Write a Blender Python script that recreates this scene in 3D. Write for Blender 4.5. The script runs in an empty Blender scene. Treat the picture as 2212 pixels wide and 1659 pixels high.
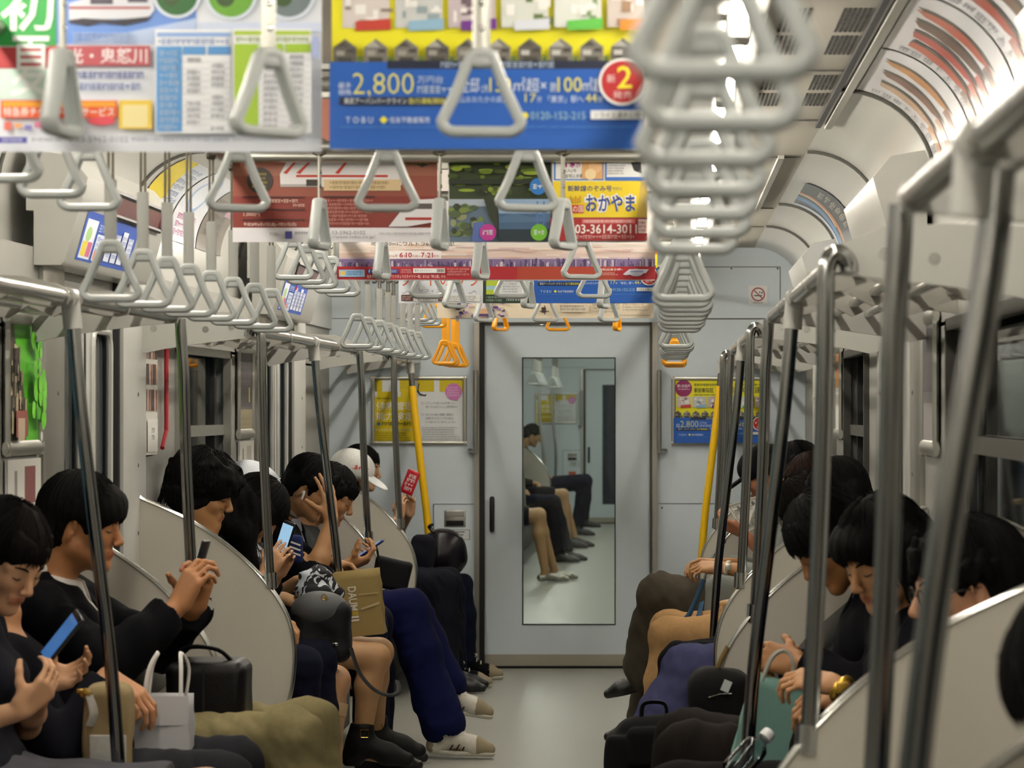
import bpy, bmesh, math, random
import numpy as np
from mathutils import Vector, Matrix, noise as mnoise

sc = bpy.context.scene
COL = sc.collection
# ------------------------------------------------------------------ camera, world, exposure
FPX = 6200.0                      # focal length in pixels of the 2212 px wide frame
CX, CZ = 0.54, 1.41               # camera stands right of the aisle centre, eye height of a seated rider
VX, VY = 1441.0, 879.0            # vanishing point of the car's length
cam = bpy.data.cameras.new('camera')
camo = bpy.data.objects.new('camera', cam)
COL.objects.link(camo)
camo.location = (CX, 0, CZ)
camo.rotation_euler = (math.pi / 2, 0, 0)
cam.sensor_width = 36
cam.sensor_fit = 'HORIZONTAL'
cam.lens = FPX / 2212 * 36
cam.shift_x = -(VX - 1106) / 2212
cam.shift_y = (VY - 829.5) / 2212
cam.clip_start = 0.05
cam.clip_end = 200
cam.dof.use_dof = True
cam.dof.focus_distance = 10.5
cam.dof.aperture_fstop = 8.5
sc.camera = camo
w = bpy.data.worlds.new('world')
sc.world = w
w.use_nodes = True
w.node_tree.nodes['Background'].inputs[0].default_value = (0.02, 0.025, 0.03, 1)
w.node_tree.nodes['Background'].inputs[1].default_value = 0.35
vs = sc.view_settings
vs.view_transform = 'Standard'
vs.look = 'None'
vs.exposure = 0.32
vs.gamma = 1
vs.use_curve_mapping = False
sc.cycles.max_bounces = 7
sc.cycles.diffuse_bounces = 4
sc.cycles.glossy_bounces = 4
sc.cycles.transparent_max_bounces = 12
sc.cycles.caustics_reflective = False
sc.cycles.caustics_refractive = False
sc.cycles.sample_clamp_indirect = 4.0
TUBE_POWER = 46.0                 # emission of the fluorescent tubes

def W(px, py, d):
    """world point seen at a pixel of the photograph at distance d along the car"""
    return Vector((CX + (px - VX) * d / FPX, d, CZ - (py - VY) * d / FPX))

# ------------------------------------------------------------------ materials
def lin(h):
    if not isinstance(h, str):
        return tuple(h)
    c = [int(h[i:i + 2], 16) / 255 for i in (0, 2, 4)]
    return tuple(x / 12.92 if x <= 0.04045 else ((x + 0.055) / 1.055) ** 2.4 for x in c)

MATS = {}
def mat(name, col, rough=0.5, metal=0.0, spec=0.5, var=0.08, vscale=14.0, bump=0.0, bscale=60.0, stretch=(1, 1, 1),
        emit=0.0, coat=0.0, sheen=0.0, sss=0.0):
    if name in MATS:
        return MATS[name]
    m = bpy.data.materials.new(name)
    m.use_nodes = True
    nt = m.node_tree
    b = nt.nodes['Principled BSDF']
    c = lin(col)
    b.inputs['Roughness'].default_value = rough
    b.inputs['Metallic'].default_value = metal
    b.inputs['Specular IOR Level'].default_value = spec
    if coat:
        b.inputs['Coat Weight'].default_value = coat
        b.inputs['Coat Roughness'].default_value = 0.12
    if sheen:
        b.inputs['Sheen Weight'].default_value = sheen
    if sss:
        b.inputs['Subsurface Weight'].default_value = sss
        b.inputs['Subsurface Radius'].default_value = (0.01, 0.004, 0.002)
        b.inputs['Subsurface Scale'].default_value = 0.5
    if emit:
        b.inputs['Emission Color'].default_value = (*c, 1)
        b.inputs['Emission Strength'].default_value = emit
    tc = nt.nodes.new('ShaderNodeTexCoord')
    mp = nt.nodes.new('ShaderNodeMapping')
    mp.inputs['Scale'].default_value = stretch
    nt.links.new(tc.outputs['Object'], mp.inputs[0])
    if var:
        n = nt.nodes.new('ShaderNodeTexNoise')
        n.inputs['Scale'].default_value = vscale
        n.inputs['Detail'].default_value = 5
        nt.links.new(mp.outputs[0], n.inputs['Vector'])
        mx = nt.nodes.new('ShaderNodeMix')
        mx.data_type = 'RGBA'
        mx.inputs['A'].default_value = (*[x * (1 - var) for x in c], 1)
        mx.inputs['B'].default_value = (*[min(1, x * (1 + var)) for x in c], 1)
        nt.links.new(n.outputs['Fac'], mx.inputs['Factor'])
        nt.links.new(mx.outputs['Result'], b.inputs['Base Color'])
    else:
        b.inputs['Base Color'].default_value = (*c, 1)
    if bump:
        n2 = nt.nodes.new('ShaderNodeTexNoise')
        n2.inputs['Scale'].default_value = bscale
        n2.inputs['Detail'].default_value = 4
        nt.links.new(mp.outputs[0], n2.inputs['Vector'])
        bp = nt.nodes.new('ShaderNodeBump')
        bp.inputs['Strength'].default_value = bump
        bp.inputs['Distance'].default_value = 0.004
        nt.links.new(n2.outputs['Fac'], bp.inputs['Height'])
        nt.links.new(bp.outputs[0], b.inputs['Normal'])
    MATS[name] = m
    return m

def ink(col, rough=0.45):
    """printing ink of one colour"""
    return mat('ink_' + str(col), col, rough, var=0.0)

def glass_mat(name='pane_glass', tint=(0.86, 0.93, 0.93), refl=0.10):
    if name in MATS:
        return MATS[name]
    m = bpy.data.materials.new(name)
    m.use_nodes = True
    nt = m.node_tree
    nt.nodes.clear()
    o = nt.nodes.new('ShaderNodeOutputMaterial')
    t = nt.nodes.new('ShaderNodeBsdfTransparent')
    t.inputs[0].default_value = (*tint, 1)
    g = nt.nodes.new('ShaderNodeBsdfGlossy')
    g.inputs['Roughness'].default_value = 0.03
    g.inputs[0].default_value = (1, 1, 1, 1)
    fr = nt.nodes.new('ShaderNodeFresnel')
    fr.inputs[0].default_value = 1.45
    x = nt.nodes.new('ShaderNodeMixShader')
    nt.links.new(fr.outputs[0], x.inputs[0])
    nt.links.new(t.outputs[0], x.inputs[1])
    nt.links.new(g.outputs[0], x.inputs[2])
    nt.links.new(x.outputs[0], o.inputs[0])
    MATS[name] = m
    return m

# ------------------------------------------------------------------ mesh builder
class MB:
    def __init__(self):
        self.v, self.f, self.m = [], [], []
        self.mats = []

    def mi(self, m):
        if m not in self.mats:
            self.mats.append(m)
        return self.mats.index(m)

    def add(self, verts, faces, m):
        o = len(self.v)
        k = self.mi(m)
        self.v.extend(Vector(p) for p in verts)
        for f in faces:
            self.f.append([i + o for i in f])
            self.m.append(k)

    def box(self, c, s, m, R=None, bev=0.0):
        hx, hy, hz = s[0] / 2, s[1] / 2, s[2] / 2
        if bev:
            bm = bmesh.new()
            bmesh.ops.create_cube(bm, size=1)
            for q in bm.verts:
                q.co = Vector((q.co.x * s[0], q.co.y * s[1], q.co.z * s[2]))
            bmesh.ops.bevel(bm, geom=list(bm.edges), offset=min(bev, min(s) * .49), segments=3, affect='EDGES', profile=0.5)
            bm.verts.index_update()
            P = [q.co.copy() for q in bm.verts]
            F = [[q.index for q in f.verts] for f in bm.faces]
            bm.free()
        else:
            P = [Vector((x * hx, y * hy, z * hz)) for x in (-1, 1) for y in (-1, 1) for z in (-1, 1)]
            F = [(0, 1, 3, 2), (4, 6, 7, 5), (0, 4, 5, 1), (2, 3, 7, 6), (0, 2, 6, 4), (1, 5, 7, 3)]
        if R is not None:
            P = [R @ p for p in P]
        c = Vector(c)
        self.add([p + c for p in P], F, m)

    def tube(self, pts, r, m, n=12, closed=False, caps=True, sect=None, up=None):
        """sweep a circle (or the 2D section sect, a function of angle giving (a,b)) along pts; r is a number or one per point"""
        pts = [Vector(p) for p in pts]
        N = len(pts)
        rs = r if isinstance(r, (list, tuple)) else [r] * N
        V = []
        prev = None
        for i in range(N):
            if closed:
                t = (pts[(i + 1) % N] - pts[i - 1])
            else:
                t = pts[min(i + 1, N - 1)] - pts[max(i - 1, 0)]
            t.normalize()
            if up is not None:
                a = Vector(up) - t * t.dot(Vector(up))
                a.normalize()
            elif prev is None:
                a = t.orthogonal().normalized()
            else:
                a = (prev - t * t.dot(prev)).normalized()
            prev = a
            b = t.cross(a)
            for k in range(n):
                th = 2 * math.pi * k / n
                if sect:
                    u, q = sect(th)
                    V.append(pts[i] + a * u + b * q)
                else:
                    V.append(pts[i] + (a * math.cos(th) + b * math.sin(th)) * rs[i])
        F = []
        for i in range(N if closed else N - 1):
            j = (i + 1) % N
            for k in range(n):
                l = (k + 1) % n
                F.append((i * n + k, i * n + l, j * n + l, j * n + k))
        if not closed and caps:
            F.append(tuple(range(n))[::-1])
            F.append(tuple(range((N - 1) * n, N * n)))
        self.add(V, F, m)

    def prism(self, poly, ax, lo, hi, m):
        """extrude a polygon of 2D points along axis ax ('x','y','z') between lo and hi"""
        def P(a, b, t):
            return {'x': (t, a, b), 'y': (a, t, b), 'z': (a, b, t)}[ax]
        n = len(poly)
        V = [P(a, b, lo) for a, b in poly] + [P(a, b, hi) for a, b in poly]
        F = [tuple(range(n))[::-1], tuple(range(n, 2 * n))]
        F += [(i, (i + 1) % n, n + (i + 1) % n, n + i) for i in range(n)]
        self.add(V, F, m)

    def lathe(self, prof, c, m, n=24, axis=None):
        """revolve (r,h) pairs about axis through c"""
        ax = Vector(axis or (0, 0, 1)).normalized()
        a = ax.orthogonal().normalized()
        b = ax.cross(a)
        c = Vector(c)
        V, F = [], []
        for r, h in prof:
            for k in range(n):
                th = 2 * math.pi * k / n
                V.append(c + ax * h + (a * math.cos(th) + b * math.sin(th)) * r)
        for i in range(len(prof) - 1):
            for k in range(n):
                l = (k + 1) % n
                F.append((i * n + k, i * n + l, (i + 1) * n + l, (i + 1) * n + k))
        F.append(tuple(range(n))[::-1])
        F.append(tuple(range((len(prof) - 1) * n, len(prof) * n)))
        self.add(V, F, m)

    def grid(self, fn, nu, nv, m):
        V = [fn(i / nu, j / nv) for j in range(nv + 1) for i in range(nu + 1)]
        F = [(j * (nu + 1) + i, j * (nu + 1) + i + 1, (j + 1) * (nu + 1) + i + 1, (j + 1) * (nu + 1) + i)
             for j in range(nv) for i in range(nu)]
        self.add(V, F, m)

    def build(self, name, parent=None, origin=None, smooth=True, ang=38, fixn=True):
        V = self.v
        if parent is not None:
            origin = parent.matrix_world.translation if False else WORLD_ORIGIN[parent.name]
        elif origin is None:
            lo = Vector((min(p.x for p in V), min(p.y for p in V), min(p.z for p in V)))
            hi = Vector((max(p.x for p in V), max(p.y for p in V), max(p.z for p in V)))
            origin = Vector(((lo.x + hi.x) / 2, (lo.y + hi.y) / 2, lo.z))
        origin = Vector(origin)
        me = bpy.data.meshes.new(name)
        me.from_pydata([p - origin for p in V], [], self.f)
        for m in self.mats:
            me.materials.append(m)
        me.polygons.foreach_set('material_index', self.m)
        if fixn:
            bm = bmesh.new()
            bm.from_mesh(me)
            bmesh.ops.recalc_face_normals(bm, faces=bm.faces)
            bm.to_mesh(me)
            bm.free()
        if smooth:
            me.polygons.foreach_set('use_smooth', [True] * len(me.polygons))
            me.set_sharp_from_angle(angle=math.radians(ang))
        o = bpy.data.objects.new(name, me)
        COL.objects.link(o)
        if parent is not None:
            o.parent = parent
        else:
            o.location = origin
        WORLD_ORIGIN[o.name] = origin
        return o

WORLD_ORIGIN = {}

def empty(name, loc):
    o = bpy.data.objects.new(name, None)
    COL.objects.link(o)
    o.location = loc
    o.empty_display_size = 0.1
    WORLD_ORIGIN[o.name] = Vector(loc)
    return o

def tag(o, label, cat, group=None, kind=None):
    if label:
        o['label'] = label
    if cat:
        o['category'] = cat
    if group:
        o['group'] = group
    if kind:
        o['kind'] = kind
    return o

def struct(o, label=None):
    o['kind'] = 'structure'
    if label:
        o['label'] = label
    return o

def copy_tree(src, loc, rotz=0.0):
    """a copy of a thing with copies of its parts and their sub-parts"""
    def rec(o, par):
        c = o.copy()
        COL.objects.link(c)
        c.parent = par
        for ch in KIDS.get(o.name, ()):
            rec(ch, c)
        return c
    r = rec(src, None)
    r.location = loc
    r.rotation_euler = (0, 0, rotz)
    return r

KIDS = {}
def kid(parent, o):
    KIDS.setdefault(parent.name, []).append(o)
    return o

def smoothpath(pts, n=6, closed=False):
    """Catmull-Rom through the points"""
    P = [Vector(p) for p in pts]
    N = len(P)
    out = []
    for i in range(N if closed else N - 1):
        g = lambda j: P[j % N] if closed else P[max(0, min(N - 1, j))]
        a, b, c, d = g(i - 1), g(i), g(i + 1), g(i + 2)
        for k in range(n):
            t = k / n
            out.append(0.5 * ((2 * b) + (c - a) * t + (2 * a - 5 * b + 4 * c - d) * t * t + (3 * b - a - 3 * c + d) * t ** 3))
    if not closed:
        out.append(P[-1])
    return out
# ------------------------------------------------------------------ palette
M_WHITE = mat('end_panel_paint', 'D3DFE6', 0.45, var=0.03)
M_WALL = mat('wall_paint', '8F8E88', 0.5, var=0.04)
M_CEIL = mat('ceiling_paint', '989489', 0.55, var=0.03)
M_CORN = mat('cornice_paint', 'B4B4AE', 0.3, var=0.03, coat=0.3)
M_FLOOR = mat('floor_vinyl', '9C9C94', 0.33, var=0.06, vscale=55, bump=0.04, bscale=300)
M_STEEL = mat('brushed_steel', 'B9B9B4', 0.22, 1.0, var=0.05, vscale=6, stretch=(60, 60, 1))
M_POLE = mat('pole_steel', '90908E', 0.13, 1.0, var=0.03)
M_FRAME = mat('window_frame_dark', '4A4944', .5, .5)
M_CHROME = mat('polished_steel', 'C9C9C6', 0.09, 1.0, var=0.0)
M_ALU = mat('satin_aluminium', 'B4B4AC', 0.38, 1.0, var=0.04)
M_JAMB = mat('door_jamb_metal', 'A9A8A0', 0.35, 0.85, var=0.05, stretch=(30, 30, 1))
M_COLUMN = mat('column_paint', 'BDBDB8', .4, .2, var=.04)
M_BLACK = mat('black_rubber', '0B0B0C', 0.55, var=0.2)
M_DARK = mat('dark_slot', '050505', 0.9, var=0.0)
M_PART = mat('partition_board', 'B5B0A4', 0.5, var=0.04, vscale=220, bump=0.05, bscale=500)
M_KICK = mat('kick_plate', 'A39E90', 0.4, var=0.06)
M_SEAT = mat('seat_moquette', '23304A', 0.95, var=0.35, vscale=160, bump=0.2, bscale=400)
M_GREYPAD = mat('grey_pad', '4A4944', 0.8, var=0.1)
M_BEIGE = mat('beige_plastic', 'BDB49C', 0.5, var=0.04)
M_GLASS = glass_mat()
M_TUBE = mat('lamp_glow', 'FFF6E8', 0.5, var=0.0, emit=TUBE_POWER)

HW = 1.25            # half width under the curve of the ceiling
XW = {-1: 1.20, 1: 1.255}   # inner faces of the two side walls
ZC = 2.27            # ceiling height
YE = 15.5            # inner face of the end wall
Y0 = -3.0
NEXT0, NEXT1 = 16.2, 34.7      # the next car
SECTIONS = [(-3.0, 3.4), (4.6, 8.2), (9.12, 12.35), (13.3, 15.5)]
DOORS = [(3.4, 4.6), (8.2, 9.12), (12.35, 13.3)]

def cornice(t):
    """point (x,z) on the curve between side wall and ceiling, t 0 at the wall, 1 at the ceiling"""
    a = t * math.pi / 2
    r = 0.26
    return (HW + 0.02 - r + r * math.cos(a), ZC - r + r * math.sin(a))

# ------------------------------------------------------------------ shell
def car_shell(y0, y1, suffix=''):
    m = MB()
    m.box((0, (y0 + y1) / 2, -0.03), (2.7, y1 - y0, 0.06), M_FLOOR)
    struct(m.build('floor' + suffix))
    m = MB()
    m.box((0, (y0 + y1) / 2, ZC + 0.02), (2.04, y1 - y0, 0.04), M_CEIL)
    # panel joints and the long black slots beside the vents
    struct(m.build('ceiling' + suffix))
    for s, nm in ((-1, 'left'), (1, 'right')):
        m = MB()
        prof = [cornice(i / 14) for i in range(15)]
        outer = [(x + 0.05, z + 0.05) for x, z in prof]
        poly = [(HW + 0.02, 1.83)] + prof + outer[::-1] + [(HW + 0.09, 1.83)]
        m.prism([(s * a, b) for a, b in poly], 'y', y0, y1, M_CORN)
        struct(m.build('trim_cornice_' + nm + suffix))
    return

car_shell(Y0, YE)
car_shell(NEXT0, NEXT1, '_next_car')

def side_wall(s, secs, doors, nm, windows):
    m = MB()
    X = XW[s]
    for k, (a, b) in enumerate(secs):
        x0 = 1.285 if k == 3 else X
        x1 = 1.36
        xc, xw = s * (x0 + x1) / 2, x1 - x0
        if k == 3:
            m.box((s * (X + 1.36) / 2, a + .2, 0.925), (1.36 - X, .4, 1.85), M_JAMB)
            a += .4
        m.box((xc, (a + b) / 2, 0.45), (xw, b - a, 0.9), M_WALL)
        m.box((xc, (a + b) / 2, 1.735), (xw, b - a, 0.23), M_WALL)
        wa, wb = windows[k] if windows[k] else (b, b)
        m.box((xc, (a + wa) / 2, 1.26), (xw, wa - a, 0.74), M_WALL)
        if wb < b:
            m.box((xc, (wb + b) / 2, 1.26), (xw, b - wb, 0.74), M_WALL)
    for (a, b) in doors:
        m.box((s * (X + 1.36) / 2, (a + b) / 2, 1.935), (1.36 - X, b - a, 0.21), M_CORN)
    struct(m.build('wall_' + nm))
    for k, (a, b) in enumerate(doors):                  # steel columns on both sides of each doorway
        for q, (y0, y1) in enumerate(((a - .25, a), (b, b + .36))):
            m = MB()
            pts = [(0, y0), (0.012, y0), (0.022, y0 + .02), (0.022, y1 - .02), (0.012, y1), (0, y1)]
            m.prism([(s * (X - p[0] - .0005), p[1]) for p in pts], 'z', 0.0, 1.83, M_JAMB if q == 0 else M_COLUMN)
            for z in (.35, 1.0, 1.22, 1.45, 1.7):
                m.lathe([(.0005, .003), (.006, .002), (.008, 0)], (s * (X - .022), (y0 + y1) / 2 + .02, z), M_GREYPAD, n=10, axis=(-s, 0, 0))
            struct(m.build('trim_column_%s_%d' % (nm, 2 * k + q + 1)))
    n = 0
    for w in windows:
        if not w:
            continue
        n += 1
        a, b = w
        m = MB()
        f = 0.03
        for (yc, zc, dy, dz) in ((a + f / 2, 1.26, f, 0.74), (b - f / 2, 1.26, f, 0.74), ((a + b) / 2, 0.905, b - a, f), ((a + b) / 2, 1.615, b - a, f)):
            m.box((s * (X - 0.004), yc, zc), (0.03, dy, dz), M_ALU if s < 0 else M_FRAME)
        m.box((s * (X + 0.02), (a + b) / 2, 1.32), (0.03, b - a, 0.04), M_ALU if s < 0 else M_FRAME)
        m.box((s * (X + 0.04), b - .1, 1.26), (0.02, .05, .72), M_BLACK)
        fr = struct(m.build('window_%s_%d' % (nm, n)))
        m = MB()
        m.box((s * (X + 0.05), (a + b) / 2, 1.26), (0.008, b - a - .02, 0.72), M_GLASS)
        m.build('glass_pane', fr)
    for k, (a, b) in enumerate(doors):
        m = MB()
        mid = (a + b) / 2
        x = X + 0.035
        for (ya, yb) in ((a, mid - 0.006), (mid + 0.006, b)):
            w0, w1 = ya + 0.09, yb - 0.09
            m.box((s * x, (ya + w0) / 2, 0.92), (0.035, w0 - ya, 1.82), M_COLUMN)
            m.box((s * x, (w1 + yb) / 2, 0.92), (0.035, yb - w1, 1.82), M_COLUMN)
            m.box((s * x, (w0 + w1) / 2, 0.38), (0.035, w1 - w0, 0.74), M_COLUMN)
            m.box((s * x, (w0 + w1) / 2, 1.735), (0.035, w1 - w0, 0.19), M_COLUMN)
            ring = []
            for (cy, cz, a0) in ((w1 - .05, 1.59, 0), (w0 + .05, 1.59, 90), (w0 + .05, .8, 180), (w1 - .05, .8, 270)):
                for q in range(5):
                    t = math.radians(a0 + q * 22.5)
                    ring.append((s * (x - 0.02), cy + .055 * math.cos(t), cz + .055 * math.sin(t)))
            m.tube(ring, 0.012, M_CORN, n=8, closed=True)
            m.tube([(p[0] + s * .012, p[1], p[2]) for p in ring], 0.011, M_BLACK, n=6, closed=True)
        m.box((s * x, mid, 0.92), (0.04, 0.02, 1.82), M_BLACK)
        m.box((s * (x - .012), b - 0.012, 0.92), (0.05, 0.022, 1.82), M_BLACK)
        d = struct(m.build('door_%s_%d' % (nm, k + 1)))
        for (ya, yb) in ((a, mid), (mid, b)):
            g = MB()
            g.box((s * x, (ya + yb) / 2, 1.195), (0.01, yb - ya - .16, 0.9), M_GLASS)
            g.build('glass_pane', d)

WIN = [(0.0, 2.4), (5.55, 7.2), (10.15, 11.35), None]
side_wall(-1, SECTIONS, DOORS, 'left', WIN)
side_wall(1, SECTIONS, DOORS, 'right', WIN)
# the next car's plain side walls and the bellows between the cars
for s, nm in ((-1, 'left'), (1, 'right')):
    m = MB()
    m.box((s * (HW + .05), (NEXT0 + NEXT1) / 2, 0.92), (0.1, NEXT1 - NEXT0, 1.84), M_WALL)
    struct(m.build('wall_%s_next_car' % nm))
    m = MB()
    for i in range(7):
        y = YE + 0.07 + i * 0.1
        m.box((s * 0.62, y, 1.05), (0.06, 0.06, 2.1), M_BLACK, bev=.02)
    struct(m.build('wall_%s_gangway' % nm))
m = MB()
m.box((0, (YE + NEXT0) / 2, -0.03), (1.3, NEXT0 - YE, 0.06), M_KICK)
struct(m.build('floor_gangway'))
m = MB()
m.box((0, (YE + NEXT0) / 2 + .05, 2.12), (1.3, NEXT0 - YE - .12, 0.04), M_BLACK)
struct(m.build('ceiling_gangway'))
m = MB()
m.box((0, Y0 - .03, 1.15), (2.7, 0.06, 2.3), M_WALL)
struct(m.build('wall_back'))
# ceiling of the doorways' transverse joints
TN = [1]
def trim(m):
    TN[0] += 1
    struct(m.build('trim_ceiling_%d' % TN[0]))
for y in (4.785, 7.325, 8.595, 9.865, 12.405, 13.675):
    m = MB()
    m.box((0, y, ZC - .001), (2.0, 0.012, 0.006), M_GREYPAD)
    trim(m)
for s in (-1, 1):
    for (a, b) in ((4.8, 8.75), (-2, 3.6)):
        m = MB()
        m.box((s * 1.0, (a + b) / 2, ZC - .004), (0.016, b - a, 0.012), M_DARK)
        m.box((s * 1.03, (a + b) / 2, ZC - .006), (0.02, b - a, 0.016), M_ALU)
        trim(m)
    m = MB()
    m.box((s * 0.93, 11.1, ZC - .006), (0.02, 2.6, 0.014), M_ALU)
    trim(m)
for s in (-1, 1):
    for y in (4.95, 7.75, 9.62, 12.1, 13.6):
        m = MB()
        m.tube([(s * (cornice(i / 14)[0] - .004 * math.cos(i / 14 * 1.57)), y, cornice(i / 14)[1] - .004 * math.sin(i / 14 * 1.57)) for i in range(1, 15)], .007, M_GREYPAD, n=6)
        trim(m)

# ------------------------------------------------------------------ lamps
def lamp(x, y, first=[None]):
    if first[0] is None:
        o = empty('fluorescent_lamp', (x, y, ZC - 0.085))
        h = MB()
        h.box((x, y, ZC - 0.02), (0.13, 1.2, 0.035), M_CORN, bev=.01)
        for e in (-1, 1):
            h.box((x, y + e * 0.585, ZC - 0.055), (0.05, 0.03, 0.07), M_CORN, bev=.006)
        kid(o, h.build('lamp_housing', o))
        t = MB()
        t.tube([(x, y - 0.575, ZC - 0.062), (x, y + 0.575, ZC - 0.062)], 0.0165, M_TUBE, n=12)
        kid(o, t.build('glass_tube', o))
        first[0] = o
    else:
        o = copy_tree(first[0], (x, y, ZC - 0.085))
    return o
ys = [-2.2 + 1.27 * i for i in range(14)]
ysn = [17.2 + 1.75 * i for i in range(10)]
for s, nm in ((-1, 'left'), (1, 'right')):
    for i, y in enumerate(ys):
        o = lamp(s * 0.69, y)
        tag(o, 'fluorescent tube lamp in the %s row along the ceiling of the near car' % nm, 'ceiling light', 'ceiling lamps of the near car, %s row' % nm)
    for y in ysn:
        o = lamp(s * 0.69, y)
        tag(o, 'fluorescent tube lamp in the %s row along the ceiling of the next car' % nm, 'ceiling light', 'ceiling lamps of the next car, %s row' % nm)

# ------------------------------------------------------------------ end wall with its gangway door
def end_wall(Y, first):
    sfx = '' if first else '_next_car'
    m = MB()
    # wall with doorway X -.465..+.455, Z 0..1.865
    xa, xb, zt = -0.465, 0.455, 1.865
    m.box(((xa - 1.3) / 2, Y + .04, 1.15), (xa + 1.3, 0.08, 2.3), M_WHITE)
    m.box(((xb + 1.3) / 2, Y + .04, 1.15), (1.3 - xb, 0.08, 2.3), M_WHITE)
    m.box(((xa + xb) / 2, Y + .04, (zt + 2.3) / 2), (xb - xa, 0.08, 2.3 - zt), M_WHITE)
    struct(m.build('wall_end' + sfx))
    # door frame: black seal left, steel strip right and top
    m = MB()
    m.box((xa + 0.005, Y - .006, zt / 2), (0.03, 0.03, zt), M_BLACK)
    m.box((xa - 0.022, Y - .008, zt / 2), (0.028, 0.03, zt), M_JAMB)
    m.box((xb - 0.003, Y - .004, zt / 2), (0.012, 0.03, zt), M_GREYPAD)
    m.box((xb + 0.02, Y - .008, zt / 2), (0.03, 0.03, zt), M_JAMB)
    m.box(((xa + xb) / 2, Y - .004, zt - .004), (xb - xa, 0.03, 0.012), M_GREYPAD)
    m.box(((xa + xb) / 2, Y - .002, 0.005), (xb - xa, 0.05, 0.012), M_DARK)
    struct(m.build('trim_door_frame' + sfx))
    # door leaf round a window X -.235...255, Z .237..1.672
    wx0, wx1, wz0, wz1 = -0.237, 0.256, 0.237, 1.672
    m = MB()
    yd = Y + .03
    X0, X1 = xa + .02, xb - .008
    for (a, b, c, d) in ((X0, wx0, .012, zt - .01), (wx1, X1, .012, zt - .01), (wx0, wx1, .012, wz0), (wx0, wx1, wz1, zt - .01)):
        m.box(((a + b) / 2, yd, (c + d) / 2), (b - a, 0.035, d - c), M_WHITE)
    m.box(((X0 + X1) / 2, yd - .019, 0.042), (X1 - X0, 0.004, 0.062), M_KICK)
    d = struct(m.build('door_end' + sfx))
    m = MB()
    g = .006
    for (a, b, c, e) in ((wx0 - g, wx0, wz0 - g, wz1 + g), (wx1, wx1 + g, wz0 - g, wz1 + g), (wx0, wx1, wz0 - g, wz0), (wx0, wx1, wz1, wz1 + g)):
        m.box(((a + b) / 2, yd - .017, (c + e) / 2), (b - a, 0.006, e - c), M_BLACK)
    m.build('window_seal', d)
    m = MB()
    m.box(((wx0 + wx1) / 2, yd, (wz0 + wz1) / 2), (wx1 - wx0, 0.008, wz1 - wz0), M_GLASS)
    m.build('glass_pane', d)
    m = MB()
    m.box((-0.405, yd - .03, 0.83), (0.026, 0.03, 0.195), M_BLACK, bev=.012)
    m.build('handle', d)
    return d
end_wall(YE, True)
end_wall(NEXT1, False)
# the doorway on the next car's near side is an open frame
m = MB()
for s in (-1, 1):
    m.box((s * 0.97, NEXT0 - .03, 1.15), (0.72, 0.06, 2.3), M_WHITE)
m.box((0, NEXT0 - .03, 2.12), (1.3, 0.06, 0.36), M_WHITE)
struct(m.build('wall_near_next_car'))

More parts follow.
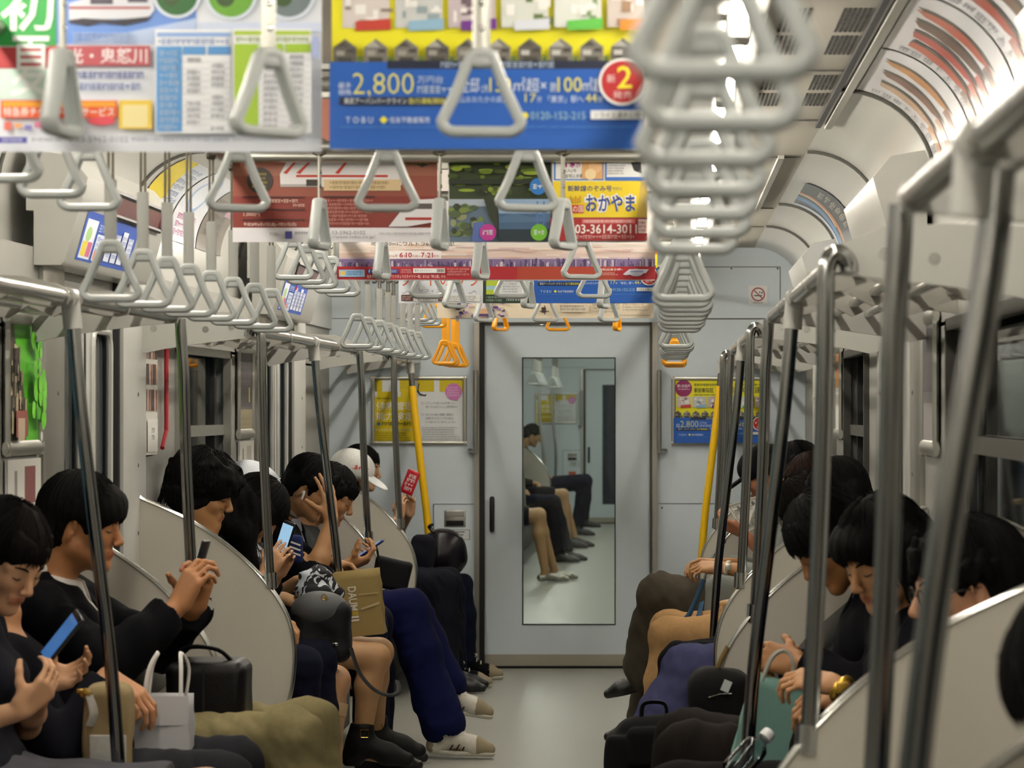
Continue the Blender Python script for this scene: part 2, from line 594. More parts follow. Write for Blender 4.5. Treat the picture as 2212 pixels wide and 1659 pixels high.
def lines(m, x0, x1, z0, z1, Y, mt=None, w=0.004):
    mt = mt or M_GREYPAD
    for (a, b, c, d) in ((x0, x1, z0, z0 + w), (x0, x1, z1 - w, z1), (x0, x0 + w, z0, z1), (x1 - w, x1, z0, z1)):
        m.box(((a + b) / 2, Y - .0005, (c + d) / 2), (b - a, 0.003, d - c), mt)
def px(x):
    return CX + (x - VX) / 400
def pz(y):
    return CZ - (y - VY) / 400
def end_fit(Y, first):
    sfx = '' if first else '_next_car'
    m = MB()
    lines(m, px(1475), px(1686), pz(690), pz(576), Y)                 # inspection hatch upper right
    m.box(((px(700) + px(1045)) / 2, Y - .0005, pz(688)), (px(1045) - px(700), .003, .003), M_GREYPAD)
    m.box(((px(1420) + px(1745)) / 2, Y - .0005, pz(688)), (px(1745) - px(1420), .003, .003), M_GREYPAD)
    m.box(((px(1422) + px(1745)) / 2, Y - .0005, pz(1088)), (px(1745) - px(1422), .003, .003), M_GREYPAD)
    for p in ((1580, 580), (1680, 580), (1430, 1097)):
        m.lathe([(0.001, 0), (0.005, 0.0), (0.004, 0.002)], (px(p[0]), Y - .001, pz(p[1])), M_GREYPAD, n=10, axis=(0, -1, 0))
    m.box(((px(690) + px(1043)) / 2, Y - .006, .05), (px(1043) - px(690), .012, .1), M_BLACK)
    m.box(((px(1420) + px(1760)) / 2, Y - .006, .05), (px(1760) - px(1420), .012, .1), M_BLACK)
    struct(m.build('trim_end_joints' + sfx))
    # equipment hatch with recessed latch left of the door
    o = empty('equipment_hatch', (px(983), Y, pz(1395)))
    m = MB()
    m.box((px(983), Y - .002, (pz(1395) + pz(1088)) / 2), (px(1031) - px(936), .004, pz(1088) - pz(1395)), M_WHITE)
    lines(m, px(936), px(1031), pz(1395), pz(1088), Y - .003)
    m.build('cover', o)
    m = MB()
    m.box((px(983), Y - .006, pz(1120)), (.115, .008, .09), M_ALU, bev=.012)
    m.box((px(983), Y - .011, pz(1130)), (.095, .006, .028), M_DARK, bev=.006)
    m.box((px(983), Y - .011, pz(1110)), (.1, .006, .03), mat('latch_grey', '8E8C86', .5), bev=.004)
    m.build('latch', o)
    m = MB()
    m.box((px(993), Y - .005, pz(1155)), (.11, .002, .055), M_GREYPAD)
    m.box((px(993), Y - .006, pz(1155)), (.104, .002, .05), ink('D8DCDC'))
    for i in range(3):
        m.box((px(990), Y - .0075, pz(1149 + i * 6)), (.07 - .012 * i, .001, .006), ink('5A5A58'))
    m.build('notice_label', o)
    tag(o, 'grey-white equipment hatch with a recessed latch, %s' % ('left of the sliding end door' if first else 'seen through the door window in the next car'), 'hatch')
    if not first:
        m = MB()
        m.box((px(983), Y - .006, pz(1215)), (.09, .006, .12), ink('B8502E'))
        m.box((px(983), Y - .010, pz(1235)), (.08, .004, .04), ink('4C5A66'))
        m.build('fire_sign', o)
    for s, nm in ((1028, 'left'), (1424, 'right')):
        o = empty('grab_bar', (px(s), Y, pz(975)))
        m = MB()
        m.tube([(px(s), Y - .05, pz(978)), (px(s), Y - .05, pz(800))], .013, M_STEEL, n=14)
        m.build('bar', o)
        m = MB()
        k = -1 if s < 1200 else 1
        m.tube([(px(s) + k * .0, Y - .05, pz(973)), (px(s) + k * .035, Y - .02, pz(973)), (px(s) + k * .035, Y, pz(973))], .012, M_CHROME, n=12)
        m.build('bracket', o)
        m = MB()
        m.tube([(px(s), Y - .05, pz(803)), (px(s), Y, pz(803))], .01, M_CHROME, n=12)
        m.build('bracket', o)
        tag(o, 'short steel grab bar beside the %s edge of the %s' % (nm, 'sliding end door' if first else 'far door in the next car'), 'handrail')
end_fit(YE, True)
end_fit(NEXT1, False)

# ------------------------------------------------------------------ platform outside the left windows
m = MB()
m.box((-4.2, 9, 1.2), (0.1, 26, 3.0), mat('platform_wall_tile', 'A8C4C8', .4, var=.1, vscale=3))
m.box((-2.9, 9, -0.3), (2.6, 26, 0.1), mat('platform_paving', '77807E', .6))
m.box((-2.9, 9, 2.8), (2.6, 26, 0.1), M_WALL)
struct(m.build('trim_platform'))
for i in range(5):
    o = empty('platform_lamp', (-2.9, 3 + i * 3.4, 2.6))
    t = MB()
    t.tube([(-2.9, 2.4 + i * 3.4, 2.62), (-2.9, 3.6 + i * 3.4, 2.62)], .03, mat('platform_lamp_glow', 'EAF6FF', .5, var=0, emit=45), n=10)
    t.build('glass_tube', o)
    t = MB()
    t.box((-2.9, 3 + i * 3.4, 2.7), (.16, 1.3, .1), M_WALL, bev=.01)
    t.build('lamp_housing', o)
    tag(o, 'strip lamp over the platform outside the left windows', 'lamp', 'platform lamps')
# ------------------------------------------------------------------ seats, partitions, racks, poles
SIDE = {-1: 'left', 1: 'right'}
PLACE = {0: 'nearest', 1: 'near', 2: 'middle', 3: 'far end'}
PANEL = [(1.25, 1.135), (1.175, 1.112), (1.09, 1.075), (1.0, 1.03), (.9, .962), (.82, .893), (.755, .82), (.71, .75), (.685, .68),
         (.676, .6), (.684, .5), (.705, .42), (.74, .34), (.8, .3), (1.25, .3)]
BEN = [(0.3, 3.38), (4.92, 7.82), (9.4, 12.4), (13.95, 15.46)]

M_BRACK = mat('rack_bracket', '9C9A92', .5, var=.04)
def bench(s, a, b, label):
    c = (a + b) / 2
    o = empty('bench_seat', (s * 1.0, c, 0.0))
    m = MB()
    m.box((s * 0.945, c, 0.385), (0.43, b - a, 0.09), M_SEAT, bev=.03)
    m.build('cushion', o)
    m = MB()
    m.box((s * (XW[s] - .06), c, 0.66), (0.08, b - a, 0.48), M_SEAT, R=Matrix.Rotation(s * .06, 3, 'Y'), bev=.03)
    m.build('backrest', o)
    m = MB()
    m.box((s * 1.0, c, 0.185), (0.34, b - a, 0.3), M_GREYPAD, bev=.01)
    m.build('seat_base', o)
    return tag(o, label, 'bench')

def partition(s, y, label, q):
    XM = XW[s] - .004
    o = empty('seat_partition', (s * 0.97, y, 0.3))
    dx = .022 if s > 0 and y > 8 else 0
    pts = smoothpath([(min(x + dx, XM), 0, z) for x, z in PANEL[:-1]], 4)
    poly = [(s * p.x, p.z) for p in pts] + [(s * XM, .3)]
    m = MB()
    m.prism(poly, 'y', y - .014, y + .014, M_PART)
    m.build('panel', o)
    m = MB()
    edge = [(s * p.x, y, p.z) for p in pts]
    m.tube(edge, 1, M_STEEL, n=10, up=(0, 1, 0), sect=lambda t: (.0185 * math.cos(t), .0075 * math.sin(t)))
    m.build('edge_trim', o)
    m = MB()
    yp = y - q * .026
    m.tube([(s * (XM - .03), yp, 1.0), (s * .95, yp, .77), (s * .84, yp, .64)], 1, M_GREYPAD, n=10, up=(0, 1, 0),
           sect=lambda t: (.012 * math.cos(t), .032 * math.sin(t)))
    m.build('arm_pad', o)
    return tag(o, label, 'seat partition')

def rack(s, a, b, label):
    o = empty('luggage_rack', (s * 0.815, (a + b) / 2, 1.655))
    m = MB()
    m.tube([(s * .815, a, 1.655), (s * .815, b, 1.655)], .0165, M_STEEL, n=14)
    m.build('front_rail', o)
    for x, z in ((.90, 1.672), (.985, 1.664), (1.07, 1.662), (1.155, 1.666)):
        m = MB()
        m.tube([(s * x, a + .02, z), (s * x, b - .02, z)], .011, M_STEEL, n=10)
        m.build('rack_pipe', o)
    n = max(2, round((b - a) / .8) + 1)
    for i in range(n):
        y = a + .03 + (b - a - .06) * i / (n - 1)
        m = MB()
        end = i in (0, n - 1)
        top = [(.797, 1.652), (.803, 1.672), (.83, 1.684), (.90, 1.700), (1.0, 1.704), (XW[s] - .004, 1.70)]
        if end:
            top = [(.797, 1.652), (.803, 1.672), (.83, 1.692), (.90, 1.720), (1.0, 1.724), (XW[s] - .004, 1.715)]
        low = [(XW[s] - .004, 1.640), (1.17, 1.648), (1.10, 1.628), (1.045, 1.66), (.985, 1.632), (.93, 1.66), (.88, 1.64), (.83, 1.632), (.802, 1.638)]
        if end:
            low = [(XW[s] - .004, 1.60), (1.19, 1.585), (1.12, 1.60), (1.0, 1.618), (.88, 1.632), (.802, 1.638)]
        m.prism([(s * x, z) for x, z in top + low], 'y', y - .009, y + .009, M_BRACK if not end else M_CORN)
        m.build('end_plate' if end else 'bracket', o)
    return tag(o, label, 'luggage rack')

def tpole(s, y, label, yellow=False, lean=None):
    o = empty('grab_pole', (s * .70, y, .40))
    path = smoothpath([(s * .808, y, 1.60), (s * .79, y, 1.40), (s * .755, y, 1.1), (s * .722, y, .82), (s * .703, y, .55), (s * .70, y, .38)], 6)
    if lean:
        path = smoothpath([(s * x, y, z) for x, z in lean], 6)
    m = MB()
    m.tube(path, .0155, M_POLE, n=16)
    m.build('pole', o)
    if yellow:
        m = MB()
        sub = [p for p in path if .55 < p.z < 1.53]
        m.tube(sub, .0195, mat('yellow_sleeve', 'E8B800', .4, var=.04), n=16)
        m.build('yellow_sleeve', o)
    m = MB()
    m.tube([(s * .815, y - .04, 1.655), (s * .815, y + .04, 1.655)], .0225, M_CORN, n=16)
    m.tube([(s * .815, y, 1.655), (s * .808, y, 1.585)], .0215, M_CORN, n=16)
    m.build('tee_joint', o)
    return tag(o, label, 'grab pole')

def ppole(s, y, k, label):
    """pole between the rack's end and the top edge of the partition; k is the side of the doorway"""
    o = empty('partition_pole', (s * .765, y, .83))
    m = MB()
    x0 = .80
    if k < 0:
        path = smoothpath([(s * .838, y, 1.640), (s * .837, y, 1.652), (s * .829, y, 1.666), (s * .817, y, 1.672), (s * .805, y, 1.664), (s * .798, y, 1.64), (s * .797, y, 1.61)], 5)
    else:
        path = [Vector((s * .806, y, 1.65))]
    path += smoothpath([(s * .796, y, 1.5), (s * .789, y, 1.25), (s * .777, y, 1.0), (s * .768, y, .838)], 5)
    m.tube(path, .0155, M_POLE, n=16)
    m.build('pole', o)
    m = MB()
    m.tube([(s * .768, y, .87), (s * .765, y, .82)], .0215, M_CHROME, n=14)
    m.build('foot_collar', o)
    return tag(o, label, 'grab pole')

SEC = {0: 'the nearest section', 1: 'the near section', 2: 'the middle section', 3: 'the far section'}
for s in (-1, 1):
    for k, (a, b) in enumerate(BEN):
        if k == 0 and s < 0:
            continue
        bench(s, a, b, '%s bench with dark blue moquette under the riders of %s' % (SIDE[s], SEC[k]))
        rack(s, a - .02 if k else a, b, '%s luggage rack of steel pipes and pale plates over %s' % (SIDE[s], SEC[k]))
        ends = [(b + .03, 'far', 1)] if k == 0 else [(a - .035, 'near', -1)] + ([(b + .035, 'far', 1)] if k < 3 else [])
        for y, e, q in ends:
            partition(s, y, 'curved beige seat partition at the %s end of the %s bench in %s' % (e, SIDE[s], SEC[k]), q)
            ppole(s, y, q, 'upright chrome pole at the %s end of the %s bench in %s' % (e, SIDE[s], SEC[k]))
    if s > 0:
        tpole(s, 2.65, 'thick leaning steel pole nearest the camera, right edge of the photo', lean=[(.834, 1.63), (.822, 1.52), (.779, 1.26), (.755, 1.07), (.735, .85), (.71, .4)])
    tpole(s, 6.45, 'leaning steel pole with white tee joint, middle of the %s near bench' % SIDE[s])
    tpole(s, 10.88, 'leaning steel pole with white tee joint, midway along the %s middle bench' % SIDE[s])
    tpole(s, 14.95, 'leaning pole in a yellow sleeve by the end wall, %s side' % SIDE[s], True)

for o in list(COL.objects):
    if o.parent is None and o.name.split('.')[0] in ('grab_pole', 'partition_pole', 'luggage_rack'):
        o.location.x += .013

# ------------------------------------------------------------------ overhead bars and hand straps
ZB = 2.035
def bar(p, q, label, posts):
    o = empty('overhead_bar', p)
    m = MB()
    m.tube([p, q], .0145, M_ALU, n=14)
    m.build('bar', o)
    for c in posts:
        m = MB()
        m.tube([(c[0], c[1], ZB), (c[0], c[1], ZC)], .012, M_ALU, n=10)
        m.lathe([(.03, 0), (.03, -.012), (.014, -.02)], (c[0], c[1], ZC), M_ALU, n=14)
        m.build('hanger', o)
    return tag(o, label, 'overhead bar')
for s in (-1, 1):
    bx_ = .577 if s > 0 else -.563
    bar((bx_, .5, ZB), (bx_, 15.4, ZB), '%s lengthwise strap bar under the ceiling' % SIDE[s], [(bx_, y) for y in (1, 4.4, 8.25, 12.2, 15.2)])
ROWY = [4.02, 5.56, 6.9, 8.5, 9.99, 11.0, 12.76, 14.3]
ORD = ['first', 'second', 'third', 'fourth', 'fifth', 'sixth', 'seventh', 'eighth', 'ninth']
for i, y in enumerate(ROWY):
    bar((-.563, y, ZB), (.563, y, ZB), '%s crosswise strap bar from the camera, between the two lengthwise bars' % ORD[i], [])
bar((-.55, 7.17, 2.035), (.5, 7.17, 2.035), 'crosswise steel rail in front of the red train poster and the lake poster', [])

M_RING = mat('ring_plastic', 'A9AEAC', .35, var=.03)
M_SLEEVE = mat('strap_sleeve', '9A9B96', .5, var=.05)
M_BELT = mat('strap_belt', '5A5448', .8, var=.15)
M_ORING = mat('orange_plastic', 'E39A08', .38, var=.03)
def ring_mesh(z0, m, mtl):
    """rounded triangular ring hanging in the XZ plane, bottom at z0"""
    hw, h, r = .057, .110, .020
    P = []
    def arc(cx, cz, r, a0, a1, n=7):
        for i in range(n):
            t = math.radians(a0 + (a1 - a0) * i / (n - 1))
            P.append((cx + r * math.cos(t), 0, cz + r * math.sin(t)))
    arc(-hw + r, z0 + r, r, 200, 270)
    arc(hw - r, z0 + r, r, 270, 340)
    P.append((hw * .62, 0, z0 + h * .5))
    arc(.007, z0 + h - .010, .010, 20, 90, 5)
    arc(-.007, z0 + h - .010, .010, 90, 160, 5)
    P.append((-hw * .62, 0, z0 + h * .5))
    m.tube(P, 1, mtl, n=12, closed=True, up=(0, 1, 0), sect=lambda t: (.0135 * math.copysign(abs(math.cos(t)) ** .7, math.cos(t)), .0080 * math.copysign(abs(math.sin(t)) ** .8, math.sin(t))))

def strap(kind, colour):
    """kind low (long, with a sleeve) or high (short flat belt); origin on the bar"""
    o = empty('hand_strap', (0, 0, 0))
    rm, sm = (M_RING, M_SLEEVE) if colour == 'grey' else (M_ORING, M_ORING)
    zb = (-.410 if kind == 'low' else -.240)
    top = zb + .108
    m = MB()
    ring_mesh(zb, m, rm)
    m.box((0, 0, top - .008), (.034, .022, .02), rm, bev=.005)
    kid(o, m.build('ring', o))
    m = MB()
    m.tube([(0, -.02, 0), (0, -.014, .016), (0, 0, .022), (0, .014, .016), (0, .02, 0), (0, .014, -.016), (0, 0, -.022), (0, -.014, -.016)], 1, M_BELT, n=8, closed=True,
           up=(1, 0, 0), sect=lambda t: (.011 * math.cos(t), .0022 * math.sin(t)))
    if kind == 'low':
        for q in (-1, 1):
            m.tube([(q * .004, 0, -.02), (q * .0045, 0, top + .1)], .0028, M_BELT, n=8)
        kid(o, m.build('cord', o))
        m = MB()
        m.tube([(0, 0, top + .128), (0, 0, top + .12), (0, 0, top + .06), (0, 0, top + .005)], 1, sm, n=12, up=(1, 0, 0), sect=lambda t: (.0125 * math.copysign(abs(math.cos(t)) ** .6, math.cos(t)), .008 * math.copysign(abs(math.sin(t)) ** .6, math.sin(t))))
        kid(o, m.build('sleeve', o))
    else:
        m.tube([(0, 0, -.02), (0, 0, top)], 1, M_ALU if colour == 'grey' else sm, n=8, up=(1, 0, 0), sect=lambda t: (.0125 * math.cos(t), .003 * math.sin(t)))
        kid(o, m.build('belt', o))
        m = MB()
        for z in (-.06, -.095):
            m = MB()
            m.lathe([(.001, .003), (.004, .002), (.005, 0)], (0, -.003, z), M_CHROME, n=10, axis=(0, -1, 0))
            kid(o, m.build('rivet', o))
    return o

rnd = random.Random(7)
PROTO = {}
def hang(kind, colour, x, y, yaw, label, group):
    k = (kind, colour)
    if k not in PROTO:
        PROTO[k] = o = strap(kind, colour)
        o.location = (x, y, ZB)
        o.rotation_euler = (0, 0, yaw)
    else:
        o = copy_tree(PROTO[k], (x, y, ZB), yaw)
    o.rotation_euler.x = 0
    return tag(o, label, 'hand strap', group)

LOW = {0: [1.84, 2.17, 2.5, 2.85, 3.2, 3.55, 3.92], 1: [5.70, 6.03, 6.33, 6.65, 6.98, 7.33, 7.68, 8.03], 2: [10.2, 10.58, 10.95, 11.3, 11.62, 12.0, 12.36, 12.66], 3: [14.2, 14.5, 14.8, 15.12]}
NM = {0: 'nearest', 1: 'near', 2: 'middle', 3: 'far'}
for s in (-1, 1):
    for k in LOW:
        if k == 0 and s < 0:
            continue
        for i, y in enumerate(LOW[k]):
            col = 'orange' if k == 3 else 'grey'
            hang('low', col, (.577 if s > 0 else -.563) + rnd.uniform(-.006, .006), y, rnd.uniform(-.08, .08) + (.0 if s > 0 else .12),
                 '%s long-sleeved %s hand strap in the %s row on the %s' % (ORD[i], 'orange' if k == 3 else 'grey', NM[k], SIDE[s]),
                 '%s row of low straps, %s side' % (NM[k], SIDE[s]))
HIGH = {0: [4.84, 5.2, 5.54], 1: [8.55, 8.87, 9.2, 9.55, 9.86], 2: [12.76, 13.08, 13.4, 13.72]}
for s in (-1, 1):
    for k in HIGH:
        for i, y in enumerate(HIGH[k]):
            org = k == 2 and i == 3
            hang('high', 'orange' if org else 'grey', s * .575, y, rnd.uniform(-.15, .2),
                 '%s short %s hand strap of the %s doorway row on the %s' % (ORD[i], 'orange' if org else 'grey', ['near', 'middle', 'far'][k], SIDE[s]),
                 '%s doorway straps, %s side' % (['near', 'middle', 'far'][k], SIDE[s]))
ROWS = [(0, [(135, 1.45), (580, .75), (1040, .1)]), (1, [(514, .3), (836, .05), (1138, .25)]), (2, [(690, 1.4), (950, 1.45), (1216, 1.2)]),
        (3, [(825, 1.4), (1038, 1.35), (1256, .35)]), (4, [(922, .3), (1105, .2), (1283, .15)]), (5, [(982, .9), (1141, 1.3), (1303, 1.35)]),
        (6, [(1045, .9), (1178, .2), (1315, .8)]), (7, [(1081, 1.0), (1205, .15), (1333, 1.4)])]
for r, lst in ROWS:
    y = ROWY[r]
    for i, (x, yaw) in enumerate(lst):
        p = W(x, 0, y)
        hang('high', 'orange' if r == 7 else 'grey', p.x, y, yaw,
             '%s %s hand strap on the %s crosswise bar from the camera' % (['left', 'middle', 'right'][i], 'orange' if r == 7 else 'grey', ORD[r]),
             'straps on the %s crosswise bar' % ORD[r])

# ------------------------------------------------------------------ ceiling vents
for k, (ya, yb) in enumerate(((6.18, 6.58), (6.64, 7.0), (7.43, 7.78), (7.86, 8.19))):
    o = empty('ceiling_vent', (.82, (ya + yb) / 2, ZC))
    for c in (.6925, .8225, .9525):
        m = MB()
        for i in range(6):
            for j in range(10):
                m.box((c - .0275 + .011 * i, ya + (yb - ya) * (j + .5) / 10, ZC - .0012), (.0066, (yb - ya) / 10 * .62, .002), M_DARK)
        m.build('grille', o)
    tag(o, '%s block of black slotted air vents from the camera, right of the straps' % ORD[k], 'ceiling vent')
# ------------------------------------------------------------------ printed matter
GLYPHS = {}
def glyphs(s, bold=0.0):
    """outline of a line of lettering as flat triangles, in em units: (verts, faces, width)"""
    k = (s, bold)
    if k not in GLYPHS:
        cu = bpy.data.curves.new('lettering', 'FONT')
        cu.body = s
        cu.resolution_u = 2
        cu.offset = bold
        ob = bpy.data.objects.new('lettering', cu)
        COL.objects.link(ob)
        bpy.context.view_layer.update()
        me = ob.evaluated_get(bpy.context.evaluated_depsgraph_get()).to_mesh()
        V = [(v.co.x, v.co.y) for v in me.vertices]
        F = [tuple(p.vertices) for p in me.polygons]
        xs = [v[0] for v in V] or [0, 1]
        ysx = [v[1] for v in V] or [0, 1]
        GLYPHS[k] = (V, F, min(xs), max(xs), min(ysx), max(ysx))
        bpy.data.objects.remove(ob)
        bpy.data.curves.remove(cu)
    return GLYPHS[k]

class Print:
    """flat printing laid out in the photograph's scale: x to the right, y downwards; ppm units per metre"""
    def __init__(self, x0, y0, x1, y1, ppm):
        self.x0, self.y0, self.x1, self.y1, self.ppm = x0, y0, x1, y1, ppm
        self.it = []
        self.n = 0
        self.rnd = random.Random(int(x0 * 7 + y0))
    def poly(self, pts, col):
        self.n += 1
        self.it.append(([tuple(p) for p in pts], [tuple(range(len(pts)))], col, self.n))
    def rect(self, a, b, c, d, col):
        a, c = max(a, self.x0), min(c, self.x1)
        b, d = max(b, self.y0), min(d, self.y1)
        if c > a and d > b:
            self.poly([(a, b), (c, b), (c, d), (a, d)], col)
    def circ(self, x, y, r, col, ry=None, n=28):
        ry = ry or r
        self.poly([(max(self.x0, min(self.x1, x + r * math.cos(2 * math.pi * i / n))), max(self.y0, min(self.y1, y + ry * math.sin(2 * math.pi * i / n)))) for i in range(n)], col)
    def text(self, s, a, b, c, d, col, bold=0.0, rot=0):
        """lettering fitted in the box a,b..c,d"""
        V, F, u0, u1, v0, v1 = glyphs(s, bold)
        self.n += 1
        su, sv = (c - a) / max(1e-6, u1 - u0), (d - b) / max(1e-6, v1 - v0)
        if rot:
            su, sv = (d - b) / max(1e-6, u1 - u0), (c - a) / max(1e-6, v1 - v0)
            P = [(c - (v1 - v) * sv if False else a + (v - v0) * sv, b + (u - u0) * su) for u, v in V]
        else:
            P = [(a + (u - u0) * su, d - (v - v0) * sv) for u, v in V]
        self.it.append((P, F, col, self.n))
    def small(self, a, b, c, d, col, rows=1, gap=.45, dash=1.0):
        """lines of print too small to read"""
        h = (d - b) / (rows + (rows - 1) * gap)
        self.n += 1
        P, F = [], []
        for r in range(rows):
            y = b + r * h * (1 + gap)
            x = a
            end = c - self.rnd.random() * (c - a) * (.18 if rows > 1 else .02)
            while x < end:
                wd = h * self.rnd.uniform(.55, 1.0) * dash
                k = self.rnd.random()
                i = len(P)
                x2 = min(end, x + wd)
                if k < .5:
                    q = [(x, y, x2, y + h * .22), (x, y + h * .42, x2, y + h * .60), (x + wd * .35, y, x + wd * .55, y + h), (x, y + h * .82, x2, y + h)]
                elif k < .8:
                    q = [(x, y, x + wd * .25, y + h), (x, y + h * .1, x2, y + h * .3), (x2 - wd * .2, y, x2, y + h)]
                else:
                    q = [(x, y + h * .3, x2, y + h * .5), (x + wd * .4, y + h * .2, x + wd * .6, y + h * .9)]
                for (e, f, g, j) in q:
                    g = min(g, c)
                    if g <= e:
                        continue
                    i = len(P)
                    P += [(e, f), (g, f), (g, j), (e, j)]
                    F.append((i, i + 1, i + 2, i + 3))
                x += wd * 1.18
        if P:
            self.it.append((P, F, col, self.n))
    def mesh(self, mb, place, step=0.00025):
        for P, F, col, n in self.it:
            mb.add([place((x - self.x0) / self.ppm, (self.y1 - y) / self.ppm, n * step) for x, y in P], F, ink(col))

PAPER = mat('poster_paper', 'E6E6E4', .45, var=.02)
def hanging_ad(pr, d, label, clip=True, bend=0.0):
    """a poster hanging across the aisle at distance d"""
    X0 = CX + (pr.x0 - VX) / pr.ppm
    Z0 = CZ - (pr.y1 - VY) / pr.ppm
    wd, ht = (pr.x1 - pr.x0) / pr.ppm, (pr.y1 - pr.y0) / pr.ppm
    o = empty('hanging_poster', (X0 + wd / 2, d, Z0))
    m = MB()
    f = lambda u, v: bend * (1 - (v / ht)) ** 2
    place = lambda u, v, off: Vector((X0 + u, d - .0012 - off - f(u, v), Z0 + v))
    m.box((X0 + wd / 2, d, Z0 + ht / 2), (wd, .002, ht), PAPER)
    pr.mesh(m, place)
    m.build('sheet', o, fixn=False, smooth=False)
    m = MB()
    m.box((X0 + wd / 2, d, Z0 + ht + .012), (wd, .012, .03), M_ALU, bev=.004)
    for k in (.12, .88):
        m.tube([(X0 + wd * k, d, Z0 + ht + .02), (X0 + wd * k, d, ZC)], .006, M_ALU, n=8)
    m.box((X0 + wd / 2, d, ZC - .006), (wd * .8, .02, .012), M_ALU)
    m.build('clip_rail', o)
    return tag(o, label, 'poster')

def house_ad(pr, f):
    """the yellow and blue housing advertisement; f maps its design frame (715..1390 by -150..325) to the print"""
    X = lambda x: f(x, 0)[0]
    Y = lambda y: f(0, y)[1]
    R = lambda a, b, c, d, col: pr.rect(X(a), Y(b), X(c), Y(d), col)
    T = lambda s, a, b, c, d, col, bold=0.0: pr.text(s, X(a), Y(b), X(c), Y(d), col, bold)
    k = X(1) - X(0)
    R(715, -150, 1390, 140, 'EFE71C')
    pr.circ(X(790), Y(-78), 62 * k, '8C1C5C')
    T('第1次全戸', 742, -108, 838, -84, 'F3E9F0', .01)
    T('完売御礼!', 748, -76, 836, -50, 'F3E9F0', .01)
    T('駅前新街区', 868, -82, 1010, -46, '2A2A20', .015)
    pr.small(X(868), Y(-112), X(1130), Y(-96), '5A5A30')
    pr.small(X(868), Y(-36), X(1050), Y(-26), '6A6A38')
    pr.small(X(1180), Y(-112), X(1370), Y(-98), '5A5A30')
    T('第2次分譲!', 1110, -92, 1376, -42, '26261C', .0)
    for i, (c1, c2, c3) in enumerate((('D8CFCB', '8A7A70', 'BC3A2A'), ('C9CCCB', '8FA0A6', '8FB6CF'), ('C4B7BC', '6C5A66', '6A2C86'), ('D4D8D0', '5C7040', 'D6DAE4'), ('D8DCD4', '7C9468', '5DB848'), ('C8BCB4', '9A7C62', 'E88A30'))):
        a = 740 + 114.5 * i
        R(a, -18, a + 101, 60, c1)
        for q in range(7):
            xx = a + 5 + pr.rnd.random() * 80
            yy = -12 + pr.rnd.random() * 55
            R(xx, yy, xx + 6 + pr.rnd.random() * 22, min(58, yy + 5 + pr.rnd.random() * 20), c2 if q % 2 else 'F0EEEA')
        pr.poly([(X(a + 28), Y(46)), (X(min(a + 104, 1390)), Y(40)), (X(min(a + 104, 1390)), Y(64)), (X(a + 28), Y(67))], c3)
    for i in range(10):
        a = 722 + 66.5 * i
        g = '77736C' if i % 3 else '5C5852'
        pr.poly([(X(a), Y(105)), (X(a + 25), Y(86)), (X(a + 50), Y(105)), (X(a + 50), Y(140)), (X(a), Y(140))], g)
        pr.poly([(X(a + 3), Y(104)), (X(a + 20), Y(90)), (X(a + 34), Y(104))], 'A8A6A0' if i % 2 else '46423C')
        R(a + 6, 112, a + 24, 122, 'C2C0BC' if i > 4 else '9C9890')
        R(a + 30, 108, a + 46, 116, '3E3A36')
        R(a + 10, 126, a + 40, 140, '3C3A30')
        R(a + 51, 124, a + 62, 140, '5B7030')
    R(715, 138, 1390, 325, '0F56B0')
    R(840, 135, 1330, 153, '0A1734')
    pr.small(X(955), Y(138), X(1200), Y(150), 'AFC0DC')
    T('2,800', 766, 162, 897, 214, 'E6DF6E', -.012)
    T('最多', 735, 182, 763, 195, 'DDE6F2')
    T('価格', 735, 197, 763, 209, 'DDE6F2')
    T('万円台', 905, 168, 960, 184, 'C9D8EC')
    pr.small(X(905), Y(190), X(1000), Y(205), 'B9CCE6')
    T('全邸', 996, 172, 1038, 204, 'DDE8F4')
    T('土地', 1042, 186, 1056, 203, 'DDE8F4')
    T('150', 1060, 172, 1106, 203, 'E6DF6E')
    T('㎡超×', 1112, 172, 1182, 203, 'DDE8F4')
    T('建物', 1190, 182, 1203, 203, 'DDE8F4')
    T('100', 1206, 171, 1258, 203, 'E6DF6E')
    T('㎡超', 1260, 172, 1306, 203, 'DDE8F4')
    R(738, 214, 972, 231, '0B1A34')
    T('東武アーバンパークライン', 748, 216, 882, 229, 'E8EDF5')
    T('急行運転開始', 886, 216, 965, 229, 'E6DF6E')
    T('「流山おおたかの森」', 978, 212, 1092, 226, 'C9D8EC')
    T('17', 1136, 207, 1160, 225, 'E6DF6E')
    T('分', 1162, 212, 1172, 225, 'DDE8F4')
    T('「東京」駅へ', 1186, 211, 1262, 226, 'DDE8F4')
    T('44', 1266, 207, 1290, 225, 'E6DF6E')
    T('分', 1292, 212, 1303, 225, 'DDE8F4')
    T('T O B U', 752, 257, 810, 270, 'DDE6F2')
    pr.poly([(X(833), Y(255)), (X(842), Y(263)), (X(833), Y(272)), (X(824), Y(263))], 'F0E428')
    T('住友不動産販売', 846, 257, 932, 270, 'E8EDF5')
    pr.circ(X(1136), Y(254), 7 * k, 'EFE428')
    T('0120-152-215', 1148, 246, 1266, 262, '9CC4CC')
    R(1277, 243, 1388, 262, 'EDEFEF')
    T('ソライエ清水公園', 1284, 246, 1382, 260, '1C2A48')
    pr.small(X(740), Y(277), X(1370), Y(280), '4E8AD0', dash=2)
    pr.circ(X(1345), Y(182), 51 * k, 'F0F0EE')
    pr.circ(X(1345), Y(182), 45 * k, 'B01E24')
    T('新', 1312, 166, 1330, 184, 'F0D8D8')
    T('2', 1334, 148, 1366, 196, 'F0E030', .01)
    T('発売', 1325, 202, 1366, 218, 'F0D0D0')

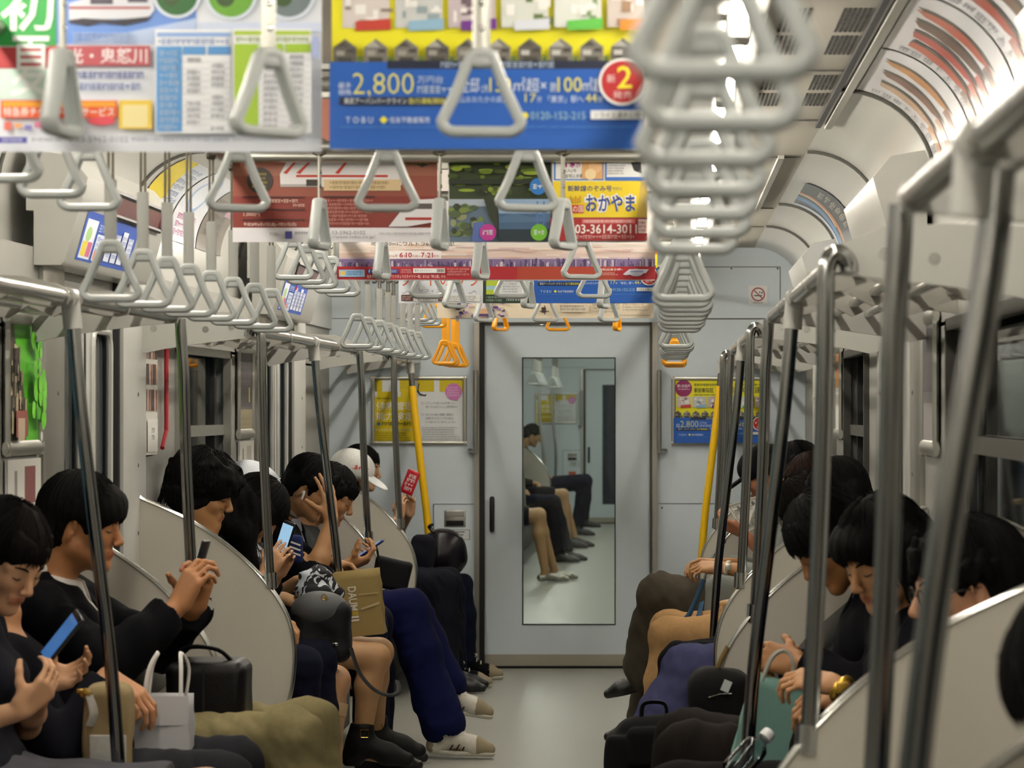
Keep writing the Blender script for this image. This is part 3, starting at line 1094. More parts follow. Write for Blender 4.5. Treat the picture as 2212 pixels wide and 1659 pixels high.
# --- first row, nearest the camera (4.73 m)
P = 6200 / 4.73
pr = Print(-20, -150, 695, 328, P)
pr.rect(-20, -150, 695, 328, 'E3E8F1')
pr.rect(-20, -150, 425, 96, '6E95DC')
pr.poly([(150, 96), (425, 40), (425, 96)], 'B9CBEC')
pr.rect(-20, -150, 122, 100, '2C9C46')
pr.rect(-20, 102, 122, 148, 'AE3438')
pr.rect(-20, 150, 118, 214, 'CFE7DC')
pr.text('初', 2, -32, 118, 68, 'F6F8F4', .015)
pr.text('夏', 24, 78, 112, 208, 'F2F8F4', .008)
pr.poly([(150, 8), (200, -8), (330, -8), (335, 22), (320, 40), (150, 44)], 'D9DCE4')
pr.rect(150, 15, 325, 20, 'A23C40')
pr.poly([(150, 44), (180, 40), (250, 44), (328, 36), (318, 46), (270, 56), (220, 50), (190, 57), (150, 50)], '2E2A38')
pr.rect(196, -20, 245, 10, '54505C')
pr.rect(277, -20, 320, 6, '5C5864')
for (x, r, c) in ((383, 46, '2F6434'), (500, 50, '68A236'), (625, 50, '6F7C80')):
    pr.circ(x, -12, r + 7, 'DCE6F4')
    pr.circ(x, -12, r, c)
    pr.circ(x - 12, -4, r * .4, '3C5430')
    pr.circ(x + 14, -18, r * .35, '8CB060' if c != '6F7C80' else 'A4A8A8')
pr.rect(430, 50, 695, 70, 'CFDAF0')
pr.small(160, 72, 292, 92, 'AEC2E8')
pr.rect(108, 100, 326, 143, 'B24E58')
pr.text('日光・鬼怒川', 118, 105, 320, 139, 'F4ECEE', .012)
pr.small(165, 156, 314, 170, '46559C')
pr.small(165, 181, 305, 195, '6072B0')
pr.rect(4, 218, 256, 256, 'DE5524')
pr.rect(8, 220, 252, 232, 'EDA02C')
pr.text('特急券チケットレスサービス', 10, 233, 250, 253, 'F6EFE6', .01)
for i, c in enumerate(('D86A5A', 'E8A060', '7A72B4', 'C86A8C', 'B8C4D8', '6A78A8', 'D0746A', '8C9CC8')):
    pr.rect(12 + i * 22, 264 + (i % 3) * 4, 28 + i * 22, 282 - (i % 2) * 5, c)
pr.circ(222, 263, 30, 'D84858', 9)
pr.rect(260, 218, 331, 280, 'E9C848')
pr.rect(268, 228, 322, 276, 'F2E4A4')
pr.rect(338, 66, 502, 290, 'F2F4F8')
pr.rect(342, 72, 500, 82, '92B2E6')
pr.small(344, 86, 500, 98, '88A4DC')
pr.rect(341, 102, 396, 286, '5A98D4')
pr.rect(398, 102, 447, 120, '5A98D4')
pr.rect(452, 102, 500, 120, '5A98D4')
pr.small(348, 112, 390, 282, 'BCD6F0', rows=11, gap=.5)
for j in range(12):
    y = 127 + j * 13.6
    pr.rect(398, y + 9, 500, y + 10, 'C8CCD4')
    for x in (408, 460):
        if (j * 7 + x) % 5:
            pr.small(x, y, x + 28, y + 8, '8A8C94', dash=.8)
pr.rect(506, 66, 676, 290, 'F2F4F8')
pr.rect(510, 70, 674, 80, 'AFCB4C')
pr.small(514, 84, 670, 94, '9AB450')
pr.rect(510, 98, 562, 286, 'A4C83C')
pr.rect(566, 98, 616, 117, 'A4C83C')
pr.rect(620, 98, 674, 117, 'A4C83C')
for j in range(12):
    y = 123 + j * 13.6
    pr.rect(566, y + 9, 674, y + 10, 'C8CCD4')
    for x in (575, 630):
        pr.small(x, y, x + 30, y + 8, '8A8C94', dash=.8)
pr.rect(680, 84, 694, 130, 'AEBCE8')
pr.rect(4, 300, 68, 313, '4846A0')
pr.small(14, 303, 60, 310, 'C8C8EC')
pr.small(78, 302, 165, 309, '9094A0')
pr.text('03-5962-0102', 173, 299, 285, 311, '6C7080')
pr.small(292, 301, 500, 309, '8C90A8')
pr.small(510, 303, 665, 308, 'A4A8B8')
hanging_ad(pr, 4.73, 'pale blue hanging travel poster with timetable columns and green corner, nearest row, left')
pr = Print(716, -150, 1390, 325, P)
house_ad(pr, lambda x, y: (x, y))
hanging_ad(pr, 4.735, 'yellow and blue hanging housing poster nearest the camera, beside the timetable poster')

# --- second row (7.2 m)
P = 6200 / 7.2
pr = Print(503, 211, 945, 523, P)
pr.rect(503, 211, 945, 440, '925845')
pr.rect(503, 380, 945, 440, '854333')
pr.rect(503, 424, 945, 492, '7A2A20')
pr.rect(503, 492, 945, 523, 'E4E2E6')
pr.poly([(605, 376), (622, 345), (640, 330), (700, 320), (866, 320), (868, 400), (690, 404), (606, 402)], 'DAD7D6')
pr.rect(640, 378, 838, 383, 'B03020')
for (a, b) in ((612, 640), (640, 672), (724, 750)):
    pr.poly([(a, 374), (b, 345), (b + 5, 345), (a + 8, 376)], 'B83424')
pr.rect(606, 398, 690, 404, 'A8A2A0')
pr.circ(562, 390, 28, '241810')
pr.small(545, 374, 580, 406, 'A08A3C', rows=4, gap=.7)
pr.rect(700, 388, 866, 412, 'CDB58C')
pr.small(712, 392, 850, 408, '8A7448', rows=2, gap=.6)
pr.rect(662, 388, 688, 402, '2A201A')
pr.poly([(866, 335), (938, 335), (938, 350), (912, 362), (900, 356), (866, 352)], '2C2810')
pr.small(876, 338, 932, 354, 'C8C040', rows=2, gap=.4)
for y in (425, 452, 474):
    pr.rect(525, y, 660, y + 2.5, '2A0E0A')
pr.rect(700, 424, 810, 427, '2A0E0A')
pr.small(572, 431, 645, 438, 'D8B4A4')
pr.small(634, 441, 660, 447, 'D8B4A4')
pr.text('1,000円', 527, 459, 562, 468, 'E8C8BC')
pr.text('平成28年6月17日(金)~7月31日(日)', 527, 481, 641, 490, 'F0DCD2')
pr.small(702, 431, 812, 486, 'C88478', rows=7, gap=.5)
pr.poly([(840, 490), (870, 452), (900, 432), (938, 430), (938, 480), (880, 490)], 'DCDADC')
pr.rect(876, 470, 938, 476, 'A02C28')
pr.rect(890, 440, 934, 452, '55504E')
pr.text('TOBU', 583, 503, 606, 510, '8A8890')
pr.rect(617, 500, 632, 516, '3C3C84')
pr.small(638, 501, 690, 507, '7A7880')
pr.text('TEL.03-5962-0102', 694, 499, 790, 507, '6A6870')
pr.text('http://www.tobu.co.jp/', 694, 509, 812, 517, '6A6870')
pr.small(820, 503, 935, 507, 'A4A2A8')
hanging_ad(pr, 7.2, 'rust-red hanging poster with a white train, second row, left of the lake poster')
pr = Print(968, 211, 1398, 523, P)
pr.rect(968, 211, 1398, 523, 'E2E2DE')
pr.rect(970, 211, 1190, 430, '2C3A1C')
for i in range(46):
    x, y = 975 + pr.rnd.random() * 205, 350 + pr.rnd.random() * 72
    pr.circ(x, y, 5 + pr.rnd.random() * 14, pr.rnd.choice(('5C7420', '7A8C28', '3C4C1C', '1E2A14', '8CA034')), 2 + pr.rnd.random() * 5, 12)
pr.rect(970, 388, 1190, 398, '1C2618')
pr.rect(970, 431, 1076, 523, '5C7084')
pr.rect(970, 431, 1076, 446, 'A8B4C0')
for i in range(26):
    x, y = 975 + pr.rnd.random() * 70, 446 + pr.rnd.random() * 60
    pr.circ(x, y, 4 + pr.rnd.random() * 10, pr.rnd.choice(('6C8040', '48583A', '8C9470', '2C3420')), 4 + pr.rnd.random() * 6, 10)
pr.poly([(1020, 523), (1024, 482), (1045, 480), (1060, 523)], '5468A8')
pr.poly([(1046, 431), (1076, 431), (1076, 500), (1058, 470)], '28301E')
pr.rect(1078, 431, 1190, 523, '3E5C7C')
pr.rect(1078, 431, 1190, 462, '8CA6C4')
pr.poly([(1078, 470), (1110, 462), (1150, 470), (1190, 462), (1190, 480), (1078, 482)], '4A6888')
pr.rect(1078, 496, 1190, 523, '1C2C38')
for x in (1160, 1174):
    pr.rect(x, 436, x + 3, 486, '4C6EA8')
for y in (446, 462, 474):
    pr.rect(1158, y, 1178, y + 3, '4C6EA8')
for (x, y, c) in ((1163, 404, '2470B8'), (1055, 503, 'B83490'), (1165, 503, '6CB02C')):
    pr.circ(x, y, 18, c)
    pr.small(x - 11, y - 5, x + 11, y + 5, 'E8EEF2', dash=1.2)
pr.rect(1194, 211, 1398, 523, 'E8E6E0')
pr.rect(1197, 211, 1304, 391, '4A7CC4')
pr.rect(1201, 211, 1302, 388, 'E9E8E4')
pr.text('1箱', 1222, 347, 1254, 364, 'B02480', .02)
pr.text('(入)を', 1222, 366, 1246, 375, '303038')
pr.text('自宅にお届け!', 1222, 377, 1270, 386, '303038')
pr.rect(1258, 345, 1302, 388, 'DCA86C')
pr.circ(1286, 362, 14, 'E8BC88')
pr.circ(1276, 378, 12, 'F0D8A8')
pr.rect(1308, 211, 1398, 391, '3C6CB8')
pr.rect(1311, 211, 1398, 384, 'ECECEA')
pr.text('プレゼント応募', 1312, 347, 1352, 353, '303038')
pr.small(1312, 358, 1352, 378, '9A9A98', rows=4, gap=.7)
pr.poly([(1362, 350), (1384, 345), (1386, 376), (1370, 370)], '202022')
pr.rect(1196, 393, 1398, 471, 'E7CC28')
pr.poly([(1384, 393), (1398, 393), (1398, 471), (1376, 471)], 'D0B454')
pr.text('新幹線のぞみ号', 1227, 402, 1322, 415, '243878', .01)
pr.text('で行く', 1323, 406, 1344, 413, '243878')
pr.text('おかやま', 1262, 419, 1376, 462, 'F4F4F4', .11)
pr.text('おかやま', 1266, 422, 1372, 459, '24408C', .02)
pr.rect(1236, 444, 1262, 462, 'B8381E')
pr.text('の国', 1238, 446, 1261, 460, 'F0E8D8')
for i in range(5):
    pr.rect(1232 + i * 5, 425 + (i % 2) * 4, 1236 + i * 5, 440, 'C89C20')
pr.rect(1190, 472, 1398, 521, '981C20')
pr.rect(1258, 475, 1372, 484, 'CC6C68')
pr.small(1262, 477, 1366, 482, 'F0D8D4')
pr.text('03-3614-3011', 1243, 486, 1376, 506, 'F4E8E4', .015)
pr.rect(1379, 475, 1398, 505, 'F0E0DC')
pr.small(1380, 480, 1396, 502, 'B84848', rows=3)
pr.small(1244, 509, 1372, 517, 'E0A8A4')
pr.rect(1236, 508, 1242, 519, 'F0E0DC')
hanging_ad(pr, 7.205, 'hanging travel poster with lake photographs and a yellow and red panel, second row')

# --- third row: the wide skyline banner (9.36 m)
P = 6200 / 9.36
pr = Print(733, 365, 1415, 606, P)
for i, c in enumerate(('E8E0DA', 'E8DCD2', 'E6D2C6', 'DEC8BE', 'CDBAC0', 'B9AABC')):
    pr.rect(733, 365 + (0 if i == 0 else 155 + i * 9), 1415, 530 + i * 9, c)
for i in range(40):
    x = 733 + pr.rnd.random() * 640
    y = 526 + pr.rnd.random() * 30
    pr.rect(x, y, x + 25 + pr.rnd.random() * 60, y + 2.2, pr.rnd.choice(('F0E2D2', 'E4C4B0', 'D2B8B8', 'F2EAE2')))
pr.rect(733, 560, 1415, 582, '7C6A92')
for i in range(230):
    x = 733 + pr.rnd.random() * 676
    h = 3 + pr.rnd.random() * (8 + 10 * (x - 733) / 680)
    pr.rect(x, 581 - h - pr.rnd.random() * 6, x + 2 + pr.rnd.random() * 3, 581 - pr.rnd.random() * 4, pr.rnd.choice(('4E3E6A', '5E4C78', 'A89CB4', '8A7AA0', '463660', 'CFC6CE')))
pr.rect(733, 578, 1415, 606, 'A31A26')
pr.rect(1120, 578, 1330, 606, 'A53C28')
pr.text('地上350mにウルトラ6兄弟集結!', 806, 524, 984, 534, '2A2430', .008)
pr.rect(838, 545, 957, 561, 'F2ECEA')
pr.text('2016年', 841, 552, 864, 559, 'A82430')
pr.text('6', 867, 548, 875, 559, 'A82430', .02)
pr.text('月', 876, 553, 880, 559, 'A82430')
pr.text('10', 881, 548, 894, 559, 'A82430', .02)
pr.text('日(金)→', 895, 553, 912, 559, 'A82430')
pr.text('7', 914, 548, 921, 559, 'A82430', .02)
pr.text('月', 922, 553, 926, 559, 'A82430')
pr.text('21', 927, 548, 939, 559, 'A82430', .02)
pr.text('日(木)', 940, 553, 952, 559, 'A82430')
pr.rect(738, 585, 793, 600, '9CC4E4')
pr.rect(741, 588, 751, 597, 'E8C860')
pr.small(754, 588, 790, 597, '4C78B0', rows=2)
pr.rect(799, 584, 865, 593, '34408C')
pr.text('f', 801, 585, 805, 592, 'F0F0F4', .03)
pr.small(807, 586, 862, 591, 'B4BCE0')
pr.small(870, 584, 895, 592, 'E0A0A4', rows=2)
pr.rect(897, 582, 965, 592, 'F2F0EE')
pr.text('東京スカイツリー', 900, 584, 937, 590, '6A6468')
pr.rect(947, 583, 964, 591, 'BCB8B4')
pr.text('検索', 949, 584, 962, 590, '50484C')
pr.small(970, 582, 1018, 597, 'DE9C98', rows=3)
pr.text('電車をご利用の場合は「とうきょうスカイツリー駅」または「押上駅」から', 798, 596, 966, 603, 'F4DEDC', .004)
pr.text('7月9日(土)あさ9時~', 1290, 582, 1346, 588, 'F4E8E6', .02)
pr.small(1290, 591, 1336, 597, 'E4B0B0', rows=2, gap=.3)
pr.circ(1374, 591, 16, 'C8CCE4', 8)
pr.circ(1374, 591, 11, 'A31A26', 4)
pr.poly([(1346, 595), (1360, 584), (1402, 584), (1396, 592), (1352, 597)], 'DADCE6')
pr.rect(1362, 587, 1390, 591, '9A9CC4')
hanging_ad(pr, 9.36, 'wide hanging banner with a lilac city skyline and red lower strip, third row')

# --- fourth row (11.35 m)
P = 6200 / 11.35
pr = Print(861, 455, 1042, 655, P)
pr.rect(861, 455, 1042, 655, 'DDE2E8')
pr.text('ウトトのリラ', 864, 588, 1034, 618, 'CC5A2C', .004)
for (x, c) in ((868, '7A6A74'), (1012, '5C5C68')):
    for i in range(6):
        a = i * 1.1
        pr.poly([(x + i * 3, 630 + 3 * math.sin(a)), (x + i * 3 + 3, 632 + 3 * math.cos(a)), (x + i * 3 + 3, 633 + 3 * math.cos(a)), (x + i * 3, 631.4 + 3 * math.sin(a))], c)
pr.text('ソフィスべりの宿', 905, 624, 1002, 632, '6A6C74')
for (a, b) in ((867, 892), (947, 962)):
    pr.rect(a, 637, b, 650, '4E1C18')
    pr.small(a + 2, 640, b - 2, 648, 'C8B0A8', rows=2)
pr.rect(894, 637, 946, 651, 'E8E8E4')
pr.small(897, 639, 942, 642, '8A8884')
pr.text('1名 3,000円', 898, 643, 942, 649, '5C5850')
pr.rect(964, 637, 1037, 651, 'E8E8E4')
pr.small(968, 639, 1034, 649, '8A8884', rows=3)
hanging_ad(pr, 11.35, 'white hanging poster with orange lettering and brown boxes, fourth row, left')
pr = Print(1043, 455, 1152, 655, P)
pr.rect(1043, 455, 1152, 655, '1A3222')
pr.rect(1050, 590, 1078, 636, 'B4C82C')
pr.rect(1050, 617, 1078, 626, 'A4CCD4')
pr.rect(1078, 590, 1130, 636, 'E4E6E8')
pr.small(1086, 606, 1122, 632, '9A9CA0', rows=5, gap=.6)
pr.small(1050, 640, 1090, 651, '9CAEA0', rows=2)
pr.small(1094, 644, 1130, 650, 'C8D0C8')
hanging_ad(pr, 11.356, 'narrow dark green hanging poster with a white panel, fourth row')
pr = Print(1154, 463, 1420, 655, P)
house_ad(pr, lambda x, y: (1154 + (x - 716) * 266 / 674, 463 + (y + 150) * 192 / 475))
hanging_ad(pr, 11.362, 'blue and yellow hanging housing poster far along the aisle, fourth row, right')

# --- fifth row (13.24 m)
P = 6200 / 13.24
pr = Print(944, 517, 1412, 687, P)
pr.rect(944, 517, 1412, 687, 'E7D8BE')
for i in range(70):
    x, y = 988 + pr.rnd.random() * 104, 650 + pr.rnd.random() * 35
    if abs(x - 1040) < 60:
        pr.circ(x, y, 2 + pr.rnd.random() * 5, pr.rnd.choice(('4C3478', 'DCD2D8', 'C8B4C0', '2E2850', 'D8C0B8', '8C70A0')), 2 + pr.rnd.random() * 3, 9)
pr.circ(1046, 676, 16, 'C89C74', 9)
pr.rect(1032, 678, 1064, 684, '402C60')
for (x, y, a, b) in ((1170, 664, 1180, 676), (1176, 660, 1178, 680), (1166, 672, 1186, 674)):
    pr.rect(x, y, a, b, '3A2C24')
pr.rect(1205, 656, 1270, 674, 'DCD0BC')
pr.small(1210, 660, 1266, 671, '8A8070', rows=2)
pr.small(1280, 656, 1340, 676, 'A49A88', rows=3)
pr.small(1345, 656, 1400, 672, 'A49A88', rows=3)
pr.small(1330, 680, 1405, 683, '9A9080')
hanging_ad(pr, 13.24, 'wide beige hanging banner with a purple kimono pattern, last row before the end wall')

# ------------------------------------------------------------------ framed posters on walls
def framed(pr, place, frame_pts, label, name='framed_poster', origin=None, frame_r=.011):
    """pr printed through place(u,v,off); frame_pts the corners of its metal frame"""
    o = empty(name, origin if origin is not None else place(0, 0, 0))
    m = MB()
    pr.mesh(m, place)
    c = [place(0, 0, 0), place((pr.x1 - pr.x0) / pr.ppm, 0, 0), place((pr.x1 - pr.x0) / pr.ppm, (pr.y1 - pr.y0) / pr.ppm, 0), place(0, (pr.y1 - pr.y0) / pr.ppm, 0)]
    m.add(c, [(0, 1, 2, 3)], PAPER)
    m.build('print', o, fixn=False, smooth=False)
    m = MB()
    n = (c[1] - c[0]).cross(c[3] - c[0]).normalized()
    for i in range(4):
        a, b = c[i], c[(i + 1) % 4]
        d = (b - a).normalized() * frame_r
        m.tube([a - d + n * .001, b + d + n * .001], 1, M_ALU, n=8, up=n, sect=lambda t: (.009 * math.cos(t), frame_r * math.sin(t)))
    m.build('frame', o)
    return tag(o, label, 'poster')

def end_posters(Y, first):
    k = 400.0
    where = 'on the end wall' if first else 'in the next car'
    pr = Print(806, 817, 1004, 957, k)
    pr.rect(806, 817, 1004, 957, 'E4E7E8')
    pr.rect(806, 857, 897, 957, 'D9C200')
    for (a, b) in ((806, 815), (815, 826), (864, 896), (902, 938), (950, 1003)):
        pr.rect(a, 817, b, 846, 'CDB800' if a != 806 else '8C8010')
    pr.rect(815, 846, 860, 857, 'D9C200')
    pr.rect(866, 840, 896, 858, 'D9C200')
    pr.small(815, 859, 850, 863, '4A4410')
    pr.text('健康管理', 813, 868, 894, 886, 'F4F2DC', .012)
    pr.text('能力検定', 813, 890, 894, 908, 'F4F2DC', .012)
    pr.rect(815, 912, 822, 919, '1C7EA0')
    pr.small(826, 912, 890, 919, '4E4810')
    pr.small(812, 927, 892, 930, 'F0EED0')
    pr.small(815, 934, 890, 952, '8C8010', rows=4, gap=.7)
    pr.poly([(904, 830), (907, 826), (904, 842), (908, 850), (918, 853), (922, 850), (920, 856), (907, 854), (901, 846)], '1C1C1C')
    pr.circ(980, 846, 18, 'CC78B8')
    pr.circ(986, 860, 5, 'CC78B8')
    pr.small(966, 836, 994, 856, 'E8BCDC', rows=4, gap=.5)
    pr.text('どうしても甘いものが食べたい、', 920, 868, 988, 873, '6A6E72')
    pr.text('食べても太りにくい時間帯は?', 920, 876, 988, 881, '6A6E72')
    pr.text('Q1', 910, 868, 917, 874, 'A8ACB0')
    pr.text('Q2', 910, 893, 917, 899, 'A8ACB0')
    pr.text('私たちの美と健康に重要な', 920, 893, 980, 898, '6A6E72')
    pr.text('成長ホルモンの分泌は', 920, 901, 980, 906, '6A6E72')
    pr.text('いつ出されているでしょうか?', 920, 909, 984, 914, '6A6E72')
    pr.small(912, 922, 996, 950, 'A4A8AC', rows=6, gap=.8)
    pl = lambda u, v, off: Vector((px(806) + u, Y - .008 - off, pz(957) + v))
    framed(pr, pl, None, 'framed yellow and white poster left of the door %s' % where)
    pr = Print(1455, 818, 1653, 957, k)
    house_ad(pr, lambda x, y: (1455 + (x - 716) * 198 / 674, 818 + (y + 150) * 139 / 475))
    pl2 = lambda u, v, off: Vector((px(1455) + u, Y - .008 - off, pz(957) + v))
    framed(pr, pl2, None, 'framed yellow and blue poster right of the door %s' % where)
end_posters(YE, True)
end_posters(NEXT1, False)

# no smoking sign, number and maker's plate on the end wall
pr = Print(1617, 617, 1658, 658, 400)
pr.rect(1617, 617, 1658, 658, 'E8E8E8')
ringp = lambda r: [(1637.5 + r * math.cos(i * math.pi / 16), 636 + r * math.sin(i * math.pi / 16)) for i in range(32)]
pr.circ(1637.5, 636, 15, '9C2424')
pr.circ(1637.5, 636, 12.3, 'E8E8E8')
pr.rect(1629, 637.5, 1640, 640, '2A2A2C')
pr.rect(1641, 637.5, 1646, 640, '2A2A2C')
pr.poly([(1641, 634), (1639, 631), (1642, 629), (1643, 630), (1641, 631), (1643, 634)], '2A2A2C')
pr.poly([(1645, 635), (1644, 631), (1647, 630), (1647, 635)], '2A2A2C')
pr.poly([(1628.2, 628.4), (1629.9, 626.7), (1647, 643.6), (1645.3, 645.3)], '9C2424')
pr.small(1627, 653, 1648, 655.5, '8A8A8A')
o = empty('no_smoking_sign', (px(1637), YE - .004, pz(658)))
m = MB()
m.box((px(1637.5), YE - .0025, pz(637.5)), (41 / 400, .004, 41 / 400), ink('E8E8E8'))
pr.mesh(m, lambda u, v, off: Vector((px(1617) + u, YE - .005 - off, pz(658) + v)))
m.build('sticker', o, fixn=False, smooth=False)
tag(o, 'square white no smoking sticker high on the right of the end wall', 'sign')
pr = Print(786, 582, 866, 614, 400)
pr.text('53055', 788, 584, 864, 613, '3A3E44')
o = empty('car_number', (px(826), YE, pz(613)))
m = MB()
pr.mesh(m, lambda u, v, off: Vector((px(786) + u, YE - .003 - off, pz(614) + v)))
m.build('digits', o, fixn=False, smooth=False)
tag(o, 'car number in dark digits high on the left of the end wall', 'sign')
pr = Print(812, 627, 852, 644, 400)
pr.rect(812, 627, 852, 644, '77786C')
pr.rect(813, 628, 851, 643, 'D2D4C8')
pr.text('HITACHI', 815, 631, 849, 639.5, '4A4A3C', .01)
o = empty('maker_plate', (px(832), YE, pz(644)))
m = MB()
m.box((px(832), YE - .003, pz(635.5)), (.1, .005, .0425), M_ALU)
pr.mesh(m, lambda u, v, off: Vector((px(812) + u, YE - .006 - off, pz(644) + v)))
m.build('plate', o, fixn=False, smooth=False)
tag(o, "small pale maker's plate under the car number on the end wall", 'sign')

# posters in steel frames on the left wall beside the doorways
def left_place(yc, z0, w):
    x = -(XW[-1] - .012)
    return lambda u, v, off: Vector((x + off, yc - w / 2 + u, z0 + v))
def right_place(yc, z0, w):
    x = XW[1] - .012
    return lambda u, v, off: Vector((x - off, yc + w / 2 - u, z0 + v))
pr = Print(0, 0, 40, 35, 100)
pr.rect(0, 0, 40, 35, '58B81C')
pr.poly([(0, 0), (7, 1), (12, 10), (20, 20), (23, 35), (0, 35)], '4C4436')
for i in range(70):
    x, y = 1 + pr.rnd.random() * 19, 6 + pr.rnd.random() * 22
    if x < 6 + y * .55:
        pr.rect(x, y, x + 1 + pr.rnd.random() * 2, y + 2 + pr.rnd.random() * 5, pr.rnd.choice(('A89678', '80705C', '2A241E', 'C8B898', '6C5844')))
pr.rect(5, 25, 18, 32, '8C4A40')
pr.rect(7, 27, 15, 33, 'BCA890')
for i in range(30):
    pr.circ(24 + pr.rnd.random() * 14, 4 + pr.rnd.random() * 24, .8 + pr.rnd.random() * 2.4, pr.rnd.choice(('6CC82C', '48A414', '7CD43C')), n=9)
pr.circ(32, 32, 1.3, 'E8ECE0')
framed(pr, left_place(7.71, 1.30, .40), None, 'bright green framed poster with a dark figure on the left wall', frame_r=.02)
pr = Print(0, 0, 40, 35, 100)
pr.rect(0, 0, 40, 35, '55504E')
pr.rect(2, 2, 38, 24, '3E3A40')
pr.rect(2, 25, 38, 34, '8A8064')
pr.rect(28, 16, 31, 22, 'D8C830')
pr.small(5, 4, 34, 15, '6C6668', rows=4)
pr.small(5, 27, 34, 33, 'B0A688', rows=3)
framed(pr, left_place(11.77, 1.30, .40), None, 'dark framed poster on the left wall before the far doorway', frame_r=.02)
for (yc, z0, ww, hh, lab, cs) in ((7.72, 1.08, .40, .19, 'white notice with small pictures under the green framed poster', ('B8AC98', '7C4848', '8C8884')),
                                   (9.62, 1.25, .22, .40, 'tall board of small dark photographs on the left wall past the near doorway', ('8A6A5C', '4A3A3C', 'B49484')),
                                   (11.8, 1.08, .4, .19, 'white notice with a dark picture under the dark framed poster', ('5C5450', 'B0A8A0', '7C7468'))):
    pr = Print(0, 0, ww * 100, hh * 100, 100)
    pr.rect(0, 0, ww * 100, hh * 100, 'D6D4CC')
    if hh > .3:
        for r in range(3):
            for c in range(5):
                pr.rect(1 + c * 4.2, 1 + r * 8.6, 4.6 + c * 4.2, 8 + r * 8.6, cs[(r + c) % 3])
        pr.rect(1.5, 28, 20.5, 39, 'E4E2DC')
        pr.small(9, 31, 15, 35, '8A8A88', rows=2)
    else:
        pr.rect(20, 2, 33, 12, cs[1])
        pr.rect(8, 3, 11, 14, cs[2])
        pr.small(6, 15, ww * 100 - 5, 19, '9A9890', rows=2)
    o = empty('wall_notice', left_place(yc, z0, ww)(ww / 2, 0, 0))
    m = MB()
    pl = left_place(yc, z0, ww)
    pr.mesh(m, pl)
    m.box(pl(ww / 2, hh / 2, -.004), (.006, ww, hh), PAPER)
    m.build('board', o, fixn=False, smooth=False)
    tag(o, lab, 'notice')
pr = Print(0, 0, 40, 35, 100)
pr.rect(0, 0, 40, 35, '6E6868')
pr.rect(4, 3, 36, 20, '4C464A')
pr.rect(4, 23, 36, 33, '8C8684')
framed(pr, right_place(7.7, 1.30, .40), None, 'grey framed poster on the right wall before the near doorway', frame_r=.02)
pr = Print(0, 0, 40, 35, 100)
pr.rect(0, 0, 40, 35, 'A8A49C')
pr.rect(3, 2, 37, 16, 'A06820')
pr.rect(3, 18, 37, 33, 'D8D6D0')
framed(pr, right_place(11.8, 1.30, .40), None, 'brown and white framed poster on the right wall before the far doorway', frame_r=.02)
# red emergency tube beside the photo board
o = empty('red_pipe', (-(XW[-1] - .02), 9.86, 1.0))
m = MB()
m.tube([(-(XW[-1] - .02), 9.86, 1.72), (-(XW[-1] - .02), 9.86, 1.33), (-(XW[-1] - .02), 9.78, 1.27)], .008, ink('9C2028'), n=8)
m.build('pipe', o)
tag(o, 'thin red pipe bent at its foot, between the photograph board and the left window', 'pipe')

# ------------------------------------------------------------------ what hangs above the doorways and on the curved cornice
def cornice_sheet(s, ya, yb, t0, t1, draw, label, name='curved_poster'):
    """a poster bent to the cornice; draw works in a frame 0..100 (x along the car, towards the end wall) by 0..100 (down)"""
    pr = Print(0, 0, 100, 100, 100)
    draw(pr)
    bm = bmesh.new()
    o = empty(name, (s * cornice((t0 + t1) / 2)[0], (ya + yb) / 2, cornice(t0)[1]))
    m = MB()
    def pl(u, v, off):
        x, z = cornice(t0 + (t1 - t0) * v)
        a = (t0 + (t1 - t0) * v) * math.pi / 2
        g = .004 + off
        return Vector((s * (x - g * math.cos(a)), ya + (yb - ya) * u, z - g * math.sin(a)))
    inkidx = {}
    base = [(i / 1, j / 24) for j in range(25) for i in (0, 1)]
    m.grid(lambda u, v: pl(u, v, -.001), 1, 24, PAPER)
    for Pp, F, col, n in pr.it:
        # cut every printed shape into thin strips so that it follows the curve
        b2 = bmesh.new()
        vs_ = [b2.verts.new((x / 100, 1 - y / 100, 0)) for x, y in Pp]
        for f in F:
            try:
                b2.faces.new([vs_[i] for i in f])
            except ValueError:
                pass
        lo = min(1 - y / 100 for x, y in Pp)
        hi = max(1 - y / 100 for x, y in Pp)
        for k in range(1, 24):
            if lo < k / 24 < hi:
                bmesh.ops.bisect_plane(b2, geom=list(b2.verts) + list(b2.edges) + list(b2.faces), plane_co=(0, k / 24, 0), plane_no=(0, 1, 0), dist=1e-6)
        b2.verts.index_update()
        m.add([pl(v.co.x, v.co.y, n * .0002) for v in b2.verts], [[v.index for v in f.verts] for f in b2.faces], mat('gloss_' + col, col, .28, var=0, coat=.5))
        b2.free()
    m.build('sheet', o, fixn=False)
    return tag(o, label, 'poster')

def d_shoes(rows, top, tint):
    def f(pr):
        pr.rect(0, 0, 100, 100, 'DADADC')
        if top:
            pr.rect(0, 0, 12, 100, '5A5A62')
            pr.small(2, 20, 10, 90, 'B8B8C0', rows=6)
        for i in range(rows):
            y0 = 20 + i * 60 / rows
            a = 20 + i * 70 / rows
            for (dx, c) in ((0, '3A3630'), (4.5, tint[i % len(tint)])):
                pr.poly([(a + dx - 3, 6 + i * 3), (a + dx + 6, 14), (a + dx + 11, 34), (a + dx + 10, 56), (a + dx + 2, 70), (a + dx + 1, 52), (a + dx - 1, 30)], c)
            pr.rect(a + 9, 62, a + 18, 95, tint[(i + 1) % len(tint)])
        pr.small(88, 10, 97, 80, '9A9AA0', rows=8)
    return f
cornice_sheet(1, 5.02, 5.9, .02, .9, d_shoes(3, True, ('8C3A30', '6A5038', 'A04434')), 'glossy curved poster with a dark edge, nearest on the right cornice')
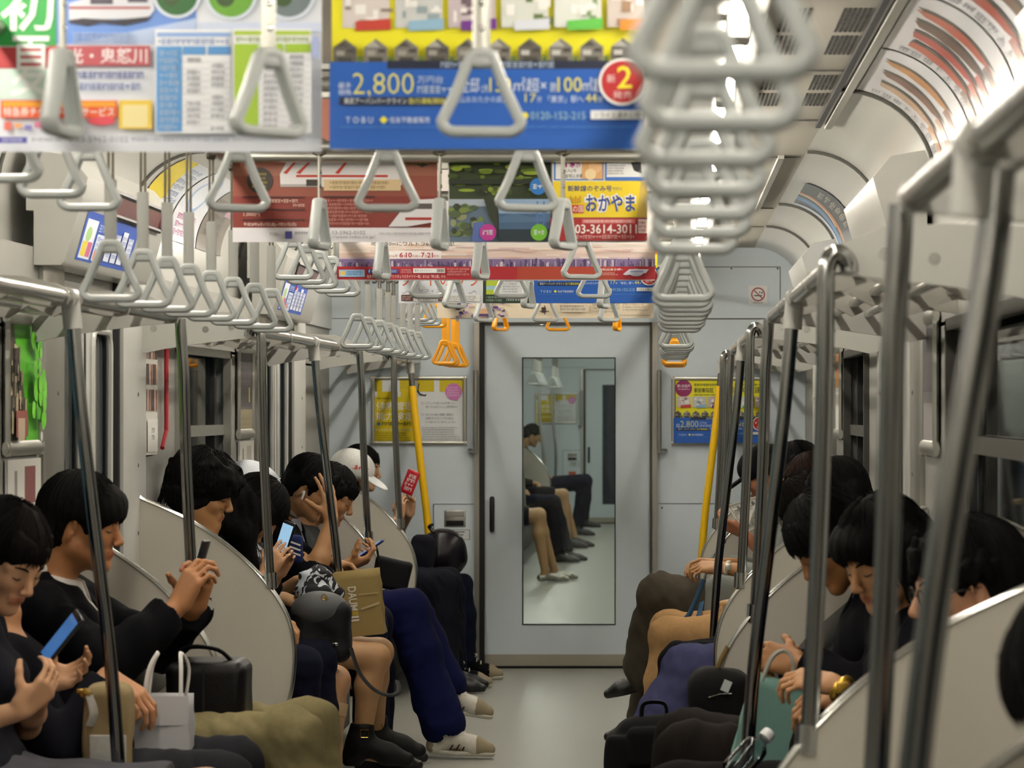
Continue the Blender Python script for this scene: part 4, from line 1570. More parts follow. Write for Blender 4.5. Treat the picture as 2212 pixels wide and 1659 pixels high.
cornice_sheet(1, 5.93, 6.8, .02, .9, d_shoes(4, False, ('B05038', '5C3A2C', 'A83C34')), 'glossy curved poster with brown and red shapes on the right cornice, second of the row')
cornice_sheet(1, 6.83, 7.7, .02, .9, d_shoes(3, False, ('C08448', '7A4A38', 'C4A080')), 'pale curved poster with tan shapes on the right cornice, third of the row')
def d_navy(pr):
    pr.rect(0, 0, 100, 100, '1E2430')
    pr.poly([(60, 0), (75, 0), (92, 60), (92, 100), (78, 100), (76, 50)], '4C7CA8')
    pr.poly([(40, 0), (48, 0), (70, 55), (70, 100), (64, 100), (58, 50)], 'B8743C')
    pr.poly([(46, 0), (49, 0), (74, 60), (72, 62)], 'E8D8B8')
    pr.small(14, 20, 40, 70, 'B8B4A0', rows=6)
    pr.rect(92, 0, 100, 100, 'B8C4D4')
cornice_sheet(1, 10.9, 12.0, .02, .86, d_navy, 'navy curved poster with a bright arc on the right cornice past the near doorway')
def d_left(kind):
    def f(pr):
        if kind == 0:
            pr.rect(0, 0, 100, 100, 'DDE4EA')
            pr.poly([(0, 0), (40, 0), (60, 55), (20, 70), (0, 60)], 'E6CF30')
            pr.small(50, 10, 92, 60, '7C8CB4', rows=6)
        elif kind == 1:
            pr.rect(0, 0, 100, 100, 'E4E8F0')
            pr.circ(45, 35, 28, 'A4C0E4')
            pr.circ(45, 35, 22, 'E8EEF4')
            pr.small(15, 66, 90, 92, 'B44C94', rows=3)
        else:
            pr.rect(0, 0, 100, 100, '6C625C')
            pr.rect(0, 0, 100, 30, '8C847C')
            pr.small(12, 40, 80, 80, '302C30', rows=4)
            pr.rect(60, 10, 100, 50, 'B48CA0')
    return f
for i, (a, b, n) in enumerate(((9.75, 10.35, 'white and yellow'), (10.38, 10.98, 'pale blue'), (11.0, 11.6, 'brown and pink'))):
    cornice_sheet(-1, a, b, .02, .8, d_left(i), '%s curved poster on the left cornice past the near doorway' % n)

# route board and red display above the near left doorway, on a sloping header
def header(s, a, b, label):
    o = empty('door_header', (s * 1.18, (a + b) / 2, 1.84))
    m = MB()
    X = XW[s]
    m.prism([(s * (X - .001), 1.80), (s * (X - .075), 1.80), (s * (X - .085), 1.81), (s * (X - .150), 2.04), (s * (X - .10), 2.10), (s * (X + .02), 2.12), (s * (X + .02), 1.95), (s * (X - .001), 1.95)], 'y', a, b, M_CORN)
    m.build('cover', o)
    if s < 0:
        pr = Print(0, 0, 62, 20, 100)
        pr.rect(0, 0, 62, 20, '2C50A8')
        pr.rect(2, 3, 14, 19, 'DDE2EC')
        pr.circ(7, 9, 3, 'A8CC88')
        pr.rect(3, 12, 8, 18, 'E0CC48')
        pr.rect(8.5, 12, 13, 18, 'C8688C')
        pr.small(16, 4, 27, 7, 'A8BCE4')
        pr.rect(16, 8, 27, 19, 'D8E0F0')
        pr.small(17, 9, 26, 18, '6A84C4', rows=4)
        pr.rect(17, 15, 20, 18.5, 'D87040')
        for i in range(4):
            pr.rect(29 + i * 7.6, 4 + (i % 2) * 2, 35 + i * 7.6, 18, 'DDE4F2')
            pr.small(29.6 + i * 7.6, 6, 34.6 + i * 7.6, 16, '7C8CC0', rows=5)
        pr.rect(29, 3, 32, 5.5, 'CC3048')
        x0, z0 = s * (X - .086), 1.862
        pl = lambda u, v, off: Vector((s * (X - .0890 - v * .2 - off), a + .12 + u * 1.25, 1.822 + v * .68))
        mm = MB()
        c = [pl(0, 0, -.0008), pl(.62, 0, -.0008), pl(.62, .2, -.0008), pl(0, .2, -.0008)]
        mm.add(c, [(0, 1, 2, 3)], PAPER)
        pr.mesh(mm, pl, .0002)
        mm.build('route_board', o, fixn=False, smooth=False)
        mm = MB()
        for (ya, yb) in ((a + .35, b - .1),):
            ax, az, bx, bz = X - .127, 1.965, X - .144, 2.028
            nx = .006
            q = [Vector((s * (ax - nx), ya, az)), Vector((s * (ax - nx), yb, az)), Vector((s * (bx - nx), yb, bz)), Vector((s * (bx - nx), ya, bz))]
            mm.add(q, [(0, 1, 2, 3)], mat('display_screen', '5A2C30', .15, var=.1))
            mm.tube(q, .008, M_BLACK, n=6, closed=True)
        mm.build('display', o, fixn=False)
    return tag(o, label, 'door header')
for s in (-1, 1):
    for k, (a, b) in enumerate(DOORS):
        header(s, a - .32, b + .06, 'white cover above the %s doorway on the %s%s' % (['nearest', 'near', 'far'][k], SIDE[s], ', with route board and dark display' if s < 0 else ''))
# ------------------------------------------------------------------ organic surfaces: signed distance fields meshed by surface nets
class SDF:
    """a list of rounded cones and ellipsoids joined smoothly, carved and cut"""
    def __init__(self):
        self.ops = []
        self.lo = np.full(3, 1e9)
        self.hi = np.full(3, -1e9)
    def _ext(self, pts, r):
        for p in pts:
            p = np.array(p)
            self.lo = np.minimum(self.lo, p - r)
            self.hi = np.maximum(self.hi, p + r)
    def cone(self, a, b, ra, rb=None, k=.02):
        rb = ra if rb is None else rb
        a, b = np.array(a, float), np.array(b, float)
        self.ops.append(('c', k, a, b, ra, rb, (a + b) / 2, np.linalg.norm(b - a) / 2 + max(ra, rb)))
        self._ext((a, b), max(ra, rb) + k * .3)
        return self
    def ball(self, a, r, k=.02):
        return self.cone(a, a, r, r, k)
    def ell(self, c, R, rad, k=.02):
        """R rows are the axes"""
        c = np.array(c, float)
        self.ops.append(('e', k, c, np.array(R, float), np.array(rad, float), None, c, max(rad)))
        self._ext((c,), max(rad) + k * .3)
        return self
    def box(self, c, R, half, r, k=.01):
        c = np.array(c, float)
        self.ops.append(('b', k, c, np.array(R, float), np.array(half, float), r, c, float(np.linalg.norm(half)) + r))
        self._ext((c,), float(np.linalg.norm(half)) + r)
        return self
    def carve(self, c, R, rad, k=.01):
        self.ops.append(('s', k, np.array(c, float), np.array(R, float), np.array(rad, float), None, np.array(c, float), max(rad)))
        return self
    def cut(self, p, n, k=.0):
        """keep the side of the plane against n"""
        n = np.array(n, float)
        self.ops.append(('p', k, np.array(p, float), n / np.linalg.norm(n), None, None, None, 1e9))
        return self
    def cutbox(self, c, d, half):
        """carve away an oriented box whose first axis is d"""
        d = np.array(d, float) / np.linalg.norm(d)
        u = np.cross(d, (0.31, 0.52, 0.8))
        u = u / np.linalg.norm(u)
        R = np.stack([d, u, np.cross(d, u)])
        self.ops.append(('n', 0, np.array(c, float), R, np.array(half, float), 0.0, np.array(c, float), float(np.linalg.norm(half))))
        return self
    def cutcap(self, a, b, r):
        """carve away everything in the rounded cylinder a-b"""
        a, b = np.array(a, float), np.array(b, float)
        self.ops.append(('k', 0, a, b, r, r, (a + b) / 2, np.linalg.norm(b - a) / 2 + r))
        return self
    @staticmethod
    def prim(op, P):
        t = op[0]
        if t in 'ck':
            a, b, ra, rb = op[2:6]
            ab = b - a
            L = float(ab @ ab)
            if L < 1e-12:
                return np.sqrt(((P - a) ** 2).sum(1)) - ra
            h = np.clip((P - a) @ ab / L, 0, 1)
            return np.sqrt(((P - a - h[:, None] * ab) ** 2).sum(1)) - (ra + (rb - ra) * h)
        if t in 'es':
            q = (P - op[2]) @ op[3].T
            r = op[4]
            k0 = np.sqrt(((q / r) ** 2).sum(1))
            k1 = np.sqrt(((q / (r * r)) ** 2).sum(1)) + 1e-9
            return k0 * (k0 - 1) / k1
        if t in 'bn':
            q = np.abs((P - op[2]) @ op[3].T) - op[4]
            return np.sqrt((np.maximum(q, 0) ** 2).sum(1)) + np.minimum(q.max(1), 0) - op[5]
        return (P - op[2]) @ op[3]
    def eval(self, P, blocks=None, half=0.0):
        """distance at points P (n x 3); blocks: centres (m x 3) of equal groups of the points, for culling"""
        n = len(P)
        D = np.full(n, 1.0)
        if blocks is not None:
            per = n // len(blocks)
            D2 = D.reshape(len(blocks), per)
            P3 = P.reshape(len(blocks), per, 3)
        for op in self.ops:
            t, k = op[0], op[1]
            if blocks is not None and op[7] < 1e8:
                sel = np.nonzero(((blocks - op[6]) ** 2).sum(1) < (op[7] + half + k + .012) ** 2)[0]
                if not len(sel):
                    continue
                d = self.prim(op, P3[sel].reshape(-1, 3))
                cur = D2[sel].reshape(-1)
            else:
                sel = None
                d = self.prim(op, P)
                cur = D
            if t in 'ceb':
                if k > 0:
                    h = np.maximum(k - np.abs(cur - d), 0) / k
                    r = np.minimum(cur, d) - h * h * k * .25
                else:
                    r = np.minimum(cur, d)
            elif t in 'skn':
                d = -d
                if k > 0:
                    h = np.maximum(k - np.abs(cur - d), 0) / k
                    r = np.maximum(cur, d) + h * h * k * .25
                else:
                    r = np.maximum(cur, d)
            else:
                r = np.maximum(cur, d)
            if sel is None:
                D[:] = r
            else:
                D2[sel] = r.reshape(len(sel), -1)
        return D
    def mesh(self, h, disp=None):
        """surface nets on the blocks that the surface passes through; returns verts (n x 3), quads (m x 4)"""
        B = 8
        c = B * h
        lo = self.lo - 2 * h
        nb = np.ceil((self.hi + 2 * h - lo) / c).astype(int) + 1
        ax = [lo[i] + (np.arange(nb[i]) + .5) * c for i in range(3)]
        G = np.stack(np.meshgrid(*ax, indexing='ij'), -1).reshape(-1, 3)
        I = np.stack(np.meshgrid(*[np.arange(x) for x in nb], indexing='ij'), -1).reshape(-1, 3)
        d = self.eval(G)
        act = np.abs(d) < c * .87 * 1.35 + .012
        G, I = G[act], I[act]
        loc = np.stack(np.meshgrid(*[np.arange(B + 1)] * 3, indexing='ij'), -1).reshape(-1, 3)
        P = ((I[:, None, :] * B + loc[None]) * h + lo).reshape(-1, 3)
        D = self.eval(P, G, c * .87)
        if disp is not None:
            near = np.abs(D) < 3.5 * h + .012
            D[near] += disp(P[near])
        D = D.reshape(len(G), B + 1, B + 1, B + 1)
        S = D < 0
        n8 = np.zeros((len(G), B, B, B), int)
        corners = [(i, j, k) for i in (0, 1) for j in (0, 1) for k in (0, 1)]
        for (i, j, k) in corners:
            n8 += S[:, i:i + B, j:j + B, k:k + B]
        cells = np.argwhere((n8 > 0) & (n8 < 8))
        if not len(cells):
            return np.zeros((0, 3)), np.zeros((0, 4), int)
        b, ci = cells[:, 0], cells[:, 1:]
        val = np.stack([D[b, ci[:, 0] + i, ci[:, 1] + j, ci[:, 2] + k] for (i, j, k) in corners], 1)
        cc = np.array(corners, float)
        acc = np.zeros((len(cells), 3))
        cnt = np.zeros(len(cells))
        for x in range(8):
            for y in range(x + 1, 8):
                if abs(cc[x] - cc[y]).sum() == 1:
                    va, vb = val[:, x], val[:, y]
                    m = (va < 0) != (vb < 0)
                    t = va[m] / (va[m] - vb[m])
                    acc[m] += cc[x] + (cc[y] - cc[x]) * t[:, None]
                    cnt[m] += 1
        g = I[b] * B + ci
        V = (g + acc / cnt[:, None]) * h + lo
        N = (nb * B + 4).astype(np.int64)
        key = (g[:, 0] * N[1] + g[:, 1]) * N[2] + g[:, 2]
        order = np.argsort(key)
        sk = key[order]
        def find(gg):
            kk = (gg[:, 0] * N[1] + gg[:, 1]) * N[2] + gg[:, 2]
            p = np.clip(np.searchsorted(sk, kk), 0, len(sk) - 1)
            return np.where(sk[p] == kk, order[p], -1)
        F = []
        s0 = val[:, 0] < 0
        for a, ci1 in ((0, 4), (1, 2), (2, 1)):
            s1 = val[:, ci1] < 0
            m = np.nonzero(s0 != s1)[0]
            e1, e2 = np.zeros(3, int), np.zeros(3, int)
            e1[(a + 1) % 3], e2[(a + 2) % 3] = 1, 1
            q = np.stack([m, find(g[m] - e1), find(g[m] - e1 - e2), find(g[m] - e2)], 1)
            ok = (q >= 0).all(1)
            q, fl = q[ok], s0[m][ok]
            q[~fl] = q[~fl][:, ::-1]
            F.append(q)
        return V, np.concatenate(F)

def sdf_object(name, sdf, h, mats, parent, origin=None, matfn=None, disp=None):
    V, F = sdf.mesh(h, disp)
    origin = np.array(WORLD_ORIGIN[parent.name] if parent is not None else origin)
    me = bpy.data.meshes.new(name)
    me.vertices.add(len(V))
    me.vertices.foreach_set('co', (V - origin).astype(np.float32).ravel())
    me.loops.add(len(F) * 4)
    me.loops.foreach_set('vertex_index', F.astype(np.int32).ravel())
    me.polygons.add(len(F))
    me.polygons.foreach_set('loop_start', np.arange(0, len(F) * 4, 4, dtype=np.int32))
    me.polygons.foreach_set('use_smooth', np.ones(len(F), bool))
    for m in (mats if isinstance(mats, (list, tuple)) else [mats]):
        me.materials.append(m)
    if matfn is not None and len(F):
        me.polygons.foreach_set('material_index', matfn(V[F].mean(1)).astype(np.int32))
    me.update(calc_edges=True)
    me.validate()
    o = bpy.data.objects.new(name, me)
    COL.objects.link(o)
    if parent is not None:
        o.parent = parent
    else:
        o.location = origin
    WORLD_ORIGIN[o.name] = Vector(origin)
    return o

def wrinkle(seed, amp, freq, stretch=(1, 1, 1)):
    r = np.random.RandomState(seed)
    K = r.normal(size=(7, 3))
    K = K / np.linalg.norm(K, axis=1)[:, None] * freq * r.uniform(.5, 1.6, (7, 1)) * np.array(stretch)
    ph = r.uniform(0, 6.28, 7)
    def f(P):
        w = np.sin(P @ K[0] + ph[0]) * .9
        s = np.zeros(len(P))
        for i in range(1, 7):
            s += np.sin(P @ K[i] + ph[i] + w)
        return amp * s / 3
    return f

# ------------------------------------------------------------------ people
SKIN = {}
def skin(tone):
    if tone not in SKIN:
        SKIN[tone] = [mat('skin_' + tone, tone, .5, spec=.35, var=.07, vscale=26, sss=.12), mat('lips_' + tone, [x * f for x, f in zip(lin(tone), (.82, .55, .52))], .42, var=.05)]
    return SKIN[tone]
HAIRM = lambda c: mat('hair_' + c, [x * .6 for x in lin(c)], .7, spec=.12, var=.5, vscale=240, bump=.5, bscale=420, stretch=(1, 1, .12))
def cloth(c, rough=.9, weave=500):
    k = .55 if sum(lin(c)) < .12 else 1.0
    return mat('cloth_' + c, [x * k for x in lin(c)], rough, spec=.1, var=.16, vscale=70, bump=.12, bscale=weave)

def ik(a, c, l1, l2, pole):
    """middle joint of a two bone chain"""
    a, c, pole = np.array(a, float), np.array(c, float), np.array(pole, float)
    v = c - a
    L = np.linalg.norm(v)
    d = v / max(L, 1e-9)
    L = min(L, (l1 + l2) * .999)
    x = (l1 * l1 - l2 * l2 + L * L) / (2 * L)
    y = math.sqrt(max(l1 * l1 - x * x, 0))
    p = pole - d * (pole @ d)
    n = np.linalg.norm(p)
    p = p / n if n > 1e-6 else np.array((0, 0, -1.0))
    return a + d * x + p * y

def nrm(v):
    v = np.array(v, float)
    return v / max(np.linalg.norm(v), 1e-9)
def rot(v, ax, ang):
    ax = nrm(ax)
    return v * math.cos(ang) + np.cross(ax, v) * math.sin(ang) + ax * (ax @ v) * (1 - math.cos(ang))

def hand(S, wrist, h, n, left, curl=(.5, .7, .4), spread=.06, thumb=(.5, .5), sc_=1.0, fing=None):
    """palm and five fingers; h towards the fingers, n the way the palm faces"""
    h, n = nrm(h), np.array(n, float)
    n = nrm(n - h * (n @ h))
    t = np.cross(n, h) if left else np.cross(h, n)       # towards the thumb
    w = np.array(wrist)
    tips = []
    base = w + h * .012
    kn = []
    for i, (off, ln) in enumerate(((.030, .088), (.010, .092), (-.010, .088), (-.028, .080))):
        k = w + (h * ln + t * off) * sc_
        kn.append(k)
        S.cone(base + t * off * .55 * sc_, k, .0145 * sc_, .0105 * sc_, .012)
    S.cone(base + t * .024 * sc_ + n * .006, w + (h * .05 + t * .030 + n * .010) * sc_, .014 * sc_, .013 * sc_, .014)
    S.cone(base - t * .02 * sc_ + n * .004, w + (h * .06 - t * .022 + n * .008) * sc_, .012 * sc_, .011 * sc_, .014)
    for i, (lens, r) in enumerate((((.044, .026, .021), .0086), ((.049, .030, .022), .0088), ((.046, .028, .022), .0084), ((.036, .021, .019), .0074))):
        d = nrm(h + t * spread * (1.5 - i))
        ax = np.cross(d, n)
        p = kn[i]
        c3 = fing[i] if fing else curl
        for j in range(3):
            d = rot(d, ax, c3[j] * (1 + .06 * i))
            q = p + d * lens[j] * sc_
            S.cone(p, q, r * sc_ * (1 - .08 * j), r * sc_ * (1 - .08 * (j + 1)), .004)
            p = q
        tips.append(p)
    a, b = thumb
    d = nrm(t * .80 + h * .62 + n * (.1 + a))
    p = base + (t * .022 + h * .012 + n * .006) * sc_
    ax = np.cross(d, nrm(h * .6 + n * .8 - t * .3))
    for j, (ln, r) in enumerate(((.040, .0125), (.032, .0102), (.026, .009))):
        q = p + d * ln * sc_
        S.cone(p, q, r * sc_, r * .93 * sc_, .008)
        p = q
        d = rot(d, ax, b * .5)
    tips.append(p)
    return tips

def person(side, y, head, label, group=None, pitch=10, yaw=0, rollh=0, hips=None, skin_='B98A66', hairc='0B0908', hair='short', top='1A1A1E',
           sleeve=1.0, jacket=False, shirt=None, bottom='trousers', bcol='22232B', hands=None, knees=None, feet=None, shoe='leather', shoecol='0D0D0E',
           scale=.95, h=.0048, lean=None, socks=None, extras=(), open_collar=True, wr=.0055, bust=0.0, hairopt=None, legspread=.11, face_detail=True, sex='m', loose=0.0):
    """one seated rider. side -1 sits left and faces right; head (X,Z) of the head's centre; hands {'L':(point, h dir, palm dir, curl,..), 'R':...}"""
    F = np.array((-side, 0, 0), float)
    U = np.array((0, 0, 1.0))
    L = np.cross(U, F)                       # towards the person's left
    hx = hips if hips is not None else .99
    HIP = np.array((side * hx, y, .525))
    o = empty('person', (side * hx, y, 0))
    tag(o, label, 'person', group)
    HC = np.array((head[0], y if len(head) < 3 else head[2], head[1]))
    # head axes
    hf, hu, hl = F.copy(), U.copy(), L.copy()
    yr = math.radians(yaw)                   # positive turns towards the camera
    cam_dir = np.array((0, -1.0, 0))
    sgn = 1 if (np.cross(F, cam_dir) @ U) > 0 else -1
    hf, hl = rot(hf, U, sgn * yr), rot(hl, U, sgn * yr)
    pr_ = math.radians(pitch)
    hf, hu = rot(hf, hl, pr_), rot(hu, hl, pr_)
    if rollh:
        rr = math.radians(rollh)
        hl, hu = rot(hl, hf, rr), rot(hu, hf, rr)
    R = np.stack([hf, hl, hu])
    q = lambda x, yy, z: HC + (hf * x + hl * yy + hu * z) * scale
    NB = HC - hu * .165 * scale - hf * .045 * scale          # base of the neck
    NB = np.array((NB[0] - F[0] * .02, HIP[1] + (NB[1] - HIP[1]) * .85, NB[2]))
    lim = XW[side] - .145 * scale
    if NB[0] * side > lim:
        NB[0] = side * lim
    CH = HIP + (NB - HIP) * .66 + F * -.010                  # chest
    if CH[0] * side > lim + .02:
        CH[0] = side * (lim + .02)
    CH = CH - F * .0
    WA = HIP + (NB - HIP) * .30 - F * .03                    # waist
    shw = (.168 if sex == 'm' else .150) * scale
    SH = {'L': NB - U * .055 + L * shw + F * .005, 'R': NB - U * .055 - L * shw + F * .005}
    l1, l2 = .285 * scale, .250 * scale
    arms = {}
    hands = hands or {}
    for k, sg in (('L', 1), ('R', -1)):
        hd = hands.get(k)
        if hd is None:
            wpt = HIP + F * .19 + L * sg * .05 + U * .125
            hd = dict(w=wpt, h=nrm(F * .6 - L * sg * .7), n=-U, curl=(.5, .6, .3))
        wpt = np.array(hd['w'], float)
        dvec = wpt - SH[k]
        mx = (l1 + l2) * .985
        if np.linalg.norm(dvec) > mx:
            SH[k] = SH[k] + dvec * (1 - mx / np.linalg.norm(dvec)) * .7
            dvec = wpt - SH[k]
            if np.linalg.norm(dvec) > mx:
                wpt = SH[k] + dvec * mx / np.linalg.norm(dvec)
        EL = ik(SH[k], wpt, l1, l2, hd.get('pole', L * sg * .5 - U * .9))
        arms[k] = (SH[k], EL, wpt, hd)
    HJ = {'L': HIP + L * .085, 'R': HIP - L * .085}
    legs = {}
    for k, sg in (('L', 1), ('R', -1)):
        kn = np.array(knees[k], float) if knees and k in knees else HIP + F * .44 + L * sg * legspread + U * .01
        ft = np.array(feet[k], float) if feet and k in feet else np.array((kn[0] + F[0] * .02, kn[1], .085))
        legs[k] = (HJ[k], kn, ft)
    # ---------------- the body
    S = SDF()
    S.ell(q(-.012, 0, .034), R, np.array((.096, .074, .088)) * scale, .0)
    S.ell(q(.026, 0, -.036), R, np.array((.060, .056, .080)) * scale, .03)
    s = scale
    for g in (-1, 1):
        S.cone(q(.002, g * .050, -.060), q(.062, g * .014, -.098), .019 * s, .015 * s, .025)
        S.ball(q(.054, g * .036, -.022), .025 * s, .02)
        S.cone(q(.079, g * .014, .020), q(.060, g * .050, .018), .0105 * s, .009 * s, .016)
        S.ball(q(.069, g * .031, .001), .0125 * s, .007)
        S.ball(q(.098, g * .011, -.036), .0070 * s, .007)
        e = R.copy()
        S.ell(q(-.012, g * .074, -.012), np.stack([rot(hf, hl, .25), rot(hl, hu, g * .35), hu]), np.array((.019, .007, .032)) * s, .006)
        S.carve(q(-.004, g * .083, -.008), R, np.array((.009, .006, .016)) * s, .004)
    S.ball(q(.070, 0, -.099), .019 * s, .02)
    S.cone(q(.084, 0, .014), q(.107, 0, -.028), .0072 * s, .0108 * s, .012)
    S.cone(q(.083, -.017, -.060), q(.083, .017, -.060), .0068 * s, None, .008)
    S.cone(q(.082, -.014, -.071), q(.082, .014, -.071), .0074 * s, None, .008)
    S.cone(q(.090, 0, -.059), q(.089, 0, -.060), .0062 * s, None, .006)
    nr = (.056 if sex == 'm' else .048) * s
    S.cone(q(-.032, 0, -.055), NB, nr, nr * 1.08, .035)
    br = .088 if sex == 'm' else .08
    S.cone(NB - F * .01 - U * .045, SH['L'] * .8 + NB * .2 - U * .01, .046 * s, .042 * s, .05)
    S.cone(NB - F * .01 - U * .045, SH['R'] * .8 + NB * .2 - U * .01, .046 * s, .042 * s, .05)
    S.cone(CH + L * .075, CH - L * .075, br * s, None, .06)
    S.cone(CH, NB - U * .08, br * s, .07, .06)
    S.cone(WA + L * .055, WA - L * .055, .092 * s, None, .08)
    S.cone(CH, WA, .085 * s, .09 * s, .06)
    S.cone(HIP + L * .075 + U * .01, HIP - L * .075 + U * .01, .102 * s, None, .08)
    if bust:
        for g in (-1, 1):
            S.ball(CH + F * .07 + L * g * .06 - U * .02, bust, .05)
    for k in 'LR':
        a, e, w_, hd = arms[k]
        rr = 1.0 if sex == 'm' else .86
        S.cone(a, e, .047 * s * rr, .037 * s * rr, .03)
        mid = e + (w_ - e) * .3
        S.cone(e, mid, .038 * s * rr, .039 * s * rr, .02)
        S.cone(mid, w_, .039 * s * rr, .0265 * s * rr, .02)
        hs = s * (1.0 if sex == 'm' else .9)
        hd['tips'] = hand(S, w_, hd['h'], hd['n'], k == 'L', hd.get('curl', (.5, .7, .4)), hd.get('spread', .05), hd.get('thumb', (.4, .5)), hs, hd.get('fing'))
    for k in 'LR':
        a, kn, ft = legs[k]
        S.cone(a, kn, .083 * s, .054 * s, .05)
        mid = kn + (ft - kn) * .32 - F * .012
        S.cone(kn, mid, .053 * s, .052 * s, .03)
        S.cone(mid, ft, .052 * s, .034 * s, .03)
        fd = nrm(hands['shoe_' + k]) if 'shoe_' + k in hands else F
        fu = nrm(U - fd * (U @ fd))
        S.cone(ft - fu * .03 - fd * .02, ft + fd * .13 * s - fu * .060, .028 * s, .018 * s, .02)
    lipc = q(.084, 0, -.0655)
    def mf(P):
        d = (P - lipc) @ R.T
        return ((np.abs(d[:, 1]) < .0215 * s) & (np.abs(d[:, 2]) < .0105 * s) & (d[:, 0] > -.006 * s)).astype(int)
    sdf_object('body', S, h, skin(skin_), o, matfn=mf)
    # ---------------- eyes and brows
    if face_detail:
        for g in (-1, 1):
            m = MB()
            m.tube([q(.0832, g * .020, -.0012), q(.0862, g * .027, -.0040), q(.0845, g * .036, -.0042), q(.0775, g * .0445, -.0015)], [.0010, .0016, .0017, .0011], mat('lash_black', '0B0807', .6), n=6)
            m.build('eyelash', o)
            m = MB()
            m.tube([q(.0905, g * .014, .0215), q(.0875, g * .030, .0285), q(.0735, g * .047, .0255)], [.0022, .0030, .0014], HAIRM(hairc), n=6)
            m.build('eyebrow', o)
    # ---------------- hair
    if hair:
        ho = hairopt or {}
        H = SDF()
        th = ho.get('th', .0)
        if hair in ('short', 'curly', 'bob', 'long', 'tied', 'mop'):
            g = {'short': .0, 'curly': .016, 'bob': .008, 'long': .008, 'tied': .0, 'mop': .008}[hair] + th
            H.ell(q(-.020, 0, .040), R, (np.array((.105, .081, .094)) + g) * s, 0)
            H.ell(q(-.058, 0, -.012), R, (np.array((.062, .074, .078)) + g * .7) * s, .04)
            for e in (-1, 1):
                H.cone(q(.006, e * .072, .03), q(.014, e * .076, -.012), (.016 + g * .4) * s, .009 * s, .02)
            if hair == 'curly':
                H.ell(q(.045, 0, .085), R, np.array((.07, .085, .045)) * s, .04)
            if ho.get('fringe', 0):
                z = ho['fringe']
                H.ell(q(.066, 0, .062 - z * .3), R, np.array((.040, .072, .045 + z * .4)) * s, .03)
            H.carve(q(.115, 0, -.05 - (ho.get('fringe', 0)) * .6), R, np.array((.078, .085, .095)) * s, .012)
            H.carve(q(.03, 0, -.12), R, np.array((.095, .12, .075)) * s, .015)
            if hair == 'short' or hair == 'tied' or hair == 'mop':
                for e in (-1, 1):
                    H.carve(q(.006, e * .088, -.024), R, np.array((.034, .026, .044)) * s, .008)
        if hair == 'bob':
            for e in (-1, 1):
                H.cone(q(-.02, e * .078, .03), q(.012, e * .082, -.10), .034 * s, .024 * s, .03)
            H.cone(q(-.07, 0, 0), q(-.075, 0, -.10), .070 * s, .05 * s, .04)
        if hair == 'long':
            dn = np.array((0, 0, -1.0)) * .75 + hf * ho.get('fall', .2)
            for e in (-1, 1):
                p0 = q(-.01, e * .07, .02)
                p1 = q(.012, e * .085, -.09)
                p2 = p1 + nrm(dn) * ho.get('len', .2)
                H.cone(p0, p1, .042 * s, .045 * s, .04)
                H.cone(p1, p2, .045 * s, .03 * s, .04)
            H.cone(q(-.06, 0, -.02), q(-.06, 0, -.12), .075 * s, .07 * s, .05)
            H.cone(q(-.06, 0, -.12), q(-.05, 0, -.12) + nrm(dn) * ho.get('len', .2) * .8, .07 * s, .05 * s, .05)
        if hair == 'tied':
            p0 = q(*ho.get('knot', (-.115, 0, .03)))
            H.ball(p0, .026 * s, .02)
            if ho.get('tail'):
                p1 = p0 + (np.array((0, 0, -.07)) - hf * .03)
                p2 = p1 + np.array((0, 0, -.13)) + hf * .01
                H.cone(p0, p1, .024 * s, .03 * s, .02)
                H.cone(p1, p2, .03 * s, .014 * s, .02)
        rg = np.random.RandomState(int(y * 997) % 100000)
        rx, ry = (.113 + th) * s, (.088 + th) * s
        for i in range(54 if face_detail else 0):               # loose tufts along the hairline
            az = rg.uniform(-math.pi, math.pi)
            fa = abs(az)
            end = .040 - ho.get('fringe', 0) * .7 if fa < .9 else (.012 if fa < 1.9 else -.085)
            if hair in ('bob', 'long') and fa > .9:
                end = -.10
            end += rg.uniform(-.014, .012)
            z0 = end + rg.uniform(.035, .06)
            k0 = math.sqrt(max(.2, 1 - ((z0 - .04) / .12) ** 2))
            k1 = math.sqrt(max(.2, 1 - ((end - .04) / .13) ** 2))
            p0 = np.array((-.020 + rx * k0 * math.cos(az), ry * k0 * math.sin(az), z0))
            a2 = az + rg.uniform(-.16, .16)
            p1 = np.array((-.020 + rx * (k1 + .03) * math.cos(a2), ry * (k1 + .03) * math.sin(a2), end))
            H.cone(q(*p0), q(*p1), .0085 * s, .0025 * s, .006)
        if hair == 'curly':
            for i in range(90):
                v = nrm(rg.normal(size=3))
                if v[2] < -.35 or (v[0] > .5 and v[2] < .25):
                    continue
                H.ball(q(-.022 + v[0] * .122, v[1] * .098, .045 + v[2] * .112), rg.uniform(.010, .018), .01)
        fr = {'curly': 95, 'short': 60}.get(hair, 45)
        wk = wrinkle(int(y * 100), .0075 if hair == 'curly' else .0032, fr, (1, 1, 1) if hair == 'curly' else (1, 1, .5))
        wk2 = wrinkle(int(y * 77), .0018, 260, (1, 1, .16))
        hob = sdf_object('hair', H, max(h * .9, .0045), HAIRM(hairc), o, disp=lambda P: wk(P) + wk2(P))
